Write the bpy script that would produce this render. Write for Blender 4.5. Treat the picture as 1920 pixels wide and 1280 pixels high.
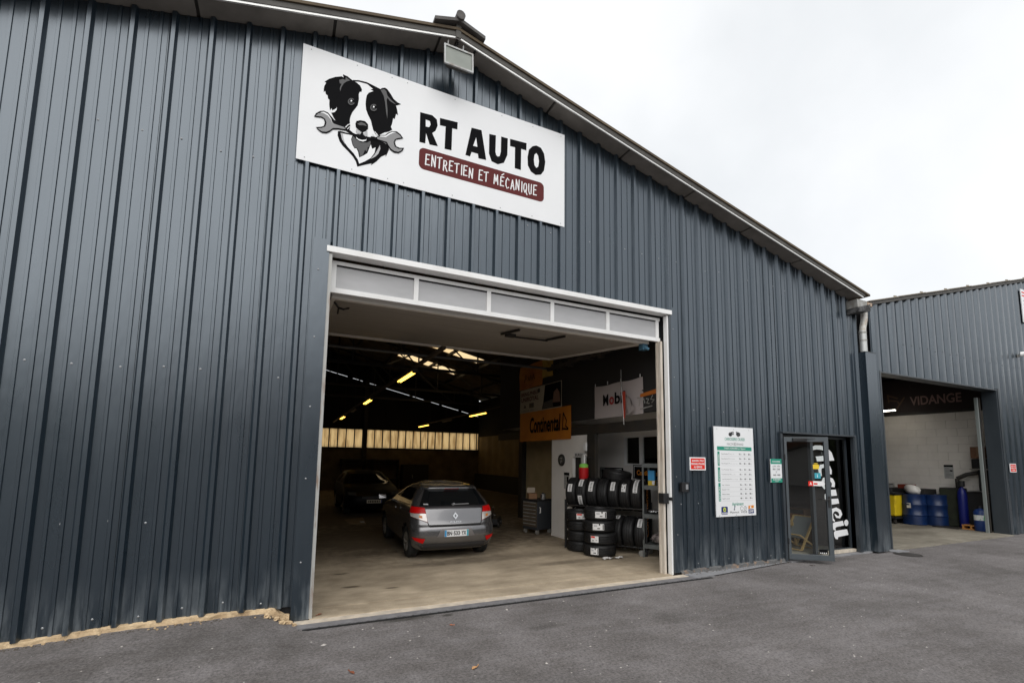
import bpy, bmesh, math, random
from mathutils import Vector, Matrix
from mathutils.geometry import tessellate_polygon
random.seed(11)
R = math.radians
for o in list(bpy.data.objects):
    bpy.data.objects.remove(o, do_unlink=True)
sc = bpy.context.scene
COL = sc.collection

# ------------------------------------------------------------------ camera
cd = bpy.data.cameras.new('camera')
cam = bpy.data.objects.new('camera', cd)
COL.objects.link(cam)
cd.sensor_width = 36.0
cd.lens = 894.95 * 36 / 1920
cd.shift_y = 121.64 / 1920
cd.clip_start = 0.05
cd.clip_end = 2000
cam.matrix_world = (Matrix.Translation((-0.327, -5.847, 1.75)) @ Matrix.Rotation(-0.4430, 4, 'Z')
                    @ Matrix.Rotation(math.pi / 2 + 0.1088, 4, 'X') @ Matrix.Rotation(0.0139, 4, 'Z'))
sc.camera = cam

# ------------------------------------------------------------------ overcast sky
SUN_EL, SUN_AZ = 46.0, 204.0          # azimuth clockwise from +y: behind the camera, a little to its left
w = bpy.data.worlds.new('World')
sc.world = w
w.use_nodes = True
nt = w.node_tree
nt.nodes.clear()
n_out = nt.nodes.new('ShaderNodeOutputWorld')
n_bg = nt.nodes.new('ShaderNodeBackground')
n_sky = nt.nodes.new('ShaderNodeTexSky')
n_sky.sky_type = 'NISHITA'
n_sky.sun_disc = False
n_sky.sun_elevation = R(SUN_EL)
n_sky.sun_rotation = R(SUN_AZ)
n_tc = nt.nodes.new('ShaderNodeTexCoord')
n_ns = nt.nodes.new('ShaderNodeTexNoise')
n_ns.inputs['Scale'].default_value = 2.2
n_ns.inputs['Detail'].default_value = 6
n_ns.inputs['Roughness'].default_value = 0.5
n_rp = nt.nodes.new('ShaderNodeValToRGB')
n_rp.color_ramp.elements[0].position = 0.34
n_rp.color_ramp.elements[0].color = (7.8, 8.0, 8.15, 1)
n_rp.color_ramp.elements[1].position = 0.60
n_rp.color_ramp.elements[1].color = (9.2, 9.3, 9.4, 1)
n_mx = nt.nodes.new('ShaderNodeMixRGB')
n_mx.inputs[0].default_value = 0.90
nt.links.new(n_tc.outputs['Generated'], n_ns.inputs['Vector'])
nt.links.new(n_ns.outputs['Fac'], n_rp.inputs['Fac'])
nt.links.new(n_sky.outputs['Color'], n_mx.inputs[1])
nt.links.new(n_rp.outputs['Color'], n_mx.inputs[2])
nt.links.new(n_mx.outputs['Color'], n_bg.inputs['Color'])
n_bg.inputs['Strength'].default_value = 0.090
nt.links.new(n_bg.outputs['Background'], n_out.inputs['Surface'])

sl = bpy.data.lights.new('sun', 'SUN')
sun = bpy.data.objects.new('sun', sl)
COL.objects.link(sun)
sl.energy = 1.5
sl.angle = R(75)
sl.color = (1.0, 0.97, 0.93)
_az = R(SUN_AZ)
sun_dir = Vector((math.sin(_az) * math.cos(R(SUN_EL)), math.cos(_az) * math.cos(R(SUN_EL)), math.sin(R(SUN_EL))))
sun.rotation_euler = sun_dir.to_track_quat('Z', 'Y').to_euler()

sc.view_settings.view_transform = 'Standard'
sc.view_settings.look = 'None'
sc.view_settings.exposure = 0.43
sc.view_settings.gamma = 1.0
sc.view_settings.use_curve_mapping = False
sc.render.engine = 'CYCLES'
sc.cycles.max_bounces = 7
sc.cycles.transparent_max_bounces = 12

# ------------------------------------------------------------------ materials
def M(name, col, rough=0.6, metal=0.0, spec=0.5, ior=1.5, col2=None, scale=(6, 6, 6), detail=5, lo=0.35, hi=0.65,
      bump=0.0, bscale=None, trans=0.0, emit=None, estr=0.0, alpha=1.0, rvar=0.0, obj=False, coat=0.0):
    m = bpy.data.materials.new(name)
    m.use_nodes = True
    t = m.node_tree
    b = t.nodes['Principled BSDF']
    b.inputs['Base Color'].default_value = (*col, 1)
    b.inputs['Roughness'].default_value = rough
    b.inputs['Metallic'].default_value = metal
    b.inputs['Specular IOR Level'].default_value = spec
    b.inputs['IOR'].default_value = ior
    b.inputs['Coat Weight'].default_value = coat
    b.inputs['Transmission Weight'].default_value = trans
    b.inputs['Alpha'].default_value = alpha
    if emit:
        b.inputs['Emission Color'].default_value = (*emit, 1)
        b.inputs['Emission Strength'].default_value = estr
    if col2 or bump or rvar:
        if obj:
            g = t.nodes.new('ShaderNodeTexCoord'); src = g.outputs['Object']
        else:
            g = t.nodes.new('ShaderNodeNewGeometry'); src = g.outputs['Position']
        mp = t.nodes.new('ShaderNodeMapping')
        mp.inputs['Scale'].default_value = scale
        t.links.new(src, mp.inputs['Vector'])
        n = t.nodes.new('ShaderNodeTexNoise')
        n.inputs['Scale'].default_value = 1
        n.inputs['Detail'].default_value = detail
        n.inputs['Roughness'].default_value = 0.6
        t.links.new(mp.outputs['Vector'], n.inputs['Vector'])
        if col2:
            r = t.nodes.new('ShaderNodeValToRGB')
            r.color_ramp.elements[0].position = lo
            r.color_ramp.elements[0].color = (*col, 1)
            r.color_ramp.elements[1].position = hi
            r.color_ramp.elements[1].color = (*col2, 1)
            t.links.new(n.outputs['Fac'], r.inputs['Fac'])
            t.links.new(r.outputs['Color'], b.inputs['Base Color'])
        if rvar:
            mr = t.nodes.new('ShaderNodeMapRange')
            mr.inputs['To Min'].default_value = max(0.02, rough - rvar)
            mr.inputs['To Max'].default_value = min(1, rough + rvar)
            t.links.new(n.outputs['Fac'], mr.inputs['Value'])
            t.links.new(mr.outputs['Result'], b.inputs['Roughness'])
        if bump:
            n2 = n
            if bscale:
                mp2 = t.nodes.new('ShaderNodeMapping')
                mp2.inputs['Scale'].default_value = bscale
                t.links.new(src, mp2.inputs['Vector'])
                n2 = t.nodes.new('ShaderNodeTexNoise')
                n2.inputs['Scale'].default_value = 1
                n2.inputs['Detail'].default_value = 4
                t.links.new(mp2.outputs['Vector'], n2.inputs['Vector'])
            bp = t.nodes.new('ShaderNodeBump')
            bp.inputs['Strength'].default_value = bump
            bp.inputs['Distance'].default_value = 0.02
            t.links.new(n2.outputs['Fac'], bp.inputs['Height'])
            t.links.new(bp.outputs['Normal'], b.inputs['Normal'])
    return m


def cladding_material(name, dust=1.0, IOR=2.05):
    """blue grey coated steel: faint vertical streaks, dust and scuffs splashed up from the ground"""
    m = bpy.data.materials.new(name)
    m.use_nodes = True
    t = m.node_tree
    L = t.links.new
    b = t.nodes['Principled BSDF']
    b.inputs['IOR'].default_value = IOR
    b.inputs['Specular Tint'].default_value = (0.87, 0.965, 1.06, 1)
    b.inputs['Specular IOR Level'].default_value = 0.5
    g = t.nodes.new('ShaderNodeNewGeometry')
    def noise(scale, detail=5, rough=0.6):
        mp = t.nodes.new('ShaderNodeMapping'); mp.inputs['Scale'].default_value = scale
        L(g.outputs['Position'], mp.inputs['Vector'])
        n = t.nodes.new('ShaderNodeTexNoise'); n.inputs['Scale'].default_value = 1
        n.inputs['Detail'].default_value = detail; n.inputs['Roughness'].default_value = rough
        L(mp.outputs['Vector'], n.inputs['Vector'])
        return n.outputs['Fac']
    def ramp(f, a, c, ca=(0, 0, 0), cb=(1, 1, 1)):
        r = t.nodes.new('ShaderNodeValToRGB')
        r.color_ramp.elements[0].position = a; r.color_ramp.elements[0].color = (*ca, 1)
        r.color_ramp.elements[1].position = c; r.color_ramp.elements[1].color = (*cb, 1)
        L(f, r.inputs['Fac']); return r.outputs['Color']
    def math_(op, a, c):
        n = t.nodes.new('ShaderNodeMath'); n.operation = op; n.use_clamp = True
        for i, v in enumerate((a, c)):
            if isinstance(v, (int, float)): n.inputs[i].default_value = v
            else: L(v, n.inputs[i])
        return n.outputs[0]
    def mix(f, a, c):
        n = t.nodes.new('ShaderNodeMixRGB')
        for i, v in zip((0, 1, 2), (f, a, c)):
            if isinstance(v, tuple): n.inputs[i].default_value = (*v, 1)
            elif isinstance(v, (int, float)): n.inputs[i].default_value = v
            else: L(v, n.inputs[i])
        return n.outputs['Color']
    streak = noise((14, 14, 0.35))
    base = ramp(streak, 0.3, 0.72, (0.005, 0.012, 0.019), (0.009, 0.017, 0.025))
    sep = t.nodes.new('ShaderNodeSeparateXYZ'); L(g.outputs['Position'], sep.inputs['Vector'])
    mr = t.nodes.new('ShaderNodeMapRange')
    mr.inputs['From Min'].default_value = 0.62; mr.inputs['From Max'].default_value = 0.05
    L(sep.outputs['Z'], mr.inputs['Value'])
    low = mr.outputs['Result']
    dusty = ramp(noise((9, 9, 1.3), 7, 0.7), 0.44, 0.75)
    f = math_('MULTIPLY', math_('MULTIPLY', low, dusty), 0.8 * dust)
    c1 = mix(f, base, (0.20, 0.22, 0.23))
    scuff = ramp(noise((26, 26, 5), 6, 0.7), 0.70, 0.78)
    c2 = mix(math_('MULTIPLY', scuff, 0.5), c1, (0.16, 0.17, 0.18))
    L(c2, b.inputs['Base Color'])
    rr = t.nodes.new('ShaderNodeMapRange')
    rr.inputs['To Min'].default_value = 0.22; rr.inputs['To Max'].default_value = 0.36
    L(noise((3, 3, 0.8)), rr.inputs['Value'])
    L(math_('ADD', rr.outputs['Result'], math_('MULTIPLY', f, 0.6)), b.inputs['Roughness'])
    bp = t.nodes.new('ShaderNodeBump'); bp.inputs['Strength'].default_value = 0.16; bp.inputs['Distance'].default_value = 0.03
    L(noise((3.2, 3.2, 1.1), 3), bp.inputs['Height']); L(bp.outputs['Normal'], b.inputs['Normal'])
    return m


def ground_material(name, c0, c1, spots, grain=110, patch=(0.7, 0.7, 0.7), spot_col=(0.03, 0.028, 0.022), rough=0.9, bump=0.5,
                    patch_dark=0.64):
    """asphalt / concrete: fine grain, broad uneven patches and dark spots set by place and size: stains, and indoor dimness painted in"""
    m = bpy.data.materials.new(name)
    m.use_nodes = True
    t = m.node_tree
    L = t.links.new
    b = t.nodes['Principled BSDF']
    b.inputs['Roughness'].default_value = rough
    b.inputs['Specular IOR Level'].default_value = 0.3
    g = t.nodes.new('ShaderNodeNewGeometry')
    pos = g.outputs['Position']
    def noise(scale, detail, rg=0.6):
        mp = t.nodes.new('ShaderNodeMapping'); mp.inputs['Scale'].default_value = scale
        L(pos, mp.inputs['Vector'])
        n = t.nodes.new('ShaderNodeTexNoise'); n.inputs['Scale'].default_value = 1
        n.inputs['Detail'].default_value = detail; n.inputs['Roughness'].default_value = rg
        L(mp.outputs['Vector'], n.inputs['Vector']); return n.outputs['Fac']
    gr = noise((grain,) * 3, 9, 0.85)
    r = t.nodes.new('ShaderNodeValToRGB')
    r.color_ramp.elements[0].position = 0.32; r.color_ramp.elements[0].color = (*c0, 1)
    r.color_ramp.elements[1].position = 0.68; r.color_ramp.elements[1].color = (*c1, 1)
    L(gr, r.inputs['Fac'])
    col = r.outputs['Color']
    def mul(c, f):
        n = t.nodes.new('ShaderNodeMixRGB'); n.blend_type = 'MULTIPLY'; n.inputs[0].default_value = 1
        L(c, n.inputs[1]); L(f, n.inputs[2]); return n.outputs['Color']
    for sc_, dk in ((patch, patch_dark), ((patch[0] * 4.2, patch[1] * 4.2, patch[2]), 0.80), ((patch[0] * 1.3, patch[1] * 14, 1), 0.86)):
        r2 = t.nodes.new('ShaderNodeValToRGB')
        r2.color_ramp.elements[0].position = 0.33; r2.color_ramp.elements[0].color = (dk, dk * 0.99, dk * 0.97, 1)
        r2.color_ramp.elements[1].position = 0.64; r2.color_ramp.elements[1].color = (1, 1, 1, 1)
        L(noise(sc_, 6), r2.inputs['Fac'])
        col = mul(col, r2.outputs['Color'])
    # pale chips
    r3 = t.nodes.new('ShaderNodeValToRGB')
    r3.color_ramp.elements[0].position = 0.765; r3.color_ramp.elements[0].color = (0, 0, 0, 1)
    r3.color_ramp.elements[1].position = 0.785; r3.color_ramp.elements[1].color = (1, 1, 1, 1)
    L(noise((31, 31, 31), 2, 0.5), r3.inputs['Fac'])
    mx = t.nodes.new('ShaderNodeMixRGB'); mx.inputs[2].default_value = (0.5, 0.48, 0.46, 1)
    L(r3.outputs['Color'], mx.inputs[0]); L(col, mx.inputs[1]); col = mx.outputs['Color']
    wob = noise((5, 5, 5), 4)
    for (x, y, rx, ry, s) in spots:
        mp = t.nodes.new('ShaderNodeMapping')
        mp.inputs['Location'].default_value = (-x / rx, -y / ry, 0)
        mp.inputs['Scale'].default_value = (1 / rx, 1 / ry, 0)
        L(pos, mp.inputs['Vector'])
        ln = t.nodes.new('ShaderNodeVectorMath'); ln.operation = 'LENGTH'
        L(mp.outputs['Vector'], ln.inputs[0])
        ad = t.nodes.new('ShaderNodeMath'); ad.operation = 'ADD'
        L(ln.outputs['Value'], ad.inputs[0]); L(wob, ad.inputs[1])
        mr = t.nodes.new('ShaderNodeMapRange')
        mr.inputs['From Min'].default_value = 1.75; mr.inputs['From Max'].default_value = 1.0
        mr.inputs['To Max'].default_value = s
        L(ad.outputs[0], mr.inputs['Value'])
        mx = t.nodes.new('ShaderNodeMixRGB'); mx.inputs[2].default_value = (*spot_col, 1)
        L(mr.outputs['Result'], mx.inputs[0]); L(col, mx.inputs[1]); col = mx.outputs['Color']
    L(col, b.inputs['Base Color'])
    bp = t.nodes.new('ShaderNodeBump'); bp.inputs['Strength'].default_value = bump; bp.inputs['Distance'].default_value = 0.006
    L(gr, bp.inputs['Height']); L(bp.outputs['Normal'], b.inputs['Normal'])
    return m


def translucent(name, col, col2, scale):
    m = bpy.data.materials.new(name)
    m.use_nodes = True
    t = m.node_tree
    L = t.links.new
    t.nodes.remove(t.nodes['Principled BSDF'])
    out = t.nodes['Material Output']
    tr = t.nodes.new('ShaderNodeBsdfTranslucent')
    df = t.nodes.new('ShaderNodeBsdfDiffuse'); df.inputs['Color'].default_value = (*[c * 0.4 for c in col], 1)
    g = t.nodes.new('ShaderNodeNewGeometry')
    mp = t.nodes.new('ShaderNodeMapping'); mp.inputs['Scale'].default_value = scale
    L(g.outputs['Position'], mp.inputs['Vector'])
    n = t.nodes.new('ShaderNodeTexNoise'); n.inputs['Scale'].default_value = 1; n.inputs['Detail'].default_value = 6
    L(mp.outputs['Vector'], n.inputs['Vector'])
    r = t.nodes.new('ShaderNodeValToRGB')
    r.color_ramp.elements[0].position = 0.36; r.color_ramp.elements[0].color = (*col2, 1)
    r.color_ramp.elements[1].position = 0.56; r.color_ramp.elements[1].color = (*col, 1)
    L(n.outputs['Fac'], r.inputs['Fac']); L(r.outputs['Color'], tr.inputs['Color'])
    mx = t.nodes.new('ShaderNodeMixShader'); mx.inputs[0].default_value = 0.10
    L(tr.outputs[0], mx.inputs[1]); L(df.outputs[0], mx.inputs[2]); L(mx.outputs[0], out.inputs['Surface'])
    return m


def glass(name, tint=(0.9, 0.95, 0.93), rough=0.0):
    m = bpy.data.materials.new(name)
    m.use_nodes = True
    t = m.node_tree
    L = t.links.new
    t.nodes.remove(t.nodes['Principled BSDF'])
    out = t.nodes['Material Output']
    tr = t.nodes.new('ShaderNodeBsdfTransparent'); tr.inputs['Color'].default_value = (*tint, 1)
    gl = t.nodes.new('ShaderNodeBsdfGlossy'); gl.inputs['Roughness'].default_value = rough
    fr = t.nodes.new('ShaderNodeFresnel'); fr.inputs['IOR'].default_value = 1.8
    mx = t.nodes.new('ShaderNodeMixShader')
    L(fr.outputs[0], mx.inputs[0]); L(tr.outputs[0], mx.inputs[1]); L(gl.outputs[0], mx.inputs[2]); L(mx.outputs[0], out.inputs['Surface'])
    return m


m_clad = cladding_material('blue_grey_coated_steel')
m_clad2 = cladding_material('blue_grey_coated_steel_annex', 0.6, 1.9)
m_trim = M('blue_grey_trim', (0.022, 0.030, 0.038), 0.42, ior=1.7, col2=(0.034, 0.043, 0.052), scale=(4, 4, 1))
m_core = M('dark_liner', (0.012, 0.012, 0.013), 0.9)
m_white = M('white_coated_aluminium', (0.86, 0.86, 0.85), 0.4, col2=(0.78, 0.77, 0.75), scale=(3, 3, 3), lo=0.45, hi=0.7)
m_board = M('white_sign_panel', (0.84, 0.85, 0.86), 0.35, col2=(0.80, 0.81, 0.82), scale=(1, 1, 1))
m_cream = M('cream_painted_timber', (0.62, 0.55, 0.45), 0.7, col2=(0.38, 0.33, 0.27), scale=(12, 12, 1.2), lo=0.42, hi=0.72)
m_galv = M('galvanised_steel', (0.36, 0.37, 0.37), 0.5, 0.6, col2=(0.22, 0.20, 0.18), scale=(14, 14, 3), lo=0.4, hi=0.7)
m_lead = M('old_zinc', (0.42, 0.42, 0.40), 0.55, 0.4, col2=(0.24, 0.22, 0.19), scale=(9, 9, 4), lo=0.4, hi=0.7)
m_soffit = M('soffit_board', (0.27, 0.25, 0.225), 0.85, col2=(0.20, 0.185, 0.165), scale=(3, 3, 3))
m_fascia = M('weathered_fascia', (0.10, 0.095, 0.085), 0.7, col2=(0.06, 0.055, 0.05), scale=(2, 6, 6))
m_ridge = M('dull_ridge_tile', (0.12, 0.115, 0.11), 0.8, col2=(0.07, 0.065, 0.06), scale=(9, 9, 9))
m_dark = M('dark_void', (0.010, 0.010, 0.010), 0.9)
m_black = M('black_paint', (0.014, 0.014, 0.015), 0.5)
m_steel_dark = M('dark_painted_steel', (0.020, 0.019, 0.018), 0.6, col2=(0.034, 0.028, 0.022), scale=(3, 3, 3))
m_roofu = M('dark_roof_sheet', (0.14, 0.105, 0.065), 0.85, col2=(0.07, 0.052, 0.033), scale=(2, 2, 2))
m_backw = M('dingy_block_wall', (0.20, 0.155, 0.095), 0.9, col2=(0.10, 0.08, 0.05), scale=(1.4, 1.4, 1.4), bump=0.3)
m_plaster = M('white_rendered_wall', (0.86, 0.83, 0.79), 0.9, col2=(0.78, 0.75, 0.71), scale=(1.2, 1.2, 1.2), bump=0.25, bscale=(40, 40, 40))
m_plaster_y = M('lamp_yellow_wall', (0.55, 0.43, 0.24), 0.9, col2=(0.42, 0.33, 0.18), scale=(1.6, 1.6, 1.6), bump=0.2)  # plaster with the warm lamplight of the recess mixed into its colour
m_mezz = M('charcoal_board', (0.022, 0.020, 0.019), 0.8)
m_foam = M('ochre_mortar', (0.66, 0.50, 0.31), 0.95, col2=(0.40, 0.28, 0.16), scale=(9, 9, 9), bump=0.8, bscale=(30, 30, 30))
m_screw = M('grey_screw_head', (0.35, 0.36, 0.37), 0.5, 0.5)
m_screwd = M('dark_screw_head', (0.03, 0.03, 0.032), 0.6)
m_ply = M('ply_door_panel', (0.44, 0.40, 0.35), 0.8, col2=(0.30, 0.27, 0.235), scale=(1.2, 60, 10), lo=0.35, hi=0.7)
m_plyd = M('ply_door_frame', (0.86, 0.82, 0.76), 0.7)
m_frost = M('frosted_acrylic', (0.47, 0.47, 0.48), 0.3, col2=(0.39, 0.39, 0.395), scale=(1.5, 1.5, 5), lo=0.3, hi=0.7)
m_sky_sheet = translucent('yellowed_rooflight', (0.92, 0.68, 0.38), (0.80, 0.56, 0.28), (1, 8, 1))
m_band_sheet = translucent('grimy_wall_light', (0.88, 0.60, 0.28), (0.45, 0.27, 0.11), (5, 5, 0.9))
m_tube = M('warm_tube', (0.8, 0.7, 0.3), 0.5, emit=(1.0, 0.56, 0.08), estr=3.4)
m_tube_off = M('unlit_tube', (0.25, 0.21, 0.15), 0.5)
m_lampw = M('white_tube', (0.8, 0.8, 0.8), 0.5, emit=(1.0, 0.93, 0.8), estr=13.0)
m_glass = glass('clear_glass')
m_gdark = M('dark_glass', (0.006, 0.007, 0.008), 0.06, spec=0.5)
m_ink = M('black_print', (0.003, 0.003, 0.004), 0.8, spec=0.12)
m_grey5 = M('grey_print', (0.23, 0.23, 0.235), 0.5)
m_grey2 = M('dark_grey_print', (0.06, 0.06, 0.062), 0.5)
m_greyl = M('light_grey_print', (0.45, 0.45, 0.46), 0.5)
m_wprint = M('white_print', (0.82, 0.82, 0.82), 0.5)
m_maroon = M('maroon_print', (0.115, 0.022, 0.022), 0.7, spec=0.2)
m_red = M('red_print', (0.72, 0.035, 0.02), 0.6, spec=0.2)
m_green = M('green_print', (0.02, 0.28, 0.19), 0.45)
m_navy = M('navy_print', (0.015, 0.03, 0.16), 0.45)
m_lime = M('lime_print', (0.65, 0.70, 0.05), 0.45)
m_orange = M('orange_print', (0.75, 0.26, 0.02), 0.5)
m_blue = M('blue_print', (0.03, 0.30, 0.62), 0.45)
m_teal = M('teal_print', (0.05, 0.36, 0.45), 0.45)
m_yel = M('yellow_print', (0.80, 0.55, 0.03), 0.45)
m_rubber = M('tyre_rubber', (0.012, 0.016, 0.017), 0.7, spec=0.4, col2=(0.026, 0.025, 0.025), scale=(8, 8, 8))
m_paper = M('tyre_label_paper', (0.72, 0.71, 0.70), 0.6)

# ------------------------------------------------------------------ mesh helpers
class MB:
    def __init__(s):
        s.v = []; s.f = []; s.m = []; s.mats = []
    def mi(s, mat):
        if mat is None: return 0
        if mat not in s.mats: s.mats.append(mat)
        return s.mats.index(mat)
    def add(s, vs, fs, mat=None):
        o = len(s.v); k = s.mi(mat)
        s.v += [tuple(v) for v in vs]
        for f in fs:
            s.f.append(tuple(o + i for i in f)); s.m.append(k)
    def box(s, x0, x1, y0, y1, z0, z1, mat=None):
        vs = [(x, y, z) for z in (z0, z1) for y in (y0, y1) for x in (x0, x1)]
        s.add(vs, [(0, 2, 3, 1), (4, 5, 7, 6), (0, 1, 5, 4), (2, 6, 7, 3), (0, 4, 6, 2), (1, 3, 7, 5)], mat)
    def bar(s, p, q, w, h=None, up=(0, 0, 1), mat=None):
        p = Vector(p); q = Vector(q); h = h or w
        d = (q - p).normalized()
        u = Vector(up)
        if abs(d.dot(u)) > 0.98: u = Vector((1, 0, 0))
        a = d.cross(u).normalized() * (w / 2); b = a.cross(d).normalized() * (h / 2)
        vs = [c + i * a + j * b for c in (p, q) for i, j in ((-1, -1), (1, -1), (1, 1), (-1, 1))]
        s.add(vs, [(0, 1, 2, 3), (7, 6, 5, 4), (0, 4, 5, 1), (1, 5, 6, 2), (2, 6, 7, 3), (3, 7, 4, 0)], mat)
    def tube(s, pts, r, n=10, mat=None, cap=True):
        pts = [Vector(p) for p in pts]; rings = []
        for i, p in enumerate(pts):
            d = (pts[min(i + 1, len(pts) - 1)] - pts[max(i - 1, 0)]).normalized()
            u = Vector((0, 0, 1)) if abs(d.z) < 0.9 else Vector((1, 0, 0))
            a = d.cross(u).normalized(); b = a.cross(d)
            rr = r[i] if isinstance(r, (list, tuple)) else r
            rings.append([p + rr * (math.cos(k * 2 * math.pi / n) * a + math.sin(k * 2 * math.pi / n) * b) for k in range(n)])
        vs = [v for g in rings for v in g]; fs = []
        for i in range(len(rings) - 1):
            for k in range(n):
                a, b = i * n + k, i * n + (k + 1) % n
                fs.append((a, b, b + n, a + n))
        if cap:
            fs.append(tuple(range(n - 1, -1, -1))); fs.append(tuple(range(len(vs) - n, len(vs))))
        s.add(vs, fs, mat)
    def lathe(s, prof, n=32, o=(0, 0, 0), mat=None, close=False):
        """prof: (r, z) list turned about z"""
        vs = []; fs = []; m = len(prof)
        for k in range(n):
            a = 2 * math.pi * k / n
            for r_, z in prof: vs.append((o[0] + r_ * math.cos(a), o[1] + r_ * math.sin(a), o[2] + z))
        for k in range(n):
            k2 = (k + 1) % n
            for i in range(m - 1 + (1 if close else 0)):
                j = (i + 1) % m
                fs.append((k * m + i, k2 * m + i, k2 * m + j, k * m + j))
        s.add(vs, fs, mat)
    def poly(s, pts, fr, d=0.0, mat=None, hole=None, thick=0.0):
        """flat polygon (u, v) in frame fr at offset d along its normal"""
        loops = [[Vector((p[0], p[1], 0)) for p in pts]]
        if hole: loops.append([Vector((p[0], p[1], 0)) for p in hole])
        tris = tessellate_polygon(loops)
        al = [p for l in loops for p in l]
        vs = [fr @ Vector((p.x, p.y, d)) for p in al]
        nrm = fr.to_3x3() @ Vector((0, 0, 1))
        out = []
        for t_ in tris:
            a, b, c = [vs[i] for i in t_]
            out.append(t_ if (b - a).cross(c - a).dot(nrm) > 0 else tuple(reversed(t_)))
        s.add(vs, out, mat)
    def build(s, name, mat=None, parent=None, smooth=False, bevel=0.0, loc=None, seg=2):
        me = bpy.data.meshes.new(name)
        me.from_pydata(s.v, [], s.f)
        for m in (s.mats if s.mats else [mat]): me.materials.append(m)
        if s.mats:
            if mat is not None and mat not in s.mats: pass
            me.polygons.foreach_set('material_index', s.m)
        if smooth:
            me.polygons.foreach_set('use_smooth', [True] * len(me.polygons))
        me.update()
        o = bpy.data.objects.new(name, me)
        COL.objects.link(o)
        if parent is not None: o.parent = parent
        if loc: o.location = loc
        if bevel:
            b = o.modifiers.new('bevel', 'BEVEL'); b.width = bevel; b.segments = seg; b.limit_method = 'ANGLE'; b.angle_limit = R(40)
        if smooth:
            try: me.set_sharp_from_angle(angle=R(40))
            except Exception: pass
        return o

def frame(o, right, up):
    r_ = Vector(right).normalized(); u = Vector(up).normalized(); n = r_.cross(u)
    m = Matrix.Identity(4)
    for i in range(3):
        m[i][0] = r_[i]; m[i][1] = u[i]; m[i][2] = n[i]; m[i][3] = o[i]
    return m

def tag(o, label, cat, group=None):
    o['label'] = label; o['category'] = cat
    if group: o['group'] = group
    return o
def thing(name, label, cat, loc=(0, 0, 0), rz=0.0, group=None):
    o = bpy.data.objects.new(name, None)
    COL.objects.link(o)
    o.location = loc; o.rotation_euler = (0, 0, rz)
    o.empty_display_size = 0.2
    return tag(o, label, cat, group)
def struct(o):
    o['kind'] = 'structure'; return o
def copy_tree(o, parent=None):
    c = o.copy(); COL.objects.link(c)
    if parent is not None: c.parent = parent
    for ch in list(o.children): copy_tree(ch, c)
    return c
def local(parent):
    """matrix from world to the parent's local space"""
    return (Matrix.Translation(parent.location) @ parent.rotation_euler.to_matrix().to_4x4()).inverted()

_fc = {}
def text_geo(s, bold=0.0, shear=0.0, spacing=1.0):
    key = (s, bold, shear, spacing)
    if key in _fc: return _fc[key]
    cu = bpy.data.curves.new('t', 'FONT')
    cu.body = s; cu.size = 1.0; cu.offset = bold; cu.shear = shear; cu.space_character = spacing; cu.resolution_u = 3
    o = bpy.data.objects.new('t', cu); COL.objects.link(o)
    dg = bpy.context.evaluated_depsgraph_get()
    me = bpy.data.meshes.new_from_object(o.evaluated_get(dg))
    vs = [tuple(v.co) for v in me.vertices]; fs = [tuple(p.vertices) for p in me.polygons]
    bpy.data.objects.remove(o); bpy.data.curves.remove(cu); bpy.data.meshes.remove(me)
    if not vs: vs = [(0, 0, 0)]
    x0 = min(v[0] for v in vs); x1 = max(v[0] for v in vs); y0 = min(v[1] for v in vs); y1 = max(v[1] for v in vs)
    _fc[key] = (vs, fs, x0, x1, y0, y1)
    return _fc[key]
def put_text(mb, s, fr, u0, v0, u1, v1, d, mat, bold=0.0, shear=0.0, keep=None, spacing=1.0):
    """fit the words into the box (u0,v0)-(u1,v1) of the frame; keep='l'/'c' keeps the letters' proportions"""
    vs, fs, x0, x1, y0, y1 = text_geo(s, bold, shear, spacing)
    sx = (u1 - u0) / max(1e-6, x1 - x0); sy = (v1 - v0) / max(1e-6, y1 - y0); off = 0
    if keep:
        sx2 = min(sx, sy * 1.0); off = 0 if keep == 'l' else ((u1 - u0) - sx2 * (x1 - x0)) / 2; sx = sx2
    mb.add([fr @ Vector((u0 + off + (v[0] - x0) * sx, v0 + (v[1] - y0) * sy, d)) for v in vs], fs, mat)
def put_rect(mb, fr, u0, v0, u1, v1, d, mat):
    mb.add([fr @ Vector(p) for p in ((u0, v0, d), (u1, v0, d), (u1, v1, d), (u0, v1, d))], [(0, 1, 2, 3)], mat)
def put_slab(mb, fr, u0, v0, u1, v1, d0, d1, mat):
    vs = [fr @ Vector((u, v, d)) for d in (d0, d1) for v in (v0, v1) for u in (u0, u1)]
    mb.add(vs, [(0, 2, 3, 1), (4, 5, 7, 6), (0, 1, 5, 4), (2, 6, 7, 3), (0, 4, 6, 2), (1, 3, 7, 5)], mat)
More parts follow.
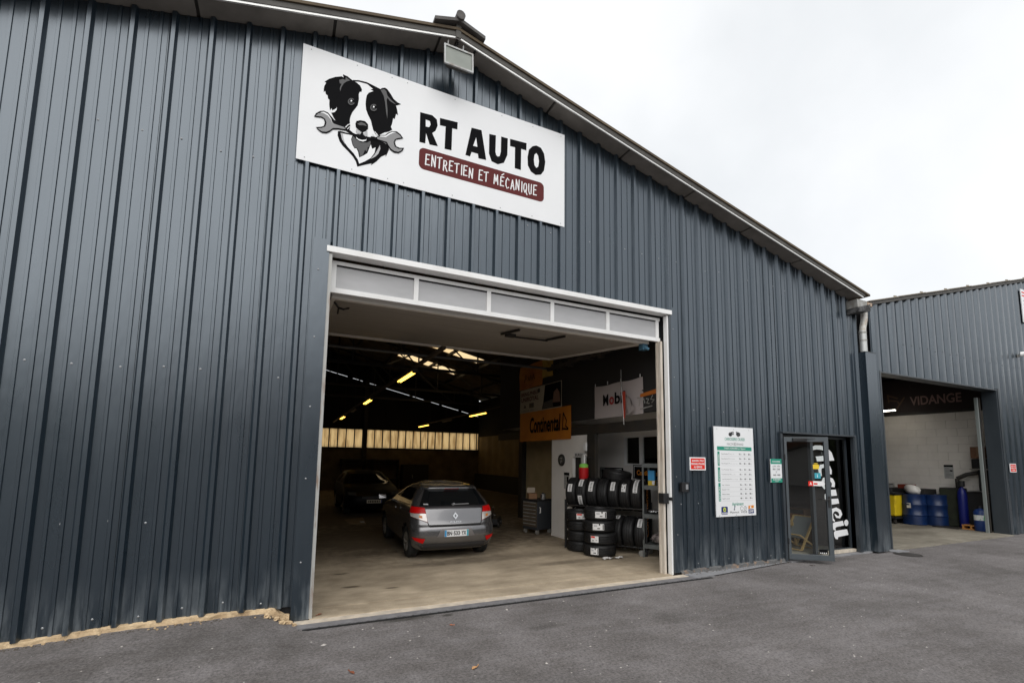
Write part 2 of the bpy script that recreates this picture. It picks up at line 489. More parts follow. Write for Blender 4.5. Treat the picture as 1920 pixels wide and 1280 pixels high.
def put_strokes(mb, fr, lines, wid, d, mat):
    """hand-painted strokes: each line a ribbon with round ends"""
    k = 0
    for ln in lines:
        pts = [Vector((p[0], p[1], 0)) for p in ln]
        n = len(pts); L_ = []; R_ = []
        for i, p in enumerate(pts):
            t_ = (pts[min(i + 1, n - 1)] - pts[max(i - 1, 0)]).normalized()
            nn = Vector((-t_.y, t_.x, 0)) * (wid[i] if isinstance(wid, list) else wid) / 2
            L_.append(p + nn); R_.append(p - nn)
        dd = d + 0.00015 * k; k += 1
        vs = [fr @ Vector((p.x, p.y, dd)) for p in L_ + R_]
        mb.add(vs, [(n + i, n + i + 1, i + 1, i) for i in range(n - 1)], mat)
        for p in (pts[0], pts[-1]):
            wd = (wid[0] if isinstance(wid, list) else wid) / 2
            dd2 = dd + 0.00007
            mb.add([fr @ Vector((p.x + wd * math.cos(a * math.pi / 4), p.y + wd * math.sin(a * math.pi / 4), dd2)) for a in range(8)], [tuple(range(8))], mat)

# ------------------------------------------------------------------ ground
def smooth(t):
    t = max(0.0, min(1.0, t)); return t * t * (3 - 2 * t)
def ground_z(x, y):
    tb = [(-8, .05), (-4, .06), (-2.44, .08), (-2.09, .093), (-1.71, .122), (-1.30, .127), (-.87, .136), (-.39, .128), (-.20, .03), (0, 0)]
    if x >= 0: return 0.0
    g = tb[0][1]
    for (xa, za_), (xb, zb_) in zip(tb, tb[1:]):
        if xa <= x <= xb: g = za_ + (zb_ - za_) * (x - xa) / (xb - xa)
    return g * smooth((y + 1.7) / 1.7)
m_asphalt = ground_material('worn_asphalt', (0.060, 0.056, 0.057), (0.375, 0.35, 0.348),
    [(3.85, -1.49, 0.30, 0.22, 0.32), (0.98, -0.36, 0.30, 0.09, 0.75), (1.47, -0.43, 0.07, 0.04, 0.7), (6.3, -2.2, 0.9, 0.35, 0.16),
     (2.3, -1.2, 0.25, 0.07, 0.35), (9.8, -2.0, 1.2, 0.5, 0.12), (-0.6, -0.7, 1.0, 0.35, 0.22)], grain=40, bump=1.0)
mb = MB()
xs = [-400, -120, -40, -15, -8, -6, -5] + [-4 + 0.2 * i for i in range(22)] + [0.6, 1.2, 2.2, 4, 6, 8, 10, 14, 20, 30, 60, 150, 400]
ys = [-400, -150, -60, -30, -18, -12, -9, -7, -5, -4] + [-3 + 0.25 * i for i in range(14)]
vs = [(x, y, ground_z(x, y) - 0.03) for y in ys for x in xs]
nx = len(xs)
fs = [(j * nx + i, j * nx + i + 1, (j + 1) * nx + i + 1, (j + 1) * nx + i) for j in range(len(ys) - 1) for i in range(nx - 1)]
mb.add(vs, fs)
y1 = ys[-1]
struct(mb.build('asphalt_yard', m_asphalt, smooth=True))
mb = MB(); mb.add([(-400, 26, -0.04), (400, 26, -0.04), (400, 400, -0.04), (-400, 400, -0.04)], [(0, 1, 2, 3)])
struct(mb.build('land_behind', M('rough_grass_land', (0.05, 0.07, 0.03), 0.95, col2=(0.08, 0.085, 0.04), scale=(0.3, 0.3, 0.3))))

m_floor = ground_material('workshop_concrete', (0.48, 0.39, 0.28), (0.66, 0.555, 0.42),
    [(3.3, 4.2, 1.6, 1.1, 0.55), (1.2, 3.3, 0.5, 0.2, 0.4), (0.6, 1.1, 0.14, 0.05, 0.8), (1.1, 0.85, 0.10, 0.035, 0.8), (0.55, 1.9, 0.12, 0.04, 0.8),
     (1.75, 2.0, 0.7, 0.15, 0.35), (4.6, 1.35, 1.3, 0.14, 0.5), (3.0, 2.1, 1.3, 0.25, 0.45), (1.8, 4.9, 3.0, 2.3, 0.8), (2.6, 8.8, 5.5, 3.6, 0.85), (5.6, 5.0, 1.6, 1.6, .55), (6, 15, 9, 7, 0.85)],  # broad spots deep inside put the dimness of the hall into the concrete
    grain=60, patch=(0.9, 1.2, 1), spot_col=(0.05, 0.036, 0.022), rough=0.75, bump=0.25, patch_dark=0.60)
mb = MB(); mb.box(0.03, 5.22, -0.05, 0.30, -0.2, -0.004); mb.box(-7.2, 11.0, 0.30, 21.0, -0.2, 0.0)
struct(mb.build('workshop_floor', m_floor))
mb = MB(); mb.box(-0.25, 5.42, -0.17, -0.05, -0.2, -0.012)
struct(mb.build('door_threshold', M('pale_threshold_concrete', (0.66, 0.57, 0.45), 0.9, col2=(0.46, 0.40, 0.33), scale=(7, 7, 7))))
mb = MB(); mb.box(-0.32, 5.85, -0.30, -0.172, -0.2, -0.016)
struct(mb.build('concrete_drain_edge', M('grey_kerb_concrete', (0.21, 0.205, 0.21), 0.9, col2=(0.15, 0.145, 0.15), scale=(10, 10, 10))))
mb = MB()
vs = []; fs = []
edge = [(5.42, -0.30), (5.9, -0.27), (6.6, -0.20), (7.3, -0.13), (8.0, -0.04)]
for x, y in edge: vs += [(x, y, -0.012), (x, 0.03, -0.012)]
for i in range(len(edge) - 1): fs.append((2 * i, 2 * i + 2, 2 * i + 3, 2 * i + 1))
mb.add(vs, fs)
mb.box(8.0, 10.5, -0.07, 0.04, -0.2, -0.006)
mb.box(10.95, 11.35, -0.30, 0.04, -0.2, -0.014)
struct(mb.build('concrete_apron', M('grey_apron_concrete', (0.27, 0.27, 0.28), 0.9, col2=(0.19, 0.19, 0.20), scale=(8, 8, 8))))

t = thing('drain_channel', 'narrow black slotted drain channel along the front of the wide workshop doorway', 'drain', (0, 0, 0))
mb = MB(); mb.box(-0.20, 5.75, -0.345, -0.302, -0.14, -0.024); mb.build('channel', m_dark, t)
for i in range(60):
    mb = MB(); x = -0.19 + i * 0.0988
    mb.box(x, x + 0.012, -0.342, -0.305, -0.0238, -0.019); mb.build('slat', m_black, t)
t = thing('drain_cover', 'dark round manhole lid in the asphalt by the right garage doorway', 'manhole cover', (10.95, -0.46, -0.026))
mb = MB(); mb.lathe([(0.0, 0.006), (0.19, 0.006), (0.20, 0.0)], 28); mb.build('lid', M('cast_iron', (0.05, 0.045, 0.042), 0.7, 0.3), t, smooth=True)
mb = MB(); mb.lathe([(0.205, 0.0), (0.205, 0.005), (0.23, 0.004), (0.23, 0.0)], 28); mb.build('rim', m_steel_dark, t, smooth=True)

# ------------------------------------------------------------------ main workshop
P = 0.3475
R0 = -2.71
AX = 1.4406
def zw(x):                       # wall head under the verge
    return 6.9316 + 0.2545 * x if x < AX else 7.6404 - 0.2375 * x
def rib_profile(xa, xb, r0, pitch, kind):
    """(x, depth) outline of the sheet between xa and xb; depth is how far it stands out from the wall"""
    pts = []
    k0 = int(math.floor((xa - r0) / pitch)) - 1; k1 = int(math.ceil((xb - r0) / pitch)) + 1
    for k in range(k0, k1 + 1):
        c = r0 + k * pitch
        if kind == 'fine':
            pts += [(c - .042, 0), (c - .018, .046), (c + .018, .046), (c + .038, 0)]
            for f in (0.335, 0.665):
                m_ = c + pitch * f
                pts += [(m_ - .018, 0), (m_ - .013, .010), (m_ + .013, .010), (m_ + .018, 0)]
        else:
            pts += [(c - .115, 0), (c - .075, .050), (c - .02, .055), (c + .02, .055), (c + .075, .050), (c + .115, 0)]
    pts.sort()
    out = []
    for (xA, dA), (xB, dB) in zip(pts, pts[1:]):
        if xB <= xa or xA >= xb: continue
        if not out:
            f = max(0, (xa - xA) / (xB - xA) if xB > xA else 0)
            out.append((max(xa, xA), dA + (dB - dA) * f))
        if xB > xb:
            f = (xb - xA) / (xB - xA); out.append((xb, dA + (dB - dA) * f)); break
        out.append((xB, dB))
    return out
def clad(mb, xa, xb, zb, zt, r0, pitch, kind, y=0.0):
    pr = rib_profile(xa, xb, r0, pitch, kind)
    vs = []; fs = []
    for x, d in pr:
        b = zb(x) if callable(zb) else zb; t_ = zt(x) if callable(zt) else zt
        vs += [(x, y - d, b), (x, y - d, t_)]
    for i in range(len(pr) - 1): fs.append((2 * i, 2 * i + 2, 2 * i + 3, 2 * i + 1))
    o = len(vs)
    # returned edge at the foot, so the sheet has thickness from below
    for x, d in pr:
        b = zb(x) if callable(zb) else zb
        vs.append((x, y - d + 0.006, b))
    for i in range(len(pr) - 1): fs.append((2 * i, o + i, o + i + 1, 2 * i + 2))
    mb.add(vs, fs)

OX0, OX1, OZ = 0.0, 5.25, 4.21      # wide doorway
DX0, DX1, DZ = 7.95, 10.13, 2.29    # reception doorway
shop = thing('workshop_building', 'long dark blue-grey ribbed metal workshop with gabled roof and a wide open vehicle doorway', 'building', (1.44, 10, 0))
IL = local(shop)
def part(mb, name, mat, parent=None, **kw):
    o = mb.build(name, mat, None, **kw)
    if parent is None: parent = shop
    o.parent = parent
    if parent is shop: o.matrix_parent_inverse = IL
    return o
def foot(x):
    if x < 0: return max(0.045, ground_z(x, -0.05) - 0.03 + 0.036) if x < -.39 else 0.135
    return 0.02 + 0.022 * smooth((x - 5.25) / 0.5) - 0.05 * smooth((x - 7.5) / 2)
k = 0
x = R0 - 0.05 - 3 * P * 5
while x < 10.5:
    xb = min(x + 3 * P, 10.50)
    mb = MB()
    cuts = sorted(set([x, xb] + [c for c in (OX0 - 0.02, OX1 + 0.045, DX0 - 0.02, DX1 + 0.02) if x < c < xb]))
    for a, b in zip(cuts, cuts[1:]):
        mid = (a + b) / 2
        if b - a < 0.004: continue
        if OX0 - 0.02 < mid < OX1 + 0.045: zb = OZ
        elif DX0 - 0.02 < mid < DX1 + 0.02: zb = DZ
        else: zb = foot
        clad(mb, a + 0.0015, b - 0.0015, zb, lambda q: zw(q) - 0.005, R0, P, 'fine', y=-0.004 * (k % 2))
    k += 1
    part(mb, 'cladding_panel', m_clad)
    x = xb
# liner behind the sheets
mb = MB()
def core(xa, xb, z0):
    n = 6
    for i in range(n):
        a = xa + (xb - xa) * i / n; b = xa + (xb - xa) * (i + 1) / n
        if a < AX < b:
            core_seg(a, AX, z0); core_seg(AX, b, z0)
        else: core_seg(a, b, z0)
def core_seg(a, b, z0):
    vs = [(a, .02, z0), (b, .02, z0), (b, .02, zw(b) - .01), (a, .02, zw(a) - .01), (a, .14, z0), (b, .14, z0), (b, .14, zw(b) - .01), (a, .14, zw(a) - .01)]
    mb.add(vs, [(0, 1, 2, 3), (5, 4, 7, 6), (0, 4, 5, 1), (3, 2, 6, 7), (0, 3, 7, 4), (1, 5, 6, 2)])
core(-7.3, OX0, 0.0); core(OX0, OX1, OZ + 0.03); core(OX1, DX0, 0.0); core(DX0, DX1, DZ + 0.03); core(DX1, 10.5, 0.0)
part(mb, 'wall_liner', m_core)
# door jambs and lintel
mb = MB(); mb.box(-0.16, 0.018, -0.052, 0.019, -0.005, 4.28); part(mb, 'jamb_flashing', m_clad)
mb = MB(); mb.box(0.019, 0.055, -0.045, 0.24, -0.004, 4.12)
part(mb, 'jamb_channel', M('rusty_galvanised_edge', (0.42, 0.42, 0.40), 0.6, 0.2, col2=(0.20, 0.10, 0.05), scale=(20, 20, 2.2), lo=0.52, hi=0.72))
mb = MB(); mb.box(5.288, 5.37, -0.050, 0.019, 0.02, 4.27); part(mb, 'jamb_flashing', m_clad); mb = MB(); mb.box(5.255, 5.288, -0.048, 0.18, 0.02, 4.12); part(mb, 'jamb_flashing', m_trim)
mb = MB(); mb.box(5.222, 5.252, -0.03, 0.05, -0.006, 4.12); part(mb, 'jamb_channel', m_white)
mb = MB(); mb.box(5.145, 5.19, 0.05, 0.12, -0.004, 3.70); mb.box(5.135, 5.20, 0.12, 0.15, -0.004, 3.70); part(mb, 'door_track', M('beige_worn_steel', (0.66, 0.60, 0.52), 0.6, 0.1, col2=(0.42, 0.35, 0.28), scale=(22, 22, 2.5), lo=0.42, hi=0.7))
mb = MB(); mb.box(5.11, 5.22, 0.00, 0.12, 1.08, 1.24); mb.box(5.215, 5.245, -0.06, 0.0, 1.13, 1.18); part(mb, 'track_bracket', m_black, bevel=0.006)
mb = MB()
mb.box(-0.01, 5.305, -0.068, 0.10, OZ - 0.075, OZ - 0.002)
part(mb, 'door_lintel', m_white, bevel=0.004)
# mortar bed and foundation under the sheets, ragged
rnd = random.Random(4)
def ragged(xa, xb, zt, name, mat, depth=0.0, step=0.045):
    mb = MB(); n = int((xb - xa) / step); vs = []; fs = []
    for i in range(n + 1):
        x_ = xa + (xb - xa) * i / n
        wv = 0.016 * math.sin(x_ * 9) + 0.010 * math.sin(x_ * 23) + rnd.uniform(-.012, .012)
        yy = -0.035 - depth + rnd.uniform(-.014, .012)
        g = ground_z(x_, -0.05) - 0.05
        vs += [(x_, yy - 0.01, g), (x_, yy + wv * 0.5, zt(x_) + wv * .3), (x_, 0.0, zt(x_) + 0.012)]
    for i in range(n):
        a = 3 * i
        fs += [(a, a + 3, a + 4, a + 1), (a + 1, a + 4, a + 5, a + 2)]
    mb.add(vs, fs)
    return part(mb, name, mat)
ragged(-7.3, -0.17, lambda q: foot(q) - .085 * smooth((q + .34) / .15), 'mortar_bed', m_foam)
mb = MB(); rq = random.Random(21)
for i in range(46):
    x_ = rq.uniform(-.42, -.10) if i < 26 else rq.uniform(-3.0, -.4); y_ = -.075 - abs(rq.gauss(0, .05)); s_ = rq.uniform(.008, .034 if i < 26 else .016); z_ = ground_z(x_, y_) - .03
    pts = [(x_ + s_ * rq.uniform(.6, 1.2) * math.cos(a), y_ + s_ * rq.uniform(.5, 1) * math.sin(a), z_ + h_ * s_) for h_ in (0, .8) for a in [q * 1.257 + h_ for q in range(5)]] + [(x_, y_, z_ + s_ * 1.1)]
    mb.add(pts, [(q, (q + 1) % 5, 5 + (q + 1) % 5, 5 + q) for q in range(5)] + [(5 + q, 5 + (q + 1) % 5, 10) for q in range(5)])
o = part(mb, 'mortar_rubble', m_foam); o['kind'] = 'stuff'
ragged(5.40, 7.93, lambda q: foot(q) * 0.9, 'mortar_bed', M('crumbling_brick_base', (0.34, 0.22, 0.14), 0.95, col2=(0.12, 0.12, 0.12), scale=(7, 7, 7), lo=0.30, hi=0.46))
# verge: soffit boards, joints, fascia, white edge, roof
SO = -0.27
joints = [-7.35, -5.6, -4.22, -2.84, -1.46, -0.073, 1.207, AX]
jr = [AX, 1.70, 2.957, 4.324, 5.690, 7.066, 8.46, 9.85, 10.33]
def soffit_board(a, b):
    mb = MB(); g = 0.018
    a2, b2 = a + g, b - g
    top = 0.03
    vs = []
    for y in (SO, -0.001):
        for x_ in (a2, b2): vs += [(x_, y, zw(x_)), (x_, y, zw(x_) + top)]
    mb.add(vs, [(0, 2, 3, 1), (4, 5, 7, 6), (0, 4, 6, 2), (1, 3, 7, 5), (0, 1, 5, 4), (2, 6, 7, 3)])
    part(mb, 'soffit_board', m_soffit)
for a, b in zip(joints, joints[1:]): soffit_board(a, b)
for a, b in zip(jr, jr[1:]): soffit_board(a, b)
def slope_box(mb, a, b, y0, y1, d0, d1):
    vs = [(x_, y, zw2(x_, a, b) + d) for d in (d0, d1) for y in (y0, y1) for x_ in (a, b)]
    mb.add(vs, [(0, 2, 3, 1), (4, 5, 7, 6), (0, 1, 5, 4), (2, 6, 7, 3), (0, 4, 6, 2), (1, 3, 7, 5)])
def zw2(x_, a, b):
    return 6.9316 + 0.2545 * x_ if (a + b) / 2 < AX else 7.6404 - 0.2375 * x_
mb = MB()
slope_box(mb, -7.35, AX, SO, 0.02, 0.035, 0.05); slope_box(mb, AX, 10.33, SO, 0.02, 0.035, 0.05)
part(mb, 'soffit_backing', m_fascia)
mb = MB()
for a, b in ((-7.35, AX), (AX, 10.36)):
    slope_box(mb, a, b, SO - 0.022, SO - 0.002, -0.010, 0.016)
part(mb, 'verge_edge_strip', M('bright_edge_strip', (0.80, 0.80, 0.78), 0.3, 0.2))
mb = MB()
for a, b in ((-7.4, AX), (AX, 10.40)):
    slope_box(mb, a, b, SO - 0.030, SO - 0.003, 0.018, 0.085)
part(mb, 'verge_fascia', m_fascia)
# roof sheets; holes for the rooflights on the right-hand slope
mb = MB()
slope_box(mb, -7.5, AX, SO - 0.05, 21.4, 0.088, 0.125)
holes = [(4.42, 7.36, 16.42, 17.42), (5.02, 7.36, 13.15, 14.08)]
ysplit = sorted({SO - 0.05, 21.4, *[h[2] for h in holes], *[h[3] for h in holes]})
for ya, yb in zip(ysplit, ysplit[1:]):
    hs = [h for h in holes if h[2] <= ya and yb <= h[3]]
    if not hs: slope_box(mb, AX, 10.55, ya, yb, 0.088, 0.125)
    else:
        slope_box(mb, AX, hs[0][0], ya, yb, 0.088, 0.125); slope_box(mb, hs[0][1], 10.55, ya, yb, 0.088, 0.125)
part(mb, 'roof', m_roofu)
for h in holes:
    mb = MB()
    mb.add([(h[0] - .03, h[2] - .03, zw(h[0]) + .13), (h[1] + .03, h[2] - .03, zw(h[1]) + .13), (h[1] + .03, h[3] + .03, zw(h[1]) + .13), (h[0] - .03, h[3] + .03, zw(h[0]) + .13)], [(0, 1, 2, 3)])
    part(mb, 'rooflight', m_sky_sheet)
# ridge capping with its end finial
mb = MB()
for s, a in ((1, AX + 0.36), (-1, AX - 0.34)):
    zr = zw(AX) + 0.175
    vs = [(AX, SO - .10, zr), (AX, 21.4, zr), (a, 21.4, zw(a) + .145), (a, SO - .10, zw(a) + .145)]
    vs += [(v[0], v[1], v[2] + .045) for v in vs]
    mb.add(vs, [(0, 1, 2, 3), (7, 6, 5, 4), (0, 3, 7, 4), (1, 5, 6, 2), (3, 2, 6, 7)])
part(mb, 'ridge_cap', m_ridge)
mb = MB(); mb.tube([(AX, SO - 0.13, zw(AX) + .24), (AX, SO + .4, zw(AX) + .24)], 0.062, 12); part(mb, 'ridge_finial', m_ridge, smooth=True)
mb = MB(); mb.box(AX - .035, AX + .035, SO - 0.045, SO - 0.032, zw(AX) - .02, zw(AX) + .18); part(mb, 'ridge_strap', m_fascia)
# screws
mb = MB()
def screw(mb, x_, y_, z_, r=0.011):
    vs = [(x_ + r * math.cos(a * math.pi / 3), y_ - 0.006, z_ + r * math.sin(a * math.pi / 3)) for a in range(6)] + [(x_, y_ - 0.011, z_)]
    mb.add(vs, [(i, (i + 1) % 6, 6) for i in range(6)])
rs = random.Random(3)
for zl in (1.08, 2.62, 5.08):
    kx = -8
    while R0 + kx * P < 10.4:
        x_ = R0 + kx * P + P * 0.5 + rs.uniform(-.06, .06); kx += 1
        if OX0 - .2 < x_ < OX1 + .1 and zl < OZ: continue
        if DX0 - .1 < x_ < DX1 + .1 and zl < DZ: continue
        if -0.45 < x_ < 3.3 and 5.1 < zl < 6.7: continue
        if rs.random() < 0.25: continue
        screw(mb, x_, 0.0, zl + rs.uniform(-.03, .03))
for x_ in [R0 + P * (0.5 + i) for i in range(30, 37)]: screw(mb, x_, 0, DZ + 0.20, 0.010)
for x_ in [R0 + P * (0.5 + i) for i in range(-4, 37)]:
    if x_ < -0.2 or 5.5 < x_ < 7.9: screw(mb, x_, 0, foot(x_) + 0.08 + rs.uniform(-.02, .03), 0.011)
for z_ in (0.6, 1.5, 2.3, 3.1, 3.9): screw(mb, -0.09, -0.052, z_, .010); screw(mb, 5.33, -0.05, z_, .010)
o = part(mb, 'fixing_screws', m_screw); o['kind'] = 'stuff'

# ---- the overhead door: glazed top section upright, the rest swung up flat under the roof
door = thing('overhead_door', 'white framed overhead door tilted up inside the wide doorway above the cars', 'garage door', (2.6, 0.12, 3.7))
DL = local(door)
def dpart(mb, name, mat, **kw):
    o = mb.build(name, mat, None, **kw); o.parent = door; o.matrix_parent_inverse = DL; return o
Y0, Y1 = 0.10, 0.15
mb = MB(); mb.box(0.06, 5.195, Y0, Y1, 4.055, 4.10); dpart(mb, 'top_rail', m_white)
mb = MB(); mb.box(0.06, 5.195, Y0, Y1, 3.705, 3.765); dpart(mb, 'bottom_rail', m_white)
px_ = [0.06, 1.07, 2.09, 3.105, 4.11, 5.11]
for i, x_ in enumerate(px_):
    mb = MB(); wd = 0.06
    mb.box(x_, x_ + wd, Y0 + 0.001, Y1 - 0.001, 3.765, 4.055); dpart(mb, 'mullion', m_white)
for a, b in zip(px_, px_[1:]):
    mb = MB(); mb.box(a + 0.06, b, Y0 + 0.022, Y0 + 0.030, 3.765, 4.055); dpart(mb, 'pane', m_frost)
    mb = MB(); mb.box(a + 0.06, b, Y0 + 0.008, Y0 + 0.021, 4.040, 4.0545); dpart(mb, 'gasket', m_dark)
# tilted panel
def dz(y): return 3.685 + (y - 0.2) * 0.098
mb = MB()
rows = 7
for i in range(rows):
    a = 0.32 + (3.42 - 0.32) * i / rows; b = 0.32 + (3.42 - 0.32) * (i + 1) / rows - 0.008
    mb = MB()
    vs = [(x_, y, dz(y) + d) for d in (0.02, 0.05) for y in (a, b) for x_ in (0.14, 5.0)]
    mb.add(vs, [(0, 2, 3, 1), (4, 5, 7, 6), (0, 1, 5, 4), (2, 6, 7, 3), (0, 4, 6, 2), (1, 3, 7, 5)])
    dpart(mb, 'door_board', m_ply)
mb = MB()
for (xa, xb, ya, yb) in ((0.09, 5.06, 0.22, 0.33), (0.09, 5.06, 3.42, 3.56), (0.09, 0.14, 0.33, 3.42), (5.0, 5.06, 0.33, 3.42)):
    vs = [(x_, y, dz(y) + d) for d in (-0.012, 0.06) for y in (ya, yb) for x_ in (xa, xb)]
    mb.add(vs, [(0, 2, 3, 1), (4, 5, 7, 6), (0, 1, 5, 4), (2, 6, 7, 3), (0, 4, 6, 2), (1, 3, 7, 5)])
dpart(mb, 'panel_frame', m_plyd)
mb = MB()
mb.bar((2.78, 1.15, dz(1.15) - .005), (2.84, 0.60, dz(.6) - .005), .03); mb.bar((3.62, 1.15, dz(1.15) - .005), (3.66, 0.60, dz(.6) - .005), .03)
mb.bar((2.90, 1.16, dz(1.16) - .02), (3.62, 1.10, dz(1.1) - .02), .025)
mb.box(2.86, 3.02, 1.09, 1.19, dz(1.14) - .03, dz(1.14) + .02)
dpart(mb, 'lock_bar', m_steel_dark)
mb = MB(); mb.tube([(0.14, .42, dz(.4) - .02), (0.20, .5, dz(.5) - .07), (0.26, .48, dz(.5) - .09), (0.33, .56, dz(.5) - .04)], 0.014, 6); mb.tube([(0.20, .5, dz(.5) - .07), (0.21, .70, dz(.7) - .11)], 0.012, 6); dpart(mb, 'pull_hook', m_steel_dark, smooth=True)
mb = MB(); mb.box(5.09, 5.17, 0.25, 3.7, 3.78, 3.86)
for i in range(9): mb.box(5.085, 5.175, 0.5 + i * .36, 0.62 + i * .36, 3.72 + (i % 3) * .03, 3.90)
dpart(mb, 'lifting_arm', m_steel_dark)
mb = MB(); mb.tube([(0.0, 3.8, 3.865), (5.2, 3.8, 3.865)], 0.032, 10); dpart(mb, 'balance_tube', M('dull_steel_tube', (0.10, 0.10, 0.10), 0.5, 0.5), smooth=True)
mb = MB(); mb.box(4.95, 5.05, 0.24, 0.34, 3.58, 3.69); mb.tube([(4.98, .24, 3.62), (5.04, .20, 3.58)], 0.025, 8); dpart(mb, 'lock_motor', M('dirty_blue_box', (0.06, 0.16, 0.24), 0.6))

# ---- inside: walls
mb = MB(); mb.box(-7.3, -7.2, 0.14, 21.1, 0, 4.9); part(mb, 'side_wall', m_mezz)
BY = 21.0
mb = MB(); mb.box(-7.2, 10.2, BY, BY + 0.15, 0, 2.17); part(mb, 'back_wall', m_backw)
mb = MB(); mb.box(-7.2, 10.2, BY - 0.05, BY + 0.10, 2.17, 2.235); part(mb, 'wall_light_sill', m_steel_dark)
# gable above the wall lights, with the daylight slit that follows the roof pitch
def slit_z(x_): return 6.365 - 0.2345 * (x_ - 1.14)
mb = MB()
def gable(xa, xb, z0, z1):
    vs = [(xa, BY, z0(xa)), (xb, BY, z0(xb)), (xb, BY, z1(xb)), (xa, BY, z1(xa))]
    vs += [(v[0], v[1] + 0.04, v[2]) for v in vs]
    mb.add(vs, [(0, 1, 2, 3), (7, 6, 5, 4), (0, 4, 5, 1), (3, 2, 6, 7)])
gable(-7.2, AX, lambda q: 3.21, lambda q: zw(q) + .10)
gable(AX, 10.2, lambda q: 3.21, lambda q: slit_z(q) - .012); gable(AX, 10.2, lambda q: slit_z(q) + .012, lambda q: zw(q) + .10)
for xa in (2.55, 3.35, 4.15, 5.95, 7.7, 8.9):
    gable(xa, xa + rs.uniform(.08, .35), lambda q: slit_z(q) - .03, lambda q: slit_z(q) + .03)
part(mb, 'back_gable', m_core)
posts = [1.30, 3.52, 3.68, 9.95]
xs_ = -7.15
i = 0
while xs_ < 10.18:
    wd = 0.425
    xb = min(xs_ + wd, 10.20)
    if xs_ < 3.52 < xb: xb = 3.52
    if xs_ >= 3.51 and xs_ < 3.60: xs_ = 3.68; continue
    if True:
        mb = MB(); vs = []; fs = []
        pr = [(0, 0), (.03, .035), (.09, .035), (.12, 0), (.30, 0), (.33, .02), (.40, .02)]
        pr = [(a * (xb - xs_) / .425, b) for a, b in pr] + [((xb - xs_) - .004, 0)]
        dz_ = rs.uniform(-.012, .012)
        for a, b in pr: vs += [(xs_ + a, BY - b, 2.236), (xs_ + a, BY - b, 3.208 + dz_ * 0)]
        for q in range(len(pr) - 1): fs.append((2 * q, 2 * q + 2, 2 * q + 3, 2 * q + 1))
        mb.add(vs, fs); part(mb, 'wall_light_sheet', m_band_sheet)
        mb = MB(); mb.box(xb - .03, xb + rs.uniform(.015, .03), BY - .075, BY - .045, 2.236, 3.208); part(mb, 'batten', m_steel_dark)
    xs_ = xb; i += 1
mb = MB(); mb.box(3.50, 3.70, BY - .16, BY - .04, 0, 5.9); part(mb, 'steel_column', m_steel_dark)
# far right wall: ribbed sheet over a dark plinth
mb = MB()
vs = []; fs = []; n = 60
for q in range(n + 1):
    y = 6.9 + (BY - 6.9) * q / n
    d = 0.03 if q % 4 in (1, 2) else 0.0
    vs += [(10.2 - d, y, 0.85), (10.2 - d, y, 3.0)]
for q in range(n): fs.append((2 * q, 2 * q + 1, 2 * q + 3, 2 * q + 2))
mb.add(vs, fs); part(mb, 'ribbed_wall', M('yellowed_ribbed_sheet', (0.24, 0.18, 0.085), 0.7, col2=(0.17, 0.12, 0.055), scale=(2, 2, 2)))
mb = MB(); mb.box(10.205, 10.34, 0.14, BY + .15, 0, 5.15); part(mb, 'side_wall', m_core)
mb = MB(); mb.box(10.0, 10.2, 6.9, BY, 0, 0.85); part(mb, 'wall_plinth', m_mezz)
# office block under the mezzanine
mb = MB(); mb.box(5.40, 5.50, 3.085, 3.99, 0.0, 2.27); mb.box(5.40, 5.50, 2.47, 3.085, 1.80, 2.27); mb.box(5.50, 6.30, 3.89, 3.99, 0.0, 2.27); part(mb, 'office_wall', m_plaster)
mb = MB(); mb.box(5.47, 5.52, 2.47, 3.084, 0.0, 1.799); part(mb, 'office_door', m_mezz)
mb = MB(); mb.tube([(5.44, 2.56, 0.95), (5.44, 2.66, 0.95)], 0.012, 8); part(mb, 'door_handle', m_galv)
mb = MB(); mb.box(5.385, 5.415, 3.0, 3.98, 0.0, 0.06); part(mb, 'skirting', m_plaster)
mb = MB()
mb.box(5.36, 5.44, 2.20, 2.47, 0.0, 2.28); part(mb, 'steel_column', m_steel_dark)
WX = 6.45
mb = MB(); mb.box(WX, WX + 0.1, 0.14, 3.88, 0.0, 1.64); mb.box(WX, WX + .1, 2.60, 3.88, 1.64, 2.60); mb.box(WX, WX + .1, 0.14, 2.60, 2.28, 2.60); mb.box(WX, WX + .1, 0.14, 1.2, 1.64, 2.28); part(mb, 'office_wall', m_plaster)
wf = MB()
wf.box(WX - .03, WX + .03, 2.545, 2.60, 1.64, 2.28); wf.box(WX - .03, WX + .03, 1.2, 1.25, 1.64, 2.28); wf.box(WX - .03, WX + .03, 1.25, 2.545, 2.235, 2.28); wf.box(WX - .03, WX + .03, 1.25, 2.545, 1.64, 1.68); wf.box(WX - .035, WX + .03, 2.02, 2.10, 1.68, 2.235)
win = part(wf, 'window', m_white)
mb = MB(); mb.box(WX + .035, WX + .045, 2.09, 2.55, 1.67, 2.24); o = mb.build('blind', M('grey_blind', (0.20, 0.185, 0.165), 0.8), win)
mb = MB(); mb.box(WX + .005, WX + .012, 1.24, 2.55, 1.67, 2.24); o = mb.build('pane', m_glass, win)
mb = MB(); mb.add([(WX + .10, 2.0, 1.60), (WX + .10, 1.25, 1.60), (WX + .07, 1.25, 2.32), (WX + .07, 1.93, 2.18)], [(0, 1, 2, 3)]); mb.build('board', M('orange_brown_board', (0.40, 0.17, 0.035), 0.7), win)
mb = MB(); mb.box(WX + .12, WX + .2, 0.2, 3.8, 1.2, 2.44); part(mb, 'office_interior', m_core)
mb = MB(); mb.box(5.50, 10.2, 0.14, 7.1, 2.60, 2.70); part(mb, 'mezzanine_floor', m_plaster)
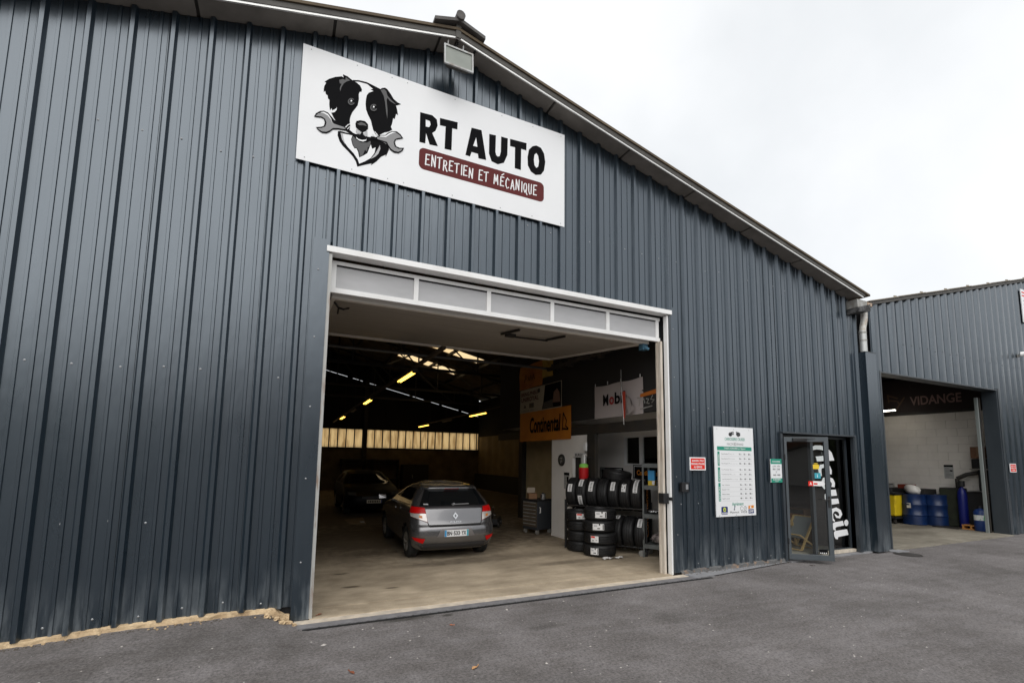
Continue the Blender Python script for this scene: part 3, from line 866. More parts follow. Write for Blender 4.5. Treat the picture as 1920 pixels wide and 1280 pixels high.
mb = MB(); mb.box(5.402, 5.50, 0.16, 7.15, 2.28, 2.47); part(mb, 'mezzanine_beam', m_steel_dark)
mb = MB(); mb.box(5.42, 5.50, 0.16, 7.10, 2.60, 5.6); part(mb, 'mezzanine_front', m_mezz)
mb = MB(); mb.box(6.30, 6.40, 4.0, 4.30, 0, 2.27); mb.box(6.30, 6.40, 5.02, 7.06, 0, 2.27); mb.box(6.30, 6.40, 4.30, 5.02, 1.78, 2.27); part(mb, 'recess_wall', m_plaster_y)
mb = MB(); mb.box(6.43, 6.47, 4.25, 5.05, 0, 1.80); part(mb, 'recess_door', m_core)
mb = MB(); mb.box(6.15, 6.42, 7.06, 7.28, 0, 5.7); part(mb, 'steel_column', m_steel_dark)
mb = MB(); mb.box(6.42, 10.2, 7.12, 7.2, 0, 5.8); part(mb, 'partition_wall', m_mezz)
# roof steel: trusses and purlins
def truss(y):
    mb = MB()
    zc = 4.75
    xl, xr = -7.1, 10.1
    mb.bar((xl, y, zc), (xr, y, zc), .07, .09)
    mb.bar((xl, y, zw(xl) - .12), (AX, y, zw(AX) - .10), .08, .10); mb.bar((AX, y, zw(AX) - .10), (xr, y, zw(xr) - .12), .08, .10)
    n = 8
    for i in range(n + 1):
        x_ = xl + (xr - xl) * i / n
        if zw(x_) - .15 > zc + .1: mb.bar((x_, y, zc), (x_, y, zw(x_) - .12), .045)
        if i < n:
            x2 = xl + (xr - xl) * (i + 1) / n
            if x_ < AX: mb.bar((x_, y, zc), (x2, y, min(zw(x2), zw(AX)) - .12), .04)
            else: mb.bar((x2, y, zc), (x_, y, zw(x_) - .12), .04)
    part(mb, 'roof_truss', m_steel_dark)
for y in (5.0, 10.0, 15.0, 19.0): truss(y)
for x_ in (-5.5, -3.6, -1.8, 0.2, 2.6, 4.2, 5.95, 7.5, 9.0):
    mb = MB(); mb.bar((x_, 0.2, zw(x_) - .02), (x_, 21, zw(x_) - .02), .08, .12); part(mb, 'purlin', m_steel_dark)
mb = MB(); mb.bar((2.5, 10, 4.75), (4.6, 15, 6.3), .05); mb.bar((3.4, 10, 4.75), (6.0, 15, 5.95), .05); part(mb, 'wind_brace', m_steel_dark)

# gutter end and cover of the downpipe
g = thing('roof_gutter', 'dirty grey box gutter end sticking out under the right eave of the workshop', 'gutter', (10.35, 0, 5.0))
GL = local(g)
mb = MB(); mb.box(10.22, 10.56, -0.24, 21.0, 4.97, 5.14); o = mb.build('trough', m_lead, None); o.parent = g; o.matrix_parent_inverse = GL
mb = MB(); mb.add([(10.18, -0.28, 4.85), (10.60, -0.28, 4.92), (10.60, -0.28, 5.07), (10.18, -0.28, 4.95), (10.18, 0.0, 4.85), (10.60, 0.0, 4.92), (10.60, 0.0, 5.07), (10.18, 0.0, 4.95)], [(0, 1, 2, 3), (7, 6, 5, 4), (0, 4, 5, 1), (3, 2, 6, 7), (0, 3, 7, 4), (1, 5, 6, 2)])
o = mb.build('end_plate', M('mouldy_black_zinc', (0.10, 0.10, 0.10), 0.8, col2=(0.015, 0.015, 0.015), scale=(9, 9, 9), lo=0.42, hi=0.58)); o.parent = g; o.matrix_parent_inverse = GL
dp = thing('downpipe', 'pale zinc downpipe with a kinked bend dropping into the dark boxed post', 'drainpipe', (10.7, -0.1, 4.0))
PL = local(dp)
def pp_(mb, name, mat, **kw):
    o = mb.build(name, mat, None, **kw); o.parent = dp; o.matrix_parent_inverse = PL
mb = MB(); mb.box(10.62, 10.80, -0.22, 0.02, 5.06, 5.14); pp_(mb, 'outlet', M('rust_stained_zinc', (0.40, 0.30, 0.22), 0.7), bevel=0.01)
mb = MB(); mb.tube([(10.70, -.10, 5.07), (10.70, -.10, 4.92), (10.69, -.10, 4.80), (10.62, -.10, 4.62), (10.60, -.10, 4.52)], 0.062, 12); pp_(mb, 'bend', M('rust_stained_bend', (0.62, 0.61, 0.57), 0.6, 0.1, col2=(0.40, 0.30, 0.22), scale=(8, 8, 8), lo=0.5, hi=0.72), smooth=True)
mb = MB(); mb.tube([(10.60, -.10, 4.54), (10.60, -.10, 4.0)], 0.066, 12); pp_(mb, 'pipe', M('pale_zinc', (0.55, 0.56, 0.55), 0.45, 0.4), smooth=True)
for z_ in (4.50, 4.33): mb = MB(); mb.tube([(10.60, -.10, z_ - .015), (10.60, -.10, z_ + .015)], 0.072, 12); pp_(mb, 'collar', m_lead, smooth=True)
pc = thing('boxed_post', 'tall smooth dark blue-grey boxed post between the workshop and the annex', 'post', (10.6, -0.1, 0))
mb = MB(); mb.box(-0.115, 0.255, -0.09, 0.14, 0.0, 4.06); mb.build('casing', m_clad, pc, bevel=0.004)
mb = MB(); mb.box(-0.118, 0.258, -0.093, 0.14, 4.061, 4.075); mb.build('cap', m_trim, pc)

# ------------------------------------------------------------------ reception: doorway, open door leaf, glass with lettering
def spart(mb, name, mat, **kw): return part(mb, name, mat, **kw)
mb = MB(); mb.box(DX0 - 0.03, DX1 + 0.05, -0.075, 0.02, DZ - 0.005, DZ + 0.025); spart(mb, 'doorway_flashing', m_trim)
for a, b in ((DX0 - .06, DX0), (DX1, DX1 + .11)):
    mb = MB(); mb.box(a, b, -0.046, 0.16, 0.0, DZ - 0.006); spart(mb, 'doorway_jamb', m_trim)
fixed = MB()
fixed.box(DX0, DX1, 0.10, 0.16, DZ - 0.06, DZ - 0.008); fixed.box(DX0, 9.0, 0.10, 0.16, 0.0, 0.02)
fixed.box(8.96, 9.04, 0.10, 0.16, 0.02, DZ - 0.06); fixed.box(DX1 - 0.035, DX1 - 0.001, 0.10, 0.16, 0.02, DZ - 0.06)
fixed.box(9.04, DX1 - .035, 0.10, 0.16, 0.02, 0.075)
shopfront = spart(fixed, 'shopfront_frame', m_trim)
mb = MB(); mb.add([(9.04, .128, .075), (DX1 - .035, .128, .075), (DX1 - .035, .128, DZ - .06), (9.04, .128, DZ - .06)], [(0, 1, 2, 3)]); mb.build('fixed_pane', m_glass, shopfront)
mb = MB(); mb.box(9.04, DX1 + 0.02, 0.03, 0.098, 0.0, 0.055); mb.build('cream_sill', m_cream, shopfront)
# vertical lettering reading downwards on the pane, leaning script
def arc(cx, cy, rx, ry, a0, a1, n=14): return [(cx + rx * math.cos(R(a0 + (a1 - a0) * i / n)), cy + ry * math.sin(R(a0 + (a1 - a0) * i / n))) for i in range(n + 1)]
ACC=[
 [(9.022,1.986),(9.047,2.064),(9.136,2.093),(9.308,2.099),(9.517,2.061),(9.665,1.962),(9.737,1.805),(9.562,1.907),(9.49,1.978),(9.338,2.011),(9.186,2.015),(9.072,1.999)],
 [(9.144,1.874),(9.601,1.908),(9.737,1.803),(9.184,1.78)],
 [(9.621,1.527),(9.632,1.605),(9.579,1.693),(9.426,1.735),(9.267,1.714),(9.2,1.636),(9.218,1.547),(9.282,1.491),(9.309,1.498),(9.3,1.56),(9.303,1.627),(9.329,1.648),(9.404,1.656),(9.494,1.638),(9.533,1.593),(9.514,1.532)],
 [(9.696,1.271),(9.712,1.353),(9.656,1.442),(9.495,1.481),(9.336,1.457),(9.275,1.381),(9.295,1.292),(9.36,1.236),(9.387,1.243),(9.378,1.305),(9.379,1.373),(9.402,1.392),(9.48,1.402),(9.573,1.386),(9.613,1.343),(9.589,1.279)],
 [(9.435,1.219),(9.726,1.224),(9.754,1.104),(9.456,1.097)],
 [(9.45,1.04),(9.785,1.046),(9.811,0.947),(9.557,0.931),(9.515,0.885),(9.476,0.858),(9.452,0.939)],
 [(9.438,1.199),(9.36,1.133),(9.357,1.044),(9.419,0.961),(9.512,0.994),(9.439,1.058),(9.45,1.111),(9.53,1.146)],
 [(9.635,0.739),(9.685,0.672),(9.812,0.654),(9.89,0.729),(9.848,0.818),(9.709,0.874),(9.536,0.847),(9.459,0.747),(9.504,0.638),(9.624,0.599),(9.644,0.612),(9.592,0.664),(9.586,0.738),(9.622,0.789),(9.69,0.802),(9.762,0.777),(9.794,0.732),(9.773,0.701),(9.729,0.707),(9.66,0.749)],
 [(9.531,0.541),(9.599,0.584),(9.899,0.603),(9.925,0.51),(9.67,0.492),(9.637,0.465),(9.649,0.426),(9.585,0.436),(9.537,0.49)],
 [(10.077,0.556),(10.064,0.525),(10.036,0.503),(9.999,0.496),(9.965,0.507),(9.941,0.531),(9.935,0.562),(9.948,0.594),(9.976,0.615),(10.012,0.622),(10.047,0.613),(10.071,0.588)],
 [(9.581,0.391),(9.615,0.417),(10.015,0.434),(10.055,0.32),(9.707,0.296),(9.696,0.249),(9.626,0.265),(9.588,0.313)],
]
fa = frame((0, 0.1215, 0), (1, 0, 0), (0, 0, 1))
mb = MB()
for i, p in enumerate(ACC): mb.poly(p, fa, .0003 * i, m_board)
mb.build('lettering', None, shopfront)
# the open leaf
ang = math.atan2(-0.437, 0.585)
leaf = thing('reception_door', 'grey aluminium glass door standing open outwards beside the green opening-hours sign', 'door', (7.985, -0.03, 0.0), ang)
LW, LH = 0.735, 2.215
lf = MB()
lf.box(0, LW, -.025, .025, 0.03, 0.125); lf.box(0, LW, -.025, .025, LH - .085, LH); lf.box(0, 0.045, -.0249, .0249, 0.125, LH - .085); lf.box(LW - .075, LW, -.0249, .0249, 0.125, LH - .085)
lf.build('door_frame', M('grey_door_aluminium', (0.055, 0.068, 0.078), 0.35, ior=1.7, col2=(0.075, 0.088, 0.098), scale=(5, 5, 1)), leaf, bevel=0.003)
mb = MB(); mb.add([(.055, 0, .125), (LW - .085, 0, .125), (LW - .085, 0, LH - .085), (.055, 0, LH - .085)], [(0, 1, 2, 3)]); mb.build('pane', m_glass, leaf)
mb = MB(); mb.box(0.14, 0.38, -.065, -.027, LH - .075, LH - .02); mb.bar((0.2, -.06, LH - .04), (.5, -.09, LH - .03), .02, .012); mb.build('door_closer', m_black, leaf, bevel=.004)
mb = MB(); mb.box(LW - .06, LW - .02, -.035, -.026, .96, 1.16); mb.tube([(LW - .04, -.03, 1.10), (LW - .04, -.075, 1.10), (LW - .17, -.075, 1.10)], .011, 8); mb.build('handle', m_black, leaf)
mb = MB(); mb.tube([(0.0, -.03, .3), (0, -.03, .4)], .014, 8); mb.tube([(0.0, -.03, 1.8), (0, -.03, 1.9)], .014, 8); mb.build('hinge', m_black, leaf)
fd = frame((0, -.002, 0), (1, 0, 0), (0, 0, 1))
def sticker(u0, v0, u1, v1, mat, name='sticker'):
    b_ = MB(); put_rect(b_, fd, u0, v0, u1, v1, 0.0005, mat); return b_
b_ = sticker(.47, 1.64, .57, 1.72, m_yel); put_rect(b_, fd, .49, 1.73, .55, 1.745, .0005, m_yel); b_.build('yellow_sticker', None, leaf)
b_ = sticker(.49, 1.47, .59, 1.57, m_teal); put_text(b_, 'i', fd, .53, 1.49, .545, 1.55, .0012, m_wprint, keep='c'); b_.build('teal_sticker', None, leaf)
b_ = MB()
b_.add([fd @ Vector((.53 + (.075 if math.cos(a * .3927) > 0 else .075) * math.cos(a * .3927) + (.05 if math.cos(a * .3927) > 0 else -.05), 1.38 + .045 * math.sin(a * .3927), .0006)) for a in range(16)], [tuple(range(16))], m_wprint)
put_rect(b_, fd, .38, 1.335, .46, 1.42, .0009, m_red); put_text(b_, 'A', fd, .40, 1.35, .44, 1.405, .0014, m_wprint, bold=.02); put_rect(b_, fd, .47, 1.36, .53, 1.39, .0012, m_red)
b_.build('oval_sticker', None, leaf)
b_ = MB(); put_rect(b_, fd, .50, .14, .64, .22, .0006, m_ink)
for i in range(4): put_rect(b_, fd, .515 + i * .03, .15, .53 + i * .03, .17, .0012, m_wprint)
b_.build('black_sticker', None, leaf)
# reception interior shell
mb = MB(); mb.box(7.0, 10.2, 0.14, 4.6, -0.1, 0.001)
struct(mb.build('reception_floor', M('grey_lino', (0.52, 0.49, 0.43), 0.6, col2=(0.44, 0.41, 0.36), scale=(3, 3, 3))))
mb = MB(); mb.box(6.95, 7.05, 0.14, 3.0, 0, 2.44); spart(mb, 'partition_wall', m_plaster_y)
mb = MB(); mb.box(7.05, 10.2, 2.9, 3.0, 0, 2.44); spart(mb, 'partition_wall', M('brown_wall', (0.16, 0.12, 0.09), 0.9, col2=(0.12, 0.09, 0.07), scale=(2, 2, 2)))

# reception furniture
def deckchair(name, label, loc, rz):
    t = thing(name, label, 'deck chair', loc, rz, 'deck chairs in the reception')
    wood = M('pale_beech', (0.80, 0.56, 0.27), 0.55, col2=(0.70, 0.47, 0.20), scale=(30, 30, 30)) if 'pale_beech' not in bpy.data.materials else bpy.data.materials['pale_beech']
    for y in (0, .48):
        for p, q in (((.0, y, .04), (.56, y, .86)), ((.0, y + .03, .42), (.66, y + .03, .03)), ((.42, y - .03, .68), (.55, y - .03, .06))):
            b = MB(); b.bar(p, q, .028, .045, up=(0, 1, 0)); b.build('rail', wood, t)
    for p in ((.56, .86), (.66, .03), (.0, .04), (.0, .42)):
        b = MB(); b.tube([(p[0], 0, p[1]), (p[0], .48, p[1])], .016, 8); b.build('crossbar', wood, t)
    b = MB(); n = 12; vs = []; fs = []
    for i in range(n + 1):
        s = i / n; x_ = .0 + .56 * s; z_ = .42 + (.86 - .42) * s - .33 * math.sin(math.pi * s) ** 1.0 * (1 - .25 * s)
        vs += [(x_, .02, z_), (x_, .46, z_)]
    for i in range(n): fs.append((2 * i, 2 * i + 2, 2 * i + 3, 2 * i + 1))
    b.add(vs, fs); b.build('canvas', M('grey_canvas', (0.33, 0.36, 0.38), 0.9), t, smooth=True)
    return t
deckchair('deck_chair', 'pale wooden deck chair with grey canvas just inside the reception doorway', (9.02, 0.42, 0.0), 0.0).scale = (.80, .9, .76)
deckchair('deck_chair', 'grey deck chair half hidden behind the narrow glass strip of the reception door', (9.75, 1.0, 0.0), 0.1).scale = (.85, .9, .85)
t = thing('reception_counter', 'dark reception counter with small drawers behind the deck chair', 'counter', (9.2, 2.1, 0))
mb = MB(); mb.box(-.9, .95, 0, .55, 0, 1.02); mb.build('cabinet', M('dark_counter', (0.02, 0.018, 0.018), 0.5), t, bevel=.01)
mb = MB(); mb.box(-.95, 1.0, -.04, .58, 1.02, 1.06); mb.build('top', M('pale_counter_top', (0.32, 0.31, 0.30), 0.5), t, bevel=.008)
for i in range(4):
    for j in range(2):
        mb = MB(); mb.box(-.8 + i * .43, -.46 + i * .43, -.015, -.001, .25 + j * .36, .52 + j * .36); mb.build('drawer', m_black, t)
        mb = MB(); put_rect(mb, frame((0, -.016, 0), (1, 0, 0), (0, 0, 1)), -.72 + i * .43, .42 + j * .36, -.57 + i * .43, .48 + j * .36, 0, M('pink_tag', (.5, .22, .22), .6) if 'pink_tag' not in bpy.data.materials else bpy.data.materials['pink_tag']); mb.build('drawer_tag', None, t)
t = thing('paper_heap', 'crumpled white papers lying on the dark reception counter', 'papers', (8.9, 2.25, 1.06))
mb = MB()
rp = random.Random(8)
for i in range(26):
    a = rp.uniform(0, 6.28); cx, cy = rp.uniform(-.3, .3), rp.uniform(-.1, .15); z_ = .005 + i * .004
    vs = [(cx + .13 * math.cos(a + q * 1.571) + 0, cy + .09 * math.sin(a + q * 1.571), z_ + rp.uniform(0, .03)) for q in range(4)]
    mb.add(vs, [(0, 1, 2, 3)])
mb.build('sheet', m_paper, t)
t = thing('red_box', 'dull red box standing on a shelf seen through the reception door glass', 'box', (9.95, 2.3, 1.07))
mb = MB(); mb.box(-.22, .22, -.1, .1, 0, .17); mb.build('carton', M('dull_red_card', (.20, .035, .03), .7), t, bevel=.006)
mb = MB(); mb.box(-.2, .2, -.08, .08, .171, .20); mb.build('lid', m_paper, t)
t = thing('shelf_unit', 'low brown shelf unit with boxes seen through the reception glass', 'shelves', (10.0, 1.25, 0))
for z_ in (.03, .42, .72): mb = MB(); mb.box(-.05, .17, -.3, .3, z_, z_ + .03); mb.build('shelf', M('brown_shelf', (.12, .07, .04), .6) if 'brown_shelf' not in bpy.data.materials else bpy.data.materials['brown_shelf'], t)
for y in (-.3, .28): mb = MB(); mb.box(-.048, .168, y - .002, y + .022, 0, .75); mb.build('side_panel', bpy.data.materials['brown_shelf'], t)
mb = MB(); mb.box(.0, .15, -.2, .2, .46, .62); mb.build('orange_box', M('dull_orange_card', (.35, .14, .04), .7), t)

# ------------------------------------------------------------------ signs on the facade
def board_thing(name, label, cat, x0, z0, x1, z1, y=-0.060, th=0.018, mat=None, group=None):
    t = thing(name, label, cat, (x0, y, z0), 0, group)
    mb = MB(); mb.box(0, x1 - x0, -th, 0, 0, z1 - z0); mb.build('panel', mat or m_board, t)
    return t, frame((0, -th, 0), (1, 0, 0), (0, 0, 1))
DOG=[
 ('K',[(0.256,1.06),(0.304,1.116),(0.373,1.168),(0.449,1.206),(0.469,1.195),(0.458,1.237),(0.515,1.229),(0.573,1.199),(0.625,1.187),(0.666,1.163),(0.689,1.12),(0.687,1.087),(0.664,1.078),(0.655,1.042),(0.66,0.98),(0.65,0.893),(0.624,0.839),(0.593,0.783),(0.573,0.719),(0.567,0.666),(0.574,0.593),(0.571,0.541),(0.527,0.527),(0.508,0.577),(0.468,0.583),(0.413,0.595),(0.378,0.64),(0.353,0.688),(0.387,0.708),(0.409,0.77),(0.378,0.74),(0.363,0.722),(0.352,0.75),(0.336,0.713),(0.324,0.784),(0.323,0.846),(0.306,0.859),(0.299,0.9),(0.279,0.905),(0.269,0.946),(0.254,0.921),(0.253,0.958),(0.256,1.003),(0.275,1.054)]),
 ('K',[(0.757,1.21),(0.804,1.208),(0.863,1.204),(0.911,1.205),(0.933,1.23),(0.969,1.247),(0.999,1.235),(1.044,1.185),(1.083,1.132),(1.133,1.103),(1.18,1.094),(1.116,1.051),(1.131,1.003),(1.146,0.928),(1.121,0.94),(1.106,0.862),(1.087,0.869),(1.075,0.785),(1.062,0.742),(1.081,0.709),(1.041,0.669),(0.982,0.637),(0.914,0.576),(0.878,0.584),(0.847,0.632),(0.833,0.679),(0.813,0.749),(0.775,0.814),(0.751,0.87),(0.742,0.945),(0.743,1.01),(0.752,1.065),(0.773,1.105),(0.828,1.148),(0.794,1.159),(0.823,1.176),(0.787,1.195)]),
 ('K',[(0.573,1.203),(0.652,1.229),(0.744,1.238),(0.815,1.226),(0.91,1.207),(0.905,1.193),(0.804,1.202),(0.745,1.216),(0.652,1.21),(0.585,1.188)]),
 ('K',[(0.438,0.479),(0.438,0.423),(0.463,0.356),(0.504,0.307),(0.562,0.262),(0.62,0.211),(0.662,0.155),(0.682,0.092),(0.748,0.13),(0.849,0.185),(0.839,0.154),(0.906,0.227),(0.961,0.307),(1.015,0.349),(1.014,0.317),(1.051,0.425),(1.042,0.487),(0.94,0.513),(0.823,0.521),(0.607,0.49),(0.473,0.49)]),
 ('W',[(0.491,0.465),(0.607,0.477),(0.593,0.422),(0.613,0.353),(0.638,0.317),(0.66,0.324),(0.682,0.286),(0.699,0.216),(0.748,0.256),(0.792,0.301),(0.827,0.426),(0.847,0.375),(0.886,0.406),(0.878,0.333),(0.835,0.25),(0.769,0.187),(0.703,0.136),(0.683,0.186),(0.63,0.252),(0.56,0.311),(0.501,0.38),(0.481,0.437)]),
 ('G',[(0.937,0.454),(0.945,0.405),(0.924,0.335),(0.891,0.287),(0.835,0.238),(0.879,0.308),(0.911,0.382)]),
 ('G',[(0.469,0.464),(0.496,0.469),(0.505,0.407),(0.531,0.334),(0.489,0.389)]),
 ('D',[(0.598,0.437),(0.619,0.468),(0.655,0.436),(0.712,0.416),(0.78,0.437),(0.818,0.488),(0.826,0.445),(0.811,0.383),(0.794,0.384),(0.786,0.318),(0.762,0.336),(0.742,0.267),(0.71,0.232),(0.689,0.301),(0.659,0.336),(0.637,0.323),(0.612,0.378)]),
 ('K',[(0.594,0.517),(0.64,0.507),(0.696,0.519),(0.717,0.564),(0.741,0.533),(0.788,0.516),(0.834,0.525),(0.892,0.543),(0.825,0.477),(0.78,0.437),(0.712,0.416),(0.666,0.433),(0.641,0.476),(0.607,0.49)]),
 ('W',[(0.649,0.472),(0.676,0.453),(0.722,0.453),(0.767,0.471),(0.774,0.489),(0.77,0.46),(0.734,0.435),(0.689,0.434),(0.656,0.449)]),
 ('K',[(0.634,0.638),(0.643,0.677),(0.688,0.704),(0.745,0.711),(0.783,0.681),(0.786,0.624),(0.762,0.585),(0.718,0.551),(0.671,0.574),(0.641,0.596)]),
 ('D',[(0.656,0.648),(0.7,0.683),(0.746,0.678),(0.77,0.651),(0.724,0.649),(0.679,0.634)]),
 ('G',[(0.648,0.579),(0.683,0.559),(0.704,0.547),(0.69,0.523),(0.662,0.518),(0.644,0.537)]),
 ('G',[(0.73,0.53),(0.762,0.576),(0.779,0.59),(0.782,0.521),(0.76,0.511)]),
 ('D',[(0.418,1.141),(0.461,1.17),(0.49,1.168),(0.493,1.208),(0.545,1.182),(0.507,1.155),(0.475,1.117),(0.45,1.057),(0.439,0.995),(0.432,1.037),(0.448,1.101),(0.429,1.1)]),
 ('D',[(0.913,1.192),(0.958,1.219),(0.983,1.202),(1.003,1.143),(1.047,1.106),(1.116,1.064),(1.085,1.067),(1.036,1.082),(1.001,1.116),(0.994,1.074),(1.011,0.948),(1.013,0.83),(0.995,0.916),(0.977,1.041),(0.956,1.126)]),
 ('K',[(0.164,0.573),(0.185,0.623),(0.225,0.664),(0.267,0.683),(0.316,0.675),(0.356,0.638),(0.39,0.606),(0.446,0.588),(0.496,0.586),(0.519,0.562),(0.606,0.515),(0.607,0.477),(0.527,0.512),(0.44,0.498),(0.381,0.479),(0.35,0.438),(0.314,0.407),(0.261,0.396),(0.217,0.419),(0.192,0.447),(0.246,0.469),(0.277,0.488),(0.288,0.535),(0.273,0.579),(0.24,0.586),(0.198,0.576)]),
 ('M',[(0.181,0.587),(0.211,0.63),(0.258,0.654),(0.301,0.645),(0.342,0.602),(0.387,0.556),(0.448,0.551),(0.505,0.551),(0.524,0.528),(0.439,0.516),(0.38,0.497),(0.344,0.454),(0.308,0.424),(0.26,0.414),(0.227,0.428),(0.211,0.438),(0.258,0.457),(0.294,0.487),(0.305,0.54),(0.288,0.584),(0.25,0.602),(0.208,0.591)]),
 ('W',[(0.226,0.647),(0.268,0.669),(0.317,0.656),(0.355,0.607),(0.371,0.55),(0.353,0.594),(0.313,0.636),(0.269,0.65)]),
 ('K',[(0.822,0.534),(0.892,0.543),(0.925,0.582),(0.996,0.605),(1.03,0.646),(1.076,0.683),(1.136,0.7),(1.186,0.677),(1.223,0.632),(1.165,0.604),(1.135,0.588),(1.118,0.55),(1.138,0.498),(1.181,0.491),(1.24,0.507),(1.219,0.457),(1.172,0.414),(1.112,0.405),(1.063,0.429),(1.031,0.471),(1.012,0.504),(0.893,0.511),(0.824,0.496)]),
 ('M',[(0.898,0.539),(0.932,0.566),(1.002,0.585),(1.037,0.629),(1.083,0.667),(1.131,0.679),(1.175,0.66),(1.2,0.635),(1.152,0.613),(1.117,0.583),(1.103,0.539),(1.121,0.486),(1.17,0.471),(1.218,0.487),(1.201,0.456),(1.165,0.43),(1.117,0.426),(1.074,0.445),(1.043,0.481),(1.021,0.519),(0.905,0.521)]),
 ('W',[(0.932,0.574),(1.002,0.597),(1.042,0.641),(1.083,0.675),(1.131,0.685),(1.089,0.661),(1.043,0.62),(1.005,0.579),(0.938,0.564)]),
 ('W',[(0.517,0.551),(0.54,0.591),(0.572,0.62),(0.573,0.611),(0.546,0.583),(0.526,0.549)]),
 ('W',[(0.54,0.537),(0.567,0.578),(0.571,0.572),(0.549,0.534)]),
 ('W',[(0.838,0.575),(0.846,0.582),(0.882,0.545),(0.876,0.535)]),
 ('W',[(0.863,0.604),(0.87,0.611),(0.907,0.576),(0.9,0.566)]),
 ('W',[(0.344,0.701),(0.379,0.718),(0.4,0.747),(0.412,0.78),(0.408,0.738),(0.388,0.703),(0.359,0.688)]),
 ('D',[(0.611,0.905),(0.605,0.89),(0.595,0.877),(0.584,0.867),(0.571,0.861),(0.558,0.86),(0.547,0.864),(0.538,0.873),(0.533,0.885),(0.532,0.9),(0.536,0.915),(0.543,0.93),(0.553,0.942),(0.566,0.951),(0.579,0.955),(0.591,0.953),(0.601,0.947),(0.593,0.936),(0.586,0.941),(0.577,0.941),(0.567,0.939),(0.559,0.932),(0.551,0.924),(0.546,0.913),(0.543,0.902),(0.544,0.891),(0.548,0.883),(0.554,0.876),(0.562,0.873),(0.571,0.874),(0.581,0.878),(0.589,0.885),(0.596,0.895),(0.6,0.906)]),
 ('D',[(0.592,0.902),(0.587,0.893),(0.58,0.886),(0.572,0.882),(0.564,0.881),(0.557,0.884),(0.552,0.89),(0.55,0.899),(0.551,0.908),(0.557,0.908),(0.557,0.901),(0.558,0.895),(0.562,0.891),(0.566,0.889),(0.572,0.889),(0.578,0.892),(0.583,0.897),(0.586,0.903)]),
 ('W',[(0.582,0.921),(0.579,0.911),(0.572,0.905),(0.565,0.906),(0.562,0.914),(0.564,0.924),(0.571,0.93),(0.578,0.929)]),
 ('D',[(0.88,0.919),(0.874,0.903),(0.864,0.89),(0.852,0.879),(0.838,0.874),(0.825,0.873),(0.813,0.877),(0.805,0.886),(0.799,0.898),(0.799,0.913),(0.802,0.929),(0.81,0.944),(0.821,0.956),(0.833,0.965),(0.847,0.969),(0.86,0.968),(0.871,0.962),(0.862,0.95),(0.854,0.955),(0.845,0.956),(0.835,0.953),(0.826,0.947),(0.818,0.938),(0.813,0.927),(0.81,0.915),(0.811,0.905),(0.814,0.896),(0.821,0.889),(0.829,0.886),(0.839,0.887),(0.849,0.891),(0.857,0.898),(0.864,0.908),(0.869,0.919)]),
 ('D',[(0.861,0.915),(0.855,0.906),(0.848,0.899),(0.84,0.895),(0.831,0.894),(0.824,0.897),(0.819,0.903),(0.817,0.912),(0.818,0.922),(0.825,0.922),(0.824,0.915),(0.825,0.909),(0.829,0.904),(0.834,0.902),(0.84,0.903),(0.846,0.905),(0.851,0.91),(0.854,0.917)]),
 ('W',[(0.85,0.935),(0.847,0.925),(0.84,0.918),(0.833,0.919),(0.829,0.927),(0.832,0.938),(0.839,0.944),(0.847,0.943)]),
]
RT=[
 ([(1.43,1.071),(1.592,1.083),(1.656,1.043),(1.67,0.959),(1.641,0.873),(1.6,0.833),(1.683,0.671),(1.57,0.66),(1.517,0.806),(1.512,0.657),(1.434,0.654)],[(1.507,0.993),(1.563,0.99),(1.575,0.943),(1.556,0.9),(1.51,0.895)]),
 ([(1.698,1.08),(1.947,1.101),(1.945,0.995),(1.873,0.989),(1.871,0.67),(1.775,0.664),(1.78,0.985),(1.701,0.976)],None),
 ([(2.148,1.089),(2.296,1.101),(2.375,0.682),(2.26,0.673),(2.25,0.736),(2.157,0.735),(2.136,0.663),(2.069,0.665)],[(2.219,0.97),(2.24,0.835),(2.177,0.832)]),
 ([(2.413,1.083),(2.514,1.093),(2.512,0.843),(2.524,0.801),(2.548,0.785),(2.577,0.8),(2.594,0.869),(2.595,1.102),(2.699,1.107),(2.696,0.853),(2.645,0.721),(2.551,0.67),(2.456,0.688),(2.414,0.791)],None),
 ([(2.735,1.112),(3.0,1.129),(2.997,1.015),(2.914,1.014),(2.913,0.689),(2.815,0.689),(2.815,1.007),(2.737,1.001)],None),
 ([(3.161,1.143),(3.238,1.131),(3.291,1.057),(3.313,0.93),(3.293,0.791),(3.242,0.711),(3.152,0.681),(3.076,0.712),(3.025,0.792),(3.018,0.914),(3.039,1.04),(3.097,1.111)],[(3.162,1.025),(3.193,0.991),(3.207,0.91),(3.195,0.822),(3.164,0.794),(3.133,0.828),(3.122,0.909),(3.131,0.991)]),
]

sg, fs_ = board_thing('sign_board', 'big white garage sign with dog emblem, black lettering and maroon band above the doorway', 'sign', -0.402, 5.181, 3.243, 6.645, -0.040, 0.012)
mats = {'K': m_ink, 'W': m_board, 'G': m_greyl, 'M': m_grey5, 'D': m_grey2}
mb = MB()
for i, (k, p) in enumerate(DOG): mb.poly(p, fs_, 0.0012 + 0.00035 * i, mats[k])
mb.build('dog_emblem', None, sg)
mb = MB()
for o_, h_ in RT: mb.poly(o_, fs_, 0.0015, m_ink, hole=h_)
mb.build('lettering', None, sg)
def rrect(u0, v0, u1, v1, r, n=6):
    o = []
    for cx, cy, a0 in ((u1 - r, v0 + r, -90), (u1 - r, v1 - r, 0), (u0 + r, v1 - r, 90), (u0 + r, v0 + r, 180)):
        o += [(cx + r * math.cos(R(a0 + 90 * i / n)), cy + r * math.sin(R(a0 + 90 * i / n))) for i in range(n + 1)]
    return o
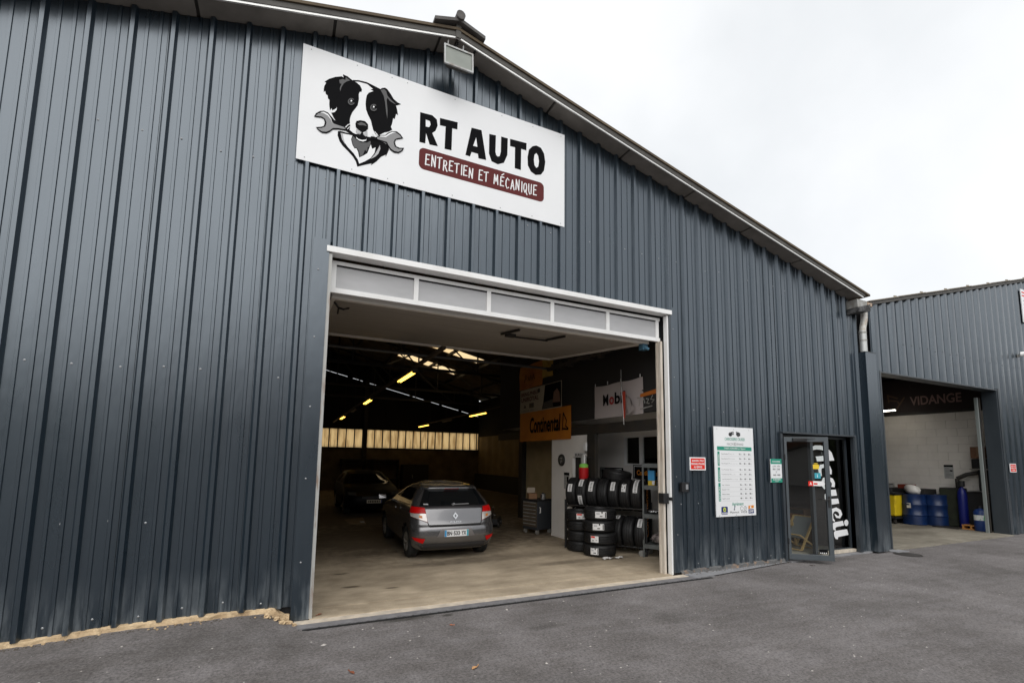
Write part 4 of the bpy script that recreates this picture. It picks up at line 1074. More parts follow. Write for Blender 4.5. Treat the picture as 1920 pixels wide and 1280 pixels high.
mb = MB(); mb.poly(rrect(1.436, 0.292, 3.292, 0.588, 0.07), fs_, 0.0015, m_maroon); bd = mb.build('band', None, sg)
GL_ = {'E': [[(0.9, 1), (.08, .97)], [(.1, .98), (.05, .5), (0, 0)], [(0, .03), (.85, .05)], [(.05, .52), (.65, .55)]],
       'N': [[(0, 0), (.08, 1)], [(.06, 1), (.78, 0)], [(.76, 0), (.86, 1.02)]], 'T': [[(-.1, .93), (.95, 1.02)], [(.45, .98), (.38, 0)]],
       'R': [[(0, 0), (.1, 1)], [(.08, .98), (.55, .99), (.74, .80), (.62, .56), (.1, .47)], [(.32, .5), (.85, 0)]], 'I': [[(.25, 1.02), (.2, 0)]],
       'M': [[(0, 0), (.15, 1)], [(.14, 1), (.5, .3)], [(.5, .3), (.9, 1.03)], [(.89, 1.03), (1.0, 0)]], 'C': [[(.85, .85), (.5, 1.02), (.1, .7), (.05, .3), (.35, -.02), (.8, .12)]],
       'A': [[(0, 0), (.45, 1.03)], [(.44, 1.03), (.88, 0)], [(.15, .36), (.72, .38)]], 'Q': [[(.5, 1), (.12, .8), (.05, .35), (.35, 0), (.72, .15), (.85, .6), (.72, .93), (.5, 1)], [(.5, .25), (.95, -.15)]],
       'U': [[(.05, 1), (.05, .3), (.35, -.01), (.7, .1), (.8, 1.02)]]}
words = 'ENTRETIEN ET MECANIQUE'
wid_ = {' ': .80, 'I': .52, 'M': 1.25}
tot = sum(wid_.get(ch, 1.02) for ch in words)
u = 1.525; sc_u = (3.20 - 1.525) / tot; hh = 0.140; rj = random.Random(5)
for word in words.split(' '):
    mb = MB()
    for ch in word:
        a = wid_.get(ch, 1.02)
        jv = rj.uniform(-.008, .010); hs = hh * rj.uniform(.95, 1.1)
        lines = [[(u + p[0] * sc_u * .74, .362 + jv + p[1] * hs) for p in ln] for ln in GL_[ch]]
        put_strokes(mb, fs_, lines, 0.0165, 0.0030, m_wprint)
        u += a * sc_u
        if ch == 'M': put_strokes(mb, fs_, [[(u + .018, .525), (u + .05, .553)]], 0.015, .003, m_wprint)
    u += .80 * sc_u
    mb.build('band_word', None, bd)
mb = MB()
for u_ in (.09, .62, 1.05, 1.25, 1.9, 2.6, 3.1, 3.58):
    for v_ in (.04, 1.42):
        mb.add([fs_ @ Vector((u_ + .008 * math.cos(a), v_ + .008 * math.sin(a), .002)) for a in [q * 1.047 for q in range(6)]], [tuple(range(6))], m_screw)
o = mb.build('rivets', None, sg); o['kind'] = 'stuff'

# price board
pb, fp = board_thing('price_board', 'tall white price list board with green bands between the two smaller wall signs', 'sign', 6.182, 0.838, 7.137, 2.340, -0.045, 0.014)
W0, H0 = .955, 1.502
mb = MB()
d = .0014
def wing(u0, s):
    for i in range(3):
        for j in range(2):
            put_rect(mb, fp, u0 + s * (.0 + i * .035), H0 - .145 + j * .03 + i * .008, u0 + s * (.03 + i * .035) if s > 0 else u0 + s * (.0 + i * .035) + .03, H0 - .12 + j * .03 + i * .008, d, m_ink if (i + j) % 2 == 0 else m_grey2)
    mb.poly(arc(u0 + s * .02, H0 - .125, .045, .035, 0, 330), fp, d - .0004, m_grey2)
wing(.37, 1); wing(.60, -1)
put_text(mb, 'CARROSSERIE CRUISER', fp, .25, H0 - .23, .74, H0 - .18, d, m_green, bold=.01)
put_text(mb, 'NACON', fp, .30, H0 - .31, .46, H0 - .27, d, m_grey5); put_text(mb, 'X', fp, .465, H0 - .32, .515, H0 - .26, d, m_grey2); put_text(mb, 'DEPANNAGE', fp, .52, H0 - .31, .70, H0 - .27, d, m_grey5)
put_rect(mb, fp, .06, H0 - .40, .90, H0 - .335, d, m_green)
put_text(mb, 'TARIFS HORAIRES en Vigueur', fp, .22, H0 - .385, .75, H0 - .35, d * 2, m_wprint, bold=.015)
sect = [(H0 - .66, H0 - .42, 'CARROSSERIE', ['Taux Horaire T1', 'Taux Horaire T2', 'Taux Horaire T3']), (H0 - .925, H0 - .685, 'MECANIQUE', ['Taux Mecanique T1', 'Taux Mecanique T2', 'Taux Mecanique T3']),
        (H0 - 1.245, H0 - .945, 'PEINTURE', ['Ingr. Peinture', 'Opaque vernis', 'Nacree vernis', 'Quadri couche'])]
for v0, v1, nm, rows_ in sect:
    put_rect(mb, fp, .065, v0, .115, v1, d, m_green)
    fv = frame(fp @ Vector((.106, v0 + .015, 0)), (0, 0, 1), (-1, 0, 0))
    put_text(mb, nm, fv, 0, .0, (v1 - v0) * .75, .03, d * 2, m_wprint, bold=.012)
    n = len(rows_)
    for i, tx in enumerate(rows_):
        v = v1 - (i + .62) * (v1 - v0) / n
        put_text(mb, tx, fp, .15, v, .15 + .013 * len(tx), v + .020, d, m_grey2)
        if n == 3: put_text(mb, ['(Base 1h)', '(Main d oeuvre)', '(Main d oeuvre spec.)'][i], fp, .36, v, [.46, .48, .54][i], v + .013, d, m_grey5)
        put_rect(mb, fp, .15, v - .028, .90, v - .0255, d, m_greyl)
        for q, (pr, tl) in enumerate(zip((['70', '75', '80'], ['74', '79', '84'], ['78', '83', '88'], ['98', '99', '99'])[i], ('EHT', 'ETTC', 'E'))):
            put_text(mb, pr, fp, .58 + q * .115, v - .003, .617 + q * .115, v + .022, d, m_ink, bold=.03); put_text(mb, tl, fp, .625 + q * .115, v, .66 + q * .115, v + .012, d, m_grey5)
put_text(mb, 'Agrément', fp, .37, .158, .65, .232, d, m_green, bold=.012)
mb.build('print', None, pb)
mb = MB()
mb.poly(rrect(.115, .035, .265, .165, .02), fp, d, m_navy); mb.poly(arc(.19, .115, .034, .034, 0, 345, 20), fp, d * 1.5, m_lime); mb.poly(arc(.193, .112, .016, .016, 0, 345, 12), fp, d * 2, m_navy); mb.poly([(.178, .13), (.19, .16), (.20, .145)], fp, d * 1.7, m_lime)
put_rect(mb, fp, .125, .045, .255, .07, d * 1.6, m_wprint); put_text(mb, 'MACIF', fp, .135, .049, .245, .066, d * 2.2, m_navy, bold=.02)
mb.build('lime_shield_logo', None, pb)
mb = MB(); put_text(mb, 'Matmut', fp, .315, .05, .535, .085, d, m_grey2); mb.poly([(.40, .115), (.42, .13), (.43, .165), (.45, .175), (.44, .14), (.425, .12)], fp, d, m_navy); mb.poly([(.405, .10), (.43, .10), (.44, .118), (.418, .12)], fp, d * 1.3, m_grey2); mb.build('name_logo', None, pb)
mb = MB()
for cx in (.60, .685): put_strokes(mb, fp, [arc(cx, .125, .032, .032, 40 if cx < .65 else 0, 320 if cx < .65 else 360, 18)], .008, d, m_grey5)
put_strokes(mb, fp, [[(.675, .115), (.70, .14)]], .007, d * 1.4, m_grey5); put_text(mb, 'vea', fp, .575, .045, .73, .085, d, m_grey5); mb.build('round_letters_logo', None, pb)
mb = MB(); put_rect(mb, fp, .765, .035, .90, .105, d, m_navy); put_text(mb, 'GMF', fp, .775, .05, .89, .09, d * 2, m_wprint, shear=.2, bold=.02); mb.poly([(.765, .11), (.90, .125), (.90, .17), (.765, .165)], fp, d, m_orange); mb.poly([(.81, .12), (.84, .125), (.83, .16), (.80, .155)], fp, d * 1.6, m_wprint); mb.build('orange_navy_logo', None, pb)
mb = MB()
for u_ in (.07, .47, .85):
    for v_ in (.02, H0 - .04): mb.add([fp @ Vector((u_ + .008 * math.cos(q * 1.047), v_ + .008 * math.sin(q * 1.047), .002)) for q in range(6)], [tuple(range(6))], m_screw)
o = mb.build('rivets', None, pb); o['kind'] = 'stuff'

def red_notice(x0, z0, x1, z1, label):
    t, f_ = board_thing('notice_sign', label, 'sign', x0, z0, x1, z1, -0.042, 0.016, m_wprint, 'red safety notices')
    W1, H1 = x1 - x0, z1 - z0
    mb = MB(); put_rect(mb, f_, .02, .018, W1 - .02, H1 - .018, .001, m_red); mb.build('red_field', None, t)
    mb = MB()
    for i, (tx, a, b) in enumerate((('GARAGE A TOUS', .13, .87), ('PERSONNEL ETRANGER', .08, .92), ('AU SERVICE', .24, .76))):
        put_text(mb, tx, f_, W1 * a, H1 * (.66 - i * .24), W1 * b, H1 * (.80 - i * .24), .0022, m_wprint, bold=.03)
    mb.build('lettering', None, t)
red_notice(5.621, 1.604, 5.972, 1.815, 'small red notice with white text just left of the tall price board')
red_notice(16.955, 1.575, 17.30, 1.80, 'small red notice with white text right of the annex doorway')
t, f_ = board_thing('hours_sign', 'narrow white and green opening-hours sign beside the open glass door', 'sign', 7.572, 1.390, 7.868, 1.812, -0.042, 0.014)
mb = MB(); put_rect(mb, f_, .0, .33, .296, .422, .001, m_green); mb.build('green_band', None, t)
mb = MB(); put_rect(mb, f_, 0, 0, .296, .075, .001, m_green); mb.build('green_band', None, t)
mb = MB()
put_text(mb, 'HORAIRES', f_, .04, .36, .256, .385, .0022, m_wprint, bold=.02)
for i, tx in enumerate(('LUN - VEN', '8h00 - 12h00', 'ET', '14h00 - 18h00')): put_text(mb, tx, f_, .05 if i != 2 else .13, .275 - i * .052, .246 if i != 2 else .166, .305 - i * .052, .0016, m_grey2 if i % 2 else m_grey5, bold=.01)
[put_rect(mb, f_, .05 + q * .041, .044, .08 + q * .041, .060, .0022, m_wprint) for q in range(5)]; put_text(mb, 'URGENT', f_, .1, .012, .196, .028, .0022, m_wprint)
mb.build('lettering', None, t)
t = thing('key_switch', 'small black key switch box on the cladding right of the wide doorway', 'switch box', (5.405, -0.04, 1.262))
mb = MB(); mb.box(0, .145, -.055, 0, 0, .14); mb.box(-.004, .149, -.06, -.0, .141, .148); mb.build('box', m_black, t, bevel=.006)
mb = MB(); mb.box(.078, .128, -.059, -.056, .04, .12); mb.build('plate', m_screw, t)
t, f_ = board_thing('wall_sign', 'white sign with red stripes cut off at the right edge high on the annex', 'sign', 18.62, 5.84, 20.0, 6.83, -0.065, 0.02)
mb = MB()
for v0, v1 in ((.88, .92), (.78, .82)): put_rect(mb, f_, .05, v0, 1.33, v1, .0015, m_red)
for i in range(5): put_rect(mb, f_, .1, .64 - i * .11, 1.1, .665 - i * .11, .0015, m_greyl)
mb.build('stripes', None, t)

# floodlight under the gable
t = thing('floodlight', 'grey rectangular floodlight hanging under the gable ridge above the big sign', 'floodlight', (1.44, -0.30, 6.935))
hb = MB(); vs = [(-.19, -.055, -.125), (.19, -.055, -.125), (.19, -.035, .145), (-.19, -.035, .145), (-.13, .07, -.07), (.13, .07, -.07), (.13, .09, .10), (-.13, .09, .10)]
hb.add(vs, [(4, 7, 6, 5), (0, 4, 5, 1), (1, 5, 6, 2), (2, 6, 7, 3), (3, 7, 4, 0)]); hb.build('housing', m_fascia, t)
mb = MB()
for a, b in (((-.20, -.125), (.20, -.125)), ((-.20, .145), (.20, .145))):
    yy = -.055 if a[1] < 0 else -.035
    mb.bar((a[0], yy - .006, a[1]), (b[0], yy - .006, b[1]), .022, .022)
for x_ in (-.19, .19): mb.bar((x_, -.061, -.125), (x_, -.041, .145), .022, .022)
mb.build('bezel', m_galv, t)
mb = MB(); mb.add([(-.18, -.057, -.118), (.18, -.057, -.118), (.18, -.038, .138), (-.18, -.038, .138)], [(0, 1, 2, 3)]); mb.build('lens', M('dusty_lamp_glass', (0.26, 0.28, 0.25), 0.55, col2=(0.22, 0.24, 0.215), scale=(6, 6, 6)), t)
for x_ in (-.11, .10): mb = MB(); mb.tube([(x_, .02, .13), (x_ - .02, .03, .19), (x_ - .01, .04, .30)], .010, 6); mb.build('bracket', m_galv, t, smooth=True)
mb = MB(); mb.box(-.06, .04, -.02, .05, .146, .175); mb.build('terminal_box', M('rusty_terminal', (.42, .24, .13), .8), t)
mb = MB(); mb.tube([(.0, .05, .17), (-.03, .06, .24), (.02, .05, .32)], .018, 6); mb.build('cable', m_black, t, smooth=True)

# ------------------------------------------------------------------ annex on the right
annex = thing('annex_building', 'lower annex garage of dark corrugated steel with an open doorway, right of the downpipe', 'building', (16, 5, 0))
AL = local(annex)
def apart(mb, name, mat, **kw):
    o = mb.build(name, mat, None, **kw); o.parent = annex; o.matrix_parent_inverse = AL; return o
BX0, BX1, BZ = 11.26, 16.60, 3.745
def za(x): return 5.285 + 0.2422 * (x - 11.2) if x < 20.6 else 5.285 + .2422 * 9.4 - .2422 * (x - 20.6)
x = 10.97
while x < 30:
    xb = min(x + 1.035, 30.0)
    mb = MB()
    cuts = [x] + [c for c in (BX0, BX1 + .02) if x < c < xb] + [xb]
    for a, b in zip(cuts, cuts[1:]):
        mid = (a + b) / 2
        if BX0 < mid < BX1 + .02:
            clad(mb, a + .001, b - .001, BZ, za, 11.58, .345, 'wave')
        else: clad(mb, a + .001, b - .001, -0.02, za, 11.58, .345, 'wave')
    apart(mb, 'cladding_panel', m_clad2)
    x = xb
mb = MB()
for a, b, z0 in ((10.80, BX0, 0), (BX0, BX1 + .02, BZ + .03), (BX1 + .02, 20.6, 0), (20.6, 30, 0)):
    vs = [(a, .02, z0), (b, .02, z0), (b, .02, za(b) - .02), (a, .02, za(a) - .02), (a, .12, z0), (b, .12, z0), (b, .12, za(b) - .02), (a, .12, za(a) - .02)]
    mb.add(vs, [(0, 1, 2, 3), (5, 4, 7, 6), (0, 4, 5, 1), (3, 2, 6, 7), (0, 3, 7, 4), (1, 5, 6, 2)])
apart(mb, 'wall_liner', m_core)
m_verge = M('lichened_fibre_cement', (0.40, 0.36, 0.29), 0.9, col2=(0.26, 0.22, 0.17), scale=(7, 7, 7))
i = 0; x = 10.9
while x < 20.6:
    xb = min(x + 1.16, 20.6); mb = MB()
    k_ = .008 * (i % 2)
    vs = [(q, y, za(q) + d_) for d_ in (.02 + k_, .036 + k_) for y in (-.13, 14) for q in (x, xb + .02)]
    mb.add(vs, [(0, 2, 3, 1), (4, 5, 7, 6), (0, 1, 5, 4), (2, 6, 7, 3), (0, 4, 6, 2), (1, 3, 7, 5)])
    mb.tube([(xb - .05, -.10, za(xb) + .035 + k_), (xb - .05, -.05, za(xb) + .055 + k_)], .016, 6)
    apart(mb, 'roof_sheet', m_verge); x = xb; i += 1
mb = MB(); vs = [(q, y, za(q) + d_) for d_ in (.02, .06) for y in (-.13, 14) for q in (20.6, 30)]
mb.add(vs, [(0, 2, 3, 1), (4, 5, 7, 6), (0, 1, 5, 4), (2, 6, 7, 3), (0, 4, 6, 2), (1, 3, 7, 5)]); apart(mb, 'roof_sheet', m_verge)
mb = MB()
for a, b in ((10.95, 20.6),):
    vs = [(q, y, za(q) + d_) for d_ in (-.06, .018) for y in (-.10, -.062) for q in (a, b)]
    mb.add(vs, [(0, 2, 3, 1), (4, 5, 7, 6), (0, 1, 5, 4), (2, 6, 7, 3), (0, 4, 6, 2), (1, 3, 7, 5)])
apart(mb, 'verge_board', m_fascia)
mb = MB()
for k_ in range(2, 22):
    x_ = 11.58 + k_ * .345
    if x_ < 19: screw(mb, x_ - .02, -.055, 4.45 + .02 * math.sin(k_ * 3), .012); screw(mb, x_ - .20, -.012, 4.47, .010)
o = apart(mb, 'fixing_screws', m_screwd); o['kind'] = 'stuff'
# doorway
mb = MB(); mb.box(BX1, BX1 + .05, -.045, .26, -.01, BZ + .02); mb.box(BX1 + .05, BX1 + .14, -.063, -.01, -.01, BZ + .02); apart(mb, 'door_reveal', m_trim)
mb = MB(); mb.box(BX0 - .05, BX0 - .003, -.06, .22, -.01, BZ + .01); apart(mb, 'door_reveal', m_trim)
mb = MB(); mb.box(BX0 - .003, BX1 + .03, -.055, .22, BZ - .03, BZ - .003); apart(mb, 'door_head', m_trim)
mb = MB(); mb.box(16.38, 16.44, .28, .34, 0, 3.55); apart(mb, 'door_track', M('pale_track_steel', (0.26, 0.29, 0.28), 0.5, 0.3))
mb = MB(); mb.box(16.47, 16.53, .27, .33, 0, 3.55); apart(mb, 'door_track', m_steel_dark)
SX = 17.4
mb = MB(); mb.box(11.0, 22.0, 0.12, 9.0, -.2, -.003); mb.box(BX0, BX1, -.12, .12, -.2, -.006)
struct(mb.build('annex_floor', ground_material('annex_concrete', (0.27, 0.245, 0.20), (0.38, 0.35, 0.29), [(16.0, 1.6, .9, .3, .4), (14, 1.0, 1.0, .3, .3)], grain=50, patch=(.8, 1.2, 1), spot_col=(.07, .055, .04), rough=.7, bump=.2)))
mb = MB(); mb.box(11.0, 11.1, .12, 9, 0, 5.0); mb.box(11.1, 22, 8.9, 9, 0, 6.5); mb.box(SX + .2, SX + .3, .12, 8.9, 0, 6.3); apart(mb, 'inner_wall', m_core)
# white block wall: blocks laid in courses, one shared mesh
mblk = M('white_painted_block', (0.84, 0.80, 0.74), 0.9, col2=(0.74, 0.70, 0.64), scale=(1.5, 1.5, 1.5), bump=0.4, bscale=(35, 35, 35))
mb = MB(); bw, bh = .50, .235
def chamf(mb, th, w_, h_, c):
    vs = [(th, 0, 0), (th, -w_, 0), (th, -w_, h_), (th, 0, h_), (c, 0, 0), (c, -w_, 0), (c, -w_, h_), (c, 0, h_), (0, -c, c), (0, -w_ + c, c), (0, -w_ + c, h_ - c), (0, -c, h_ - c)]
    mb.add(vs, [(8, 9, 10, 11), (4, 5, 9, 8), (5, 6, 10, 9), (6, 7, 11, 10), (7, 4, 8, 11), (0, 1, 5, 4), (1, 2, 6, 5), (2, 3, 7, 6), (3, 0, 4, 7)])
chamf(mb, .18, bw - .004, bh - .004, .005)
blk = None
for j in range(14):
    for i in range(8):
        y = 3.9 - i * bw - (j % 2) * bw / 2; z = j * bh
        if y - bw < 0.05: continue
        if blk is None:
            blk = mb.build('block', mblk, annex); b_ = blk
        else:
            b_ = bpy.data.objects.new('block', blk.data); COL.objects.link(b_); b_.parent = annex
        b_.matrix_parent_inverse = AL
        b_.location = (SX - .012 + rs.uniform(-.0012, .0012), y, z)
mb = MB(); mb.box(SX + .0, SX + .19, .12, 8.8, 0, 3.28); apart(mb, 'block_mortar', M('block_mortar', (0.55, 0.53, 0.50), 0.95))
mb = MB(); mb.box(SX - .10, SX + .1, .12, 8.8, 3.285, 3.36); apart(mb, 'ceiling_rail', m_steel_dark)
mb = MB(); mb.box(11.1, SX + .2, .3, 8.9, 4.5, 4.6); apart(mb, 'inner_ceiling', m_core)
t = thing('header_sign', 'dark header board with faint letters VIDANGE above the white block wall in the annex', 'sign', (SX - .12, 3.2, 3.365))
mb = MB(); mb.box(0, .03, -2.8, 0, 0, 1.05); mb.build('panel', M('dark_brown_panel', (0.022, 0.012, 0.011), .7), t)
fh = frame((-.002, 0, 0), (0, -1, 0), (0, 0, 1))
mb = MB(); m_faint = M('faded_print', (0.30, 0.19, 0.17), .7)
put_text(mb, 'VIDANGE', fh, 1.00, .20, 2.26, .475, .001, m_faint, bold=.02); mb.build('lettering', None, t)
mb = MB(); put_strokes(mb, fh, [[(.40, .60), (.42, .36)], [(.40, .58), (.66, .47)], [(.42, .42), (.62, .38)], [(.62, .12), (.85, .47)], [(.66, .36), (.70, .30)]], .04, .001, M('faded_orange_print', (0.10, 0.055, 0.03), .7))
put_strokes(mb, fh, [arc(1.12, .80, .09, .09, 20, 300)], .025, .001, m_steel_dark); mb.build('spanner_emblem', None, t)
t = thing('ceiling_tube_light', 'lit white tube light near the ceiling inside the annex doorway', 'tube light', (16.5, 2.55, 3.40))
mb = MB(); mb.box(-.04, .04, -.32, .32, 0.0, .05); mb.build('tray', m_steel_dark, t)
mb = MB(); mb.box(-.03, .03, -.30, .30, -.03, -.002); mb.build('tube', m_lampw, t)
# things in the annex
def drum(name, label, loc, grp=None, mat=None):
    t = thing(name, label, 'oil drum', loc, 0, grp)
    mb = MB()
    pr = [(0, .03), (.27, .03), (.285, 0), (.295, .01)]
    for z_ in (.28, .58): pr += [(.287, z_ - .03), (.302, z_ - .012), (.302, z_ + .012), (.287, z_ + .03)]
    pr += [(.287, .84), (.297, .86), (.297, .88), (.282, .88), (.275, .855), (0, .855)]
    mb.lathe(pr, 32); mb.build('barrel', mat, t, smooth=True)
    mb = MB(); mb.lathe([(0, .875), (.028, .875), (.028, .855)], 10, (.18, 0, 0)); mb.build('bung', m_steel_dark, t)
    return t
m_drum = M('blue_drum_paint', (0.006, 0.028, 0.11), 0.35, col2=(0.005, 0.018, 0.07), scale=(5, 5, 5))
dr = drum('oil_drum', 'blue oil drum with a white bag on top, left of the other blue drum', (16.60, 2.00, 0), 'blue oil drums in the annex', m_drum)
mb = MB(); put_rect(mb, frame((0, 0, 0), (0, -1, 0), (0, 0, 1)), .0, .48, .11, .62, .290, m_paper); lab = mb.build('label_sheet', None, dr); lab.rotation_euler = (0, 0, R(-8))
dr2 = drum('oil_drum', 'blue oil drum standing next to the dark green board in the annex', (16.98, 1.63, 0), 'blue oil drums in the annex', m_drum)
t = thing('white_bag', 'white plastic bag lying on top of the left blue oil drum', 'bag', (16.58, 2.00, .885))
mb = MB()
rb = random.Random(2)
pts = []
n1, n2 = 10, 12
for i in range(n1 + 1):
    for j in range(n2):
        ph = math.pi * i / n1; th = 2 * math.pi * j / n2
        r_ = .17 * math.sin(ph) ** .7 * (1 + rb.uniform(-.12, .12)); pts.append((r_ * math.cos(th) * .9, r_ * math.sin(th) * 1.1 - .04 * math.cos(ph), .12 - .13 * math.cos(ph) * (1.1)))
fs = [(i * n2 + j, i * n2 + (j + 1) % n2, (i + 1) * n2 + (j + 1) % n2, (i + 1) * n2 + j) for i in range(n1) for j in range(n2)]
mb.add(pts, fs); mb.build('bag', M('white_film', (.68, .66, .62), .4), t, smooth=True)
t = thing('oil_drainer', 'yellow oil drainer bin on castors by the left edge of the annex doorway', 'oil drainer', (16.30, 2.42, 0))
mb = MB(); mb.add([(-.24, -.2, .22), (.24, -.2, .22), (.24, .2, .22), (-.24, .2, .22), (-.28, -.24, .84), (.28, -.24, .84), (.28, .24, .84), (-.28, .24, .84)], [(3, 2, 1, 0), (4, 5, 6, 7), (0, 1, 5, 4), (1, 2, 6, 5), (2, 3, 7, 6), (3, 0, 4, 7)])
mb.build('bin', M('yellow_plastic', (0.72, 0.52, 0.012), .45, col2=(.45, .30, .01), scale=(5, 5, 5), lo=.55, hi=.75), t, bevel=.03)
mb = MB(); mb.box(-.27, .27, -.22, .22, .14, .20); mb.build('chassis', m_black, t, bevel=.01)
for x_, y_ in ((-.22, -.17), (.22, -.17), (.22, .17), (-.22, .17)):
    mb = MB(); mb.tube([(x_, y_ - .02, .06), (x_, y_ + .02, .06)], .06, 12); mb.build('castor', m_steel_dark, t)
mb = MB(); mb.box(-.3, .3, -.26, .26, .84, .90); mb.tube([(0, 0, .9), (0, 0, 1.02)], .04, 8); mb.tube([(-.28, 0, .9), (-.28, 0, 1.12), (.1, 0, 1.14)], .02, 6); mb.build('funnel_top', m_black, t)
t = thing('dark_workbench', 'dark bench with tins behind the yellow bin and drums', 'workbench', (17.0, 2.75, 0))
mb = MB(); mb.box(-.3, .36, -1.0, .5, 0, 1.02); mb.build('bench', m_mezz, t)
mb = MB(); mb.box(-.25, .1, -.62, -.3, 1.021, 1.14); mb.build('red_tray', M('dull_red_tray', (.20, .03, .015), .6), t)
mb = MB(); mb.box(-.2, .1, -.05, .22, 1.021, 1.15); mb.build('tin_box', m_lead, t)
t = thing('green_board', 'dark green stained upright tank beside the blue gas cylinder', 'tank', (17.10, 1.28, 0))
mb = MB(); mb.box(-.14, .26, -.26, .24, 0.02, 1.06); mb.build('body', M('mossy_dark_green', (0.028, 0.035, 0.018), .8, col2=(.015, .016, .01), scale=(4, 4, 4)), t, bevel=.02)
mb = MB(); mb.box(-.13, .25, -.25, .23, 1.061, 1.09); mb.build('lid', m_steel_dark, t)
mb = MB(); mb.bar((-.20, .29, .02), (-.18, .26, .75), .05, .02); mb.build('white_strip', m_lead, t)
t = thing('gas_cylinder', 'slim bright blue gas cylinder standing by the dark machine', 'gas cylinder', (16.93, .98, 0))
mb = MB(); mb.lathe([(0, 0), (.095, 0), (.105, .02), (.105, .92), (.09, 1.02), (.045, 1.10), (.03, 1.14), (0, 1.14)], 24); mb.build('body', M('cobalt_cylinder', (.006, .012, .15), .4), t, smooth=True)
mb = MB(); mb.lathe([(.06, 1.14), (.075, 1.16), (.075, 1.30), (.06, 1.30)], 16); mb.tube([(-.05, 0, 1.22), (.07, 0, 1.22)], .02, 8); mb.build('valve_guard', m_black, t)
t = thing('dark_machine', 'black tyre machine with an arm at the right end of the white block wall', 'machine', (17.10, .70, 0))
mb = MB(); mb.box(-.12, .28, -.30, .40, .0, 1.0); mb.build('cabinet', m_black, t, bevel=.02)
mb = MB(); mb.box(.10, .26, -.22, .0, 1.0, 1.62); mb.build('column', m_black, t, bevel=.01)
mb = MB(); mb.tube([(.18, -.03, 1.55), (.02, .22, 1.48), (-.02, .42, 1.36)], .055, 8); mb.tube([(-.02, .42, 1.36), (-.02, .42, 1.06)], .05, 8); mb.build('arm', m_steel_dark, t, smooth=True)
mb = MB(); mb.lathe([(0, 1.04), (.2, 1.04), (.22, 1.03), (.05, 1.001)], 20); mb.build('turntable', m_galv, t)
t = thing('wall_shelf', 'small wall shelf with a brown carton in the corner behind the door track', 'shelf', (17.2, .62, 1.62))
mb = MB(); mb.box(-.14, .17, -.2, .2, 0, .03); mb.build('board', m_lead, t)
mb = MB(); mb.box(-.1, .16, -.16, .16, .031, .30); mb.build('crate', m_black, t)
t = thing('carton', 'brown cardboard carton on top of the wall shelf crate', 'box', (17.2, .62, 1.935))
mb = MB(); mb.box(-.12, .16, -.16, .16, 0, .32); mb.build('box', M('brown_card', (.18, .09, .05), .8), t, bevel=.005)
mb = MB(); mb.box(-.122, .162, -.03, .03, .05, .322); mb.build('tape', M('card_tape', (.24, .15, .09), .5), t)
t = thing('wall_poster', 'small grey notice with a black heading on the white block wall', 'poster', (SX - .016, 1.53, 1.345))
fq = frame((0, 0, 0), (0, -1, 0), (0, 0, 1))
mb = MB(); put_slab(mb, fq, 0, 0, .22, .40, 0, .004, M('grey_paper', (.40, .40, .39), .7)); mb.build('sheet', None, t)
mb = MB(); put_rect(mb, fq, 0, .34, .22, .40, .0055, m_ink)
for i in range(7): put_rect(mb, fq, .03, .29 - i * .04, .12 + .03 * (i % 3), .30 - i * .04, .0055, m_grey2)
put_rect(mb, fq, .14, .21, .20, .25, .0055, m_ink); mb.build('print', None, t)
t = thing('pallet_block', 'small orange wooden crate on the floor at the foot of the annex machine', 'crate', (16.80, .74, 0))
for z_ in (.0, .10): mb = MB(); mb.box(-.16, .12, -.19, .19, z_, z_ + .025); mb.build('board', M('orange_wood', (.45, .20, .05), .7) if 'orange_wood' not in bpy.data.materials else bpy.data.materials['orange_wood'], t)
for y_ in (-.17, 0, .17): mb = MB(); mb.box(-.15, .11, y_ - .02, y_ + .02, .026, .099); mb.build('block', bpy.data.materials['orange_wood'], t)
t = thing('blue_canister', 'blue canister with a white and green label at the right foot of the annex doorway', 'canister', (16.70, .54, 0))
mb = MB(); mb.lathe([(0, 0), (.13, 0), (.14, .02), (.14, .50), (.10, .56), (.05, .58), (.05, .64), (0, .64)], 24); mb.build('body', M('deep_blue_plastic', (.012, .04, .16), .4), t, smooth=True)
mb = MB(); mb.lathe([(.1415, .28), (.1415, .42)], 24); mb.build('label_band', M('white_green_label', (.75, .77, .75), .5, col2=(.03, .30, .12), scale=(9, 9, 2), lo=.55, hi=.57), t, smooth=True)
mb = MB(); mb.lathe([(0, .66), (.055, .66), (.055, .6)], 12); mb.build('cap', m_black, t)
t = thing('floor_mat', 'dark flat drip tray on the floor in front of the blue oil drums', 'drip tray', (16.65, 1.28, 0.0))
mb = MB(); mb.box(-.2, .25, -.35, .25, 0.001, .02); mb.build('tray', m_steel_dark, t)
mb = MB(); mb.box(-.2, .25, -.35, -.33, .021, .04); mb.build('lip', m_steel_dark, t)
t = thing('wall_lamp', 'small white bullet lamp fixed on the annex cladding at the right edge', 'wall lamp', (18.05, -0.06, 4.80))
mb = MB(); mb.tube([(-.02, -.06, .03), (.06, -.22, .03), (.09, -.28, .025)], [.065, .075, .05], 12); mb.build('shade', m_white, t, smooth=True)
mb = MB(); mb.box(-.03, .03, -.03, .0, -.04, .04); mb.tube([(0, -.02, -.02), (.03, -.14, -.02)], .015, 6); mb.build('bracket', m_lead, t)

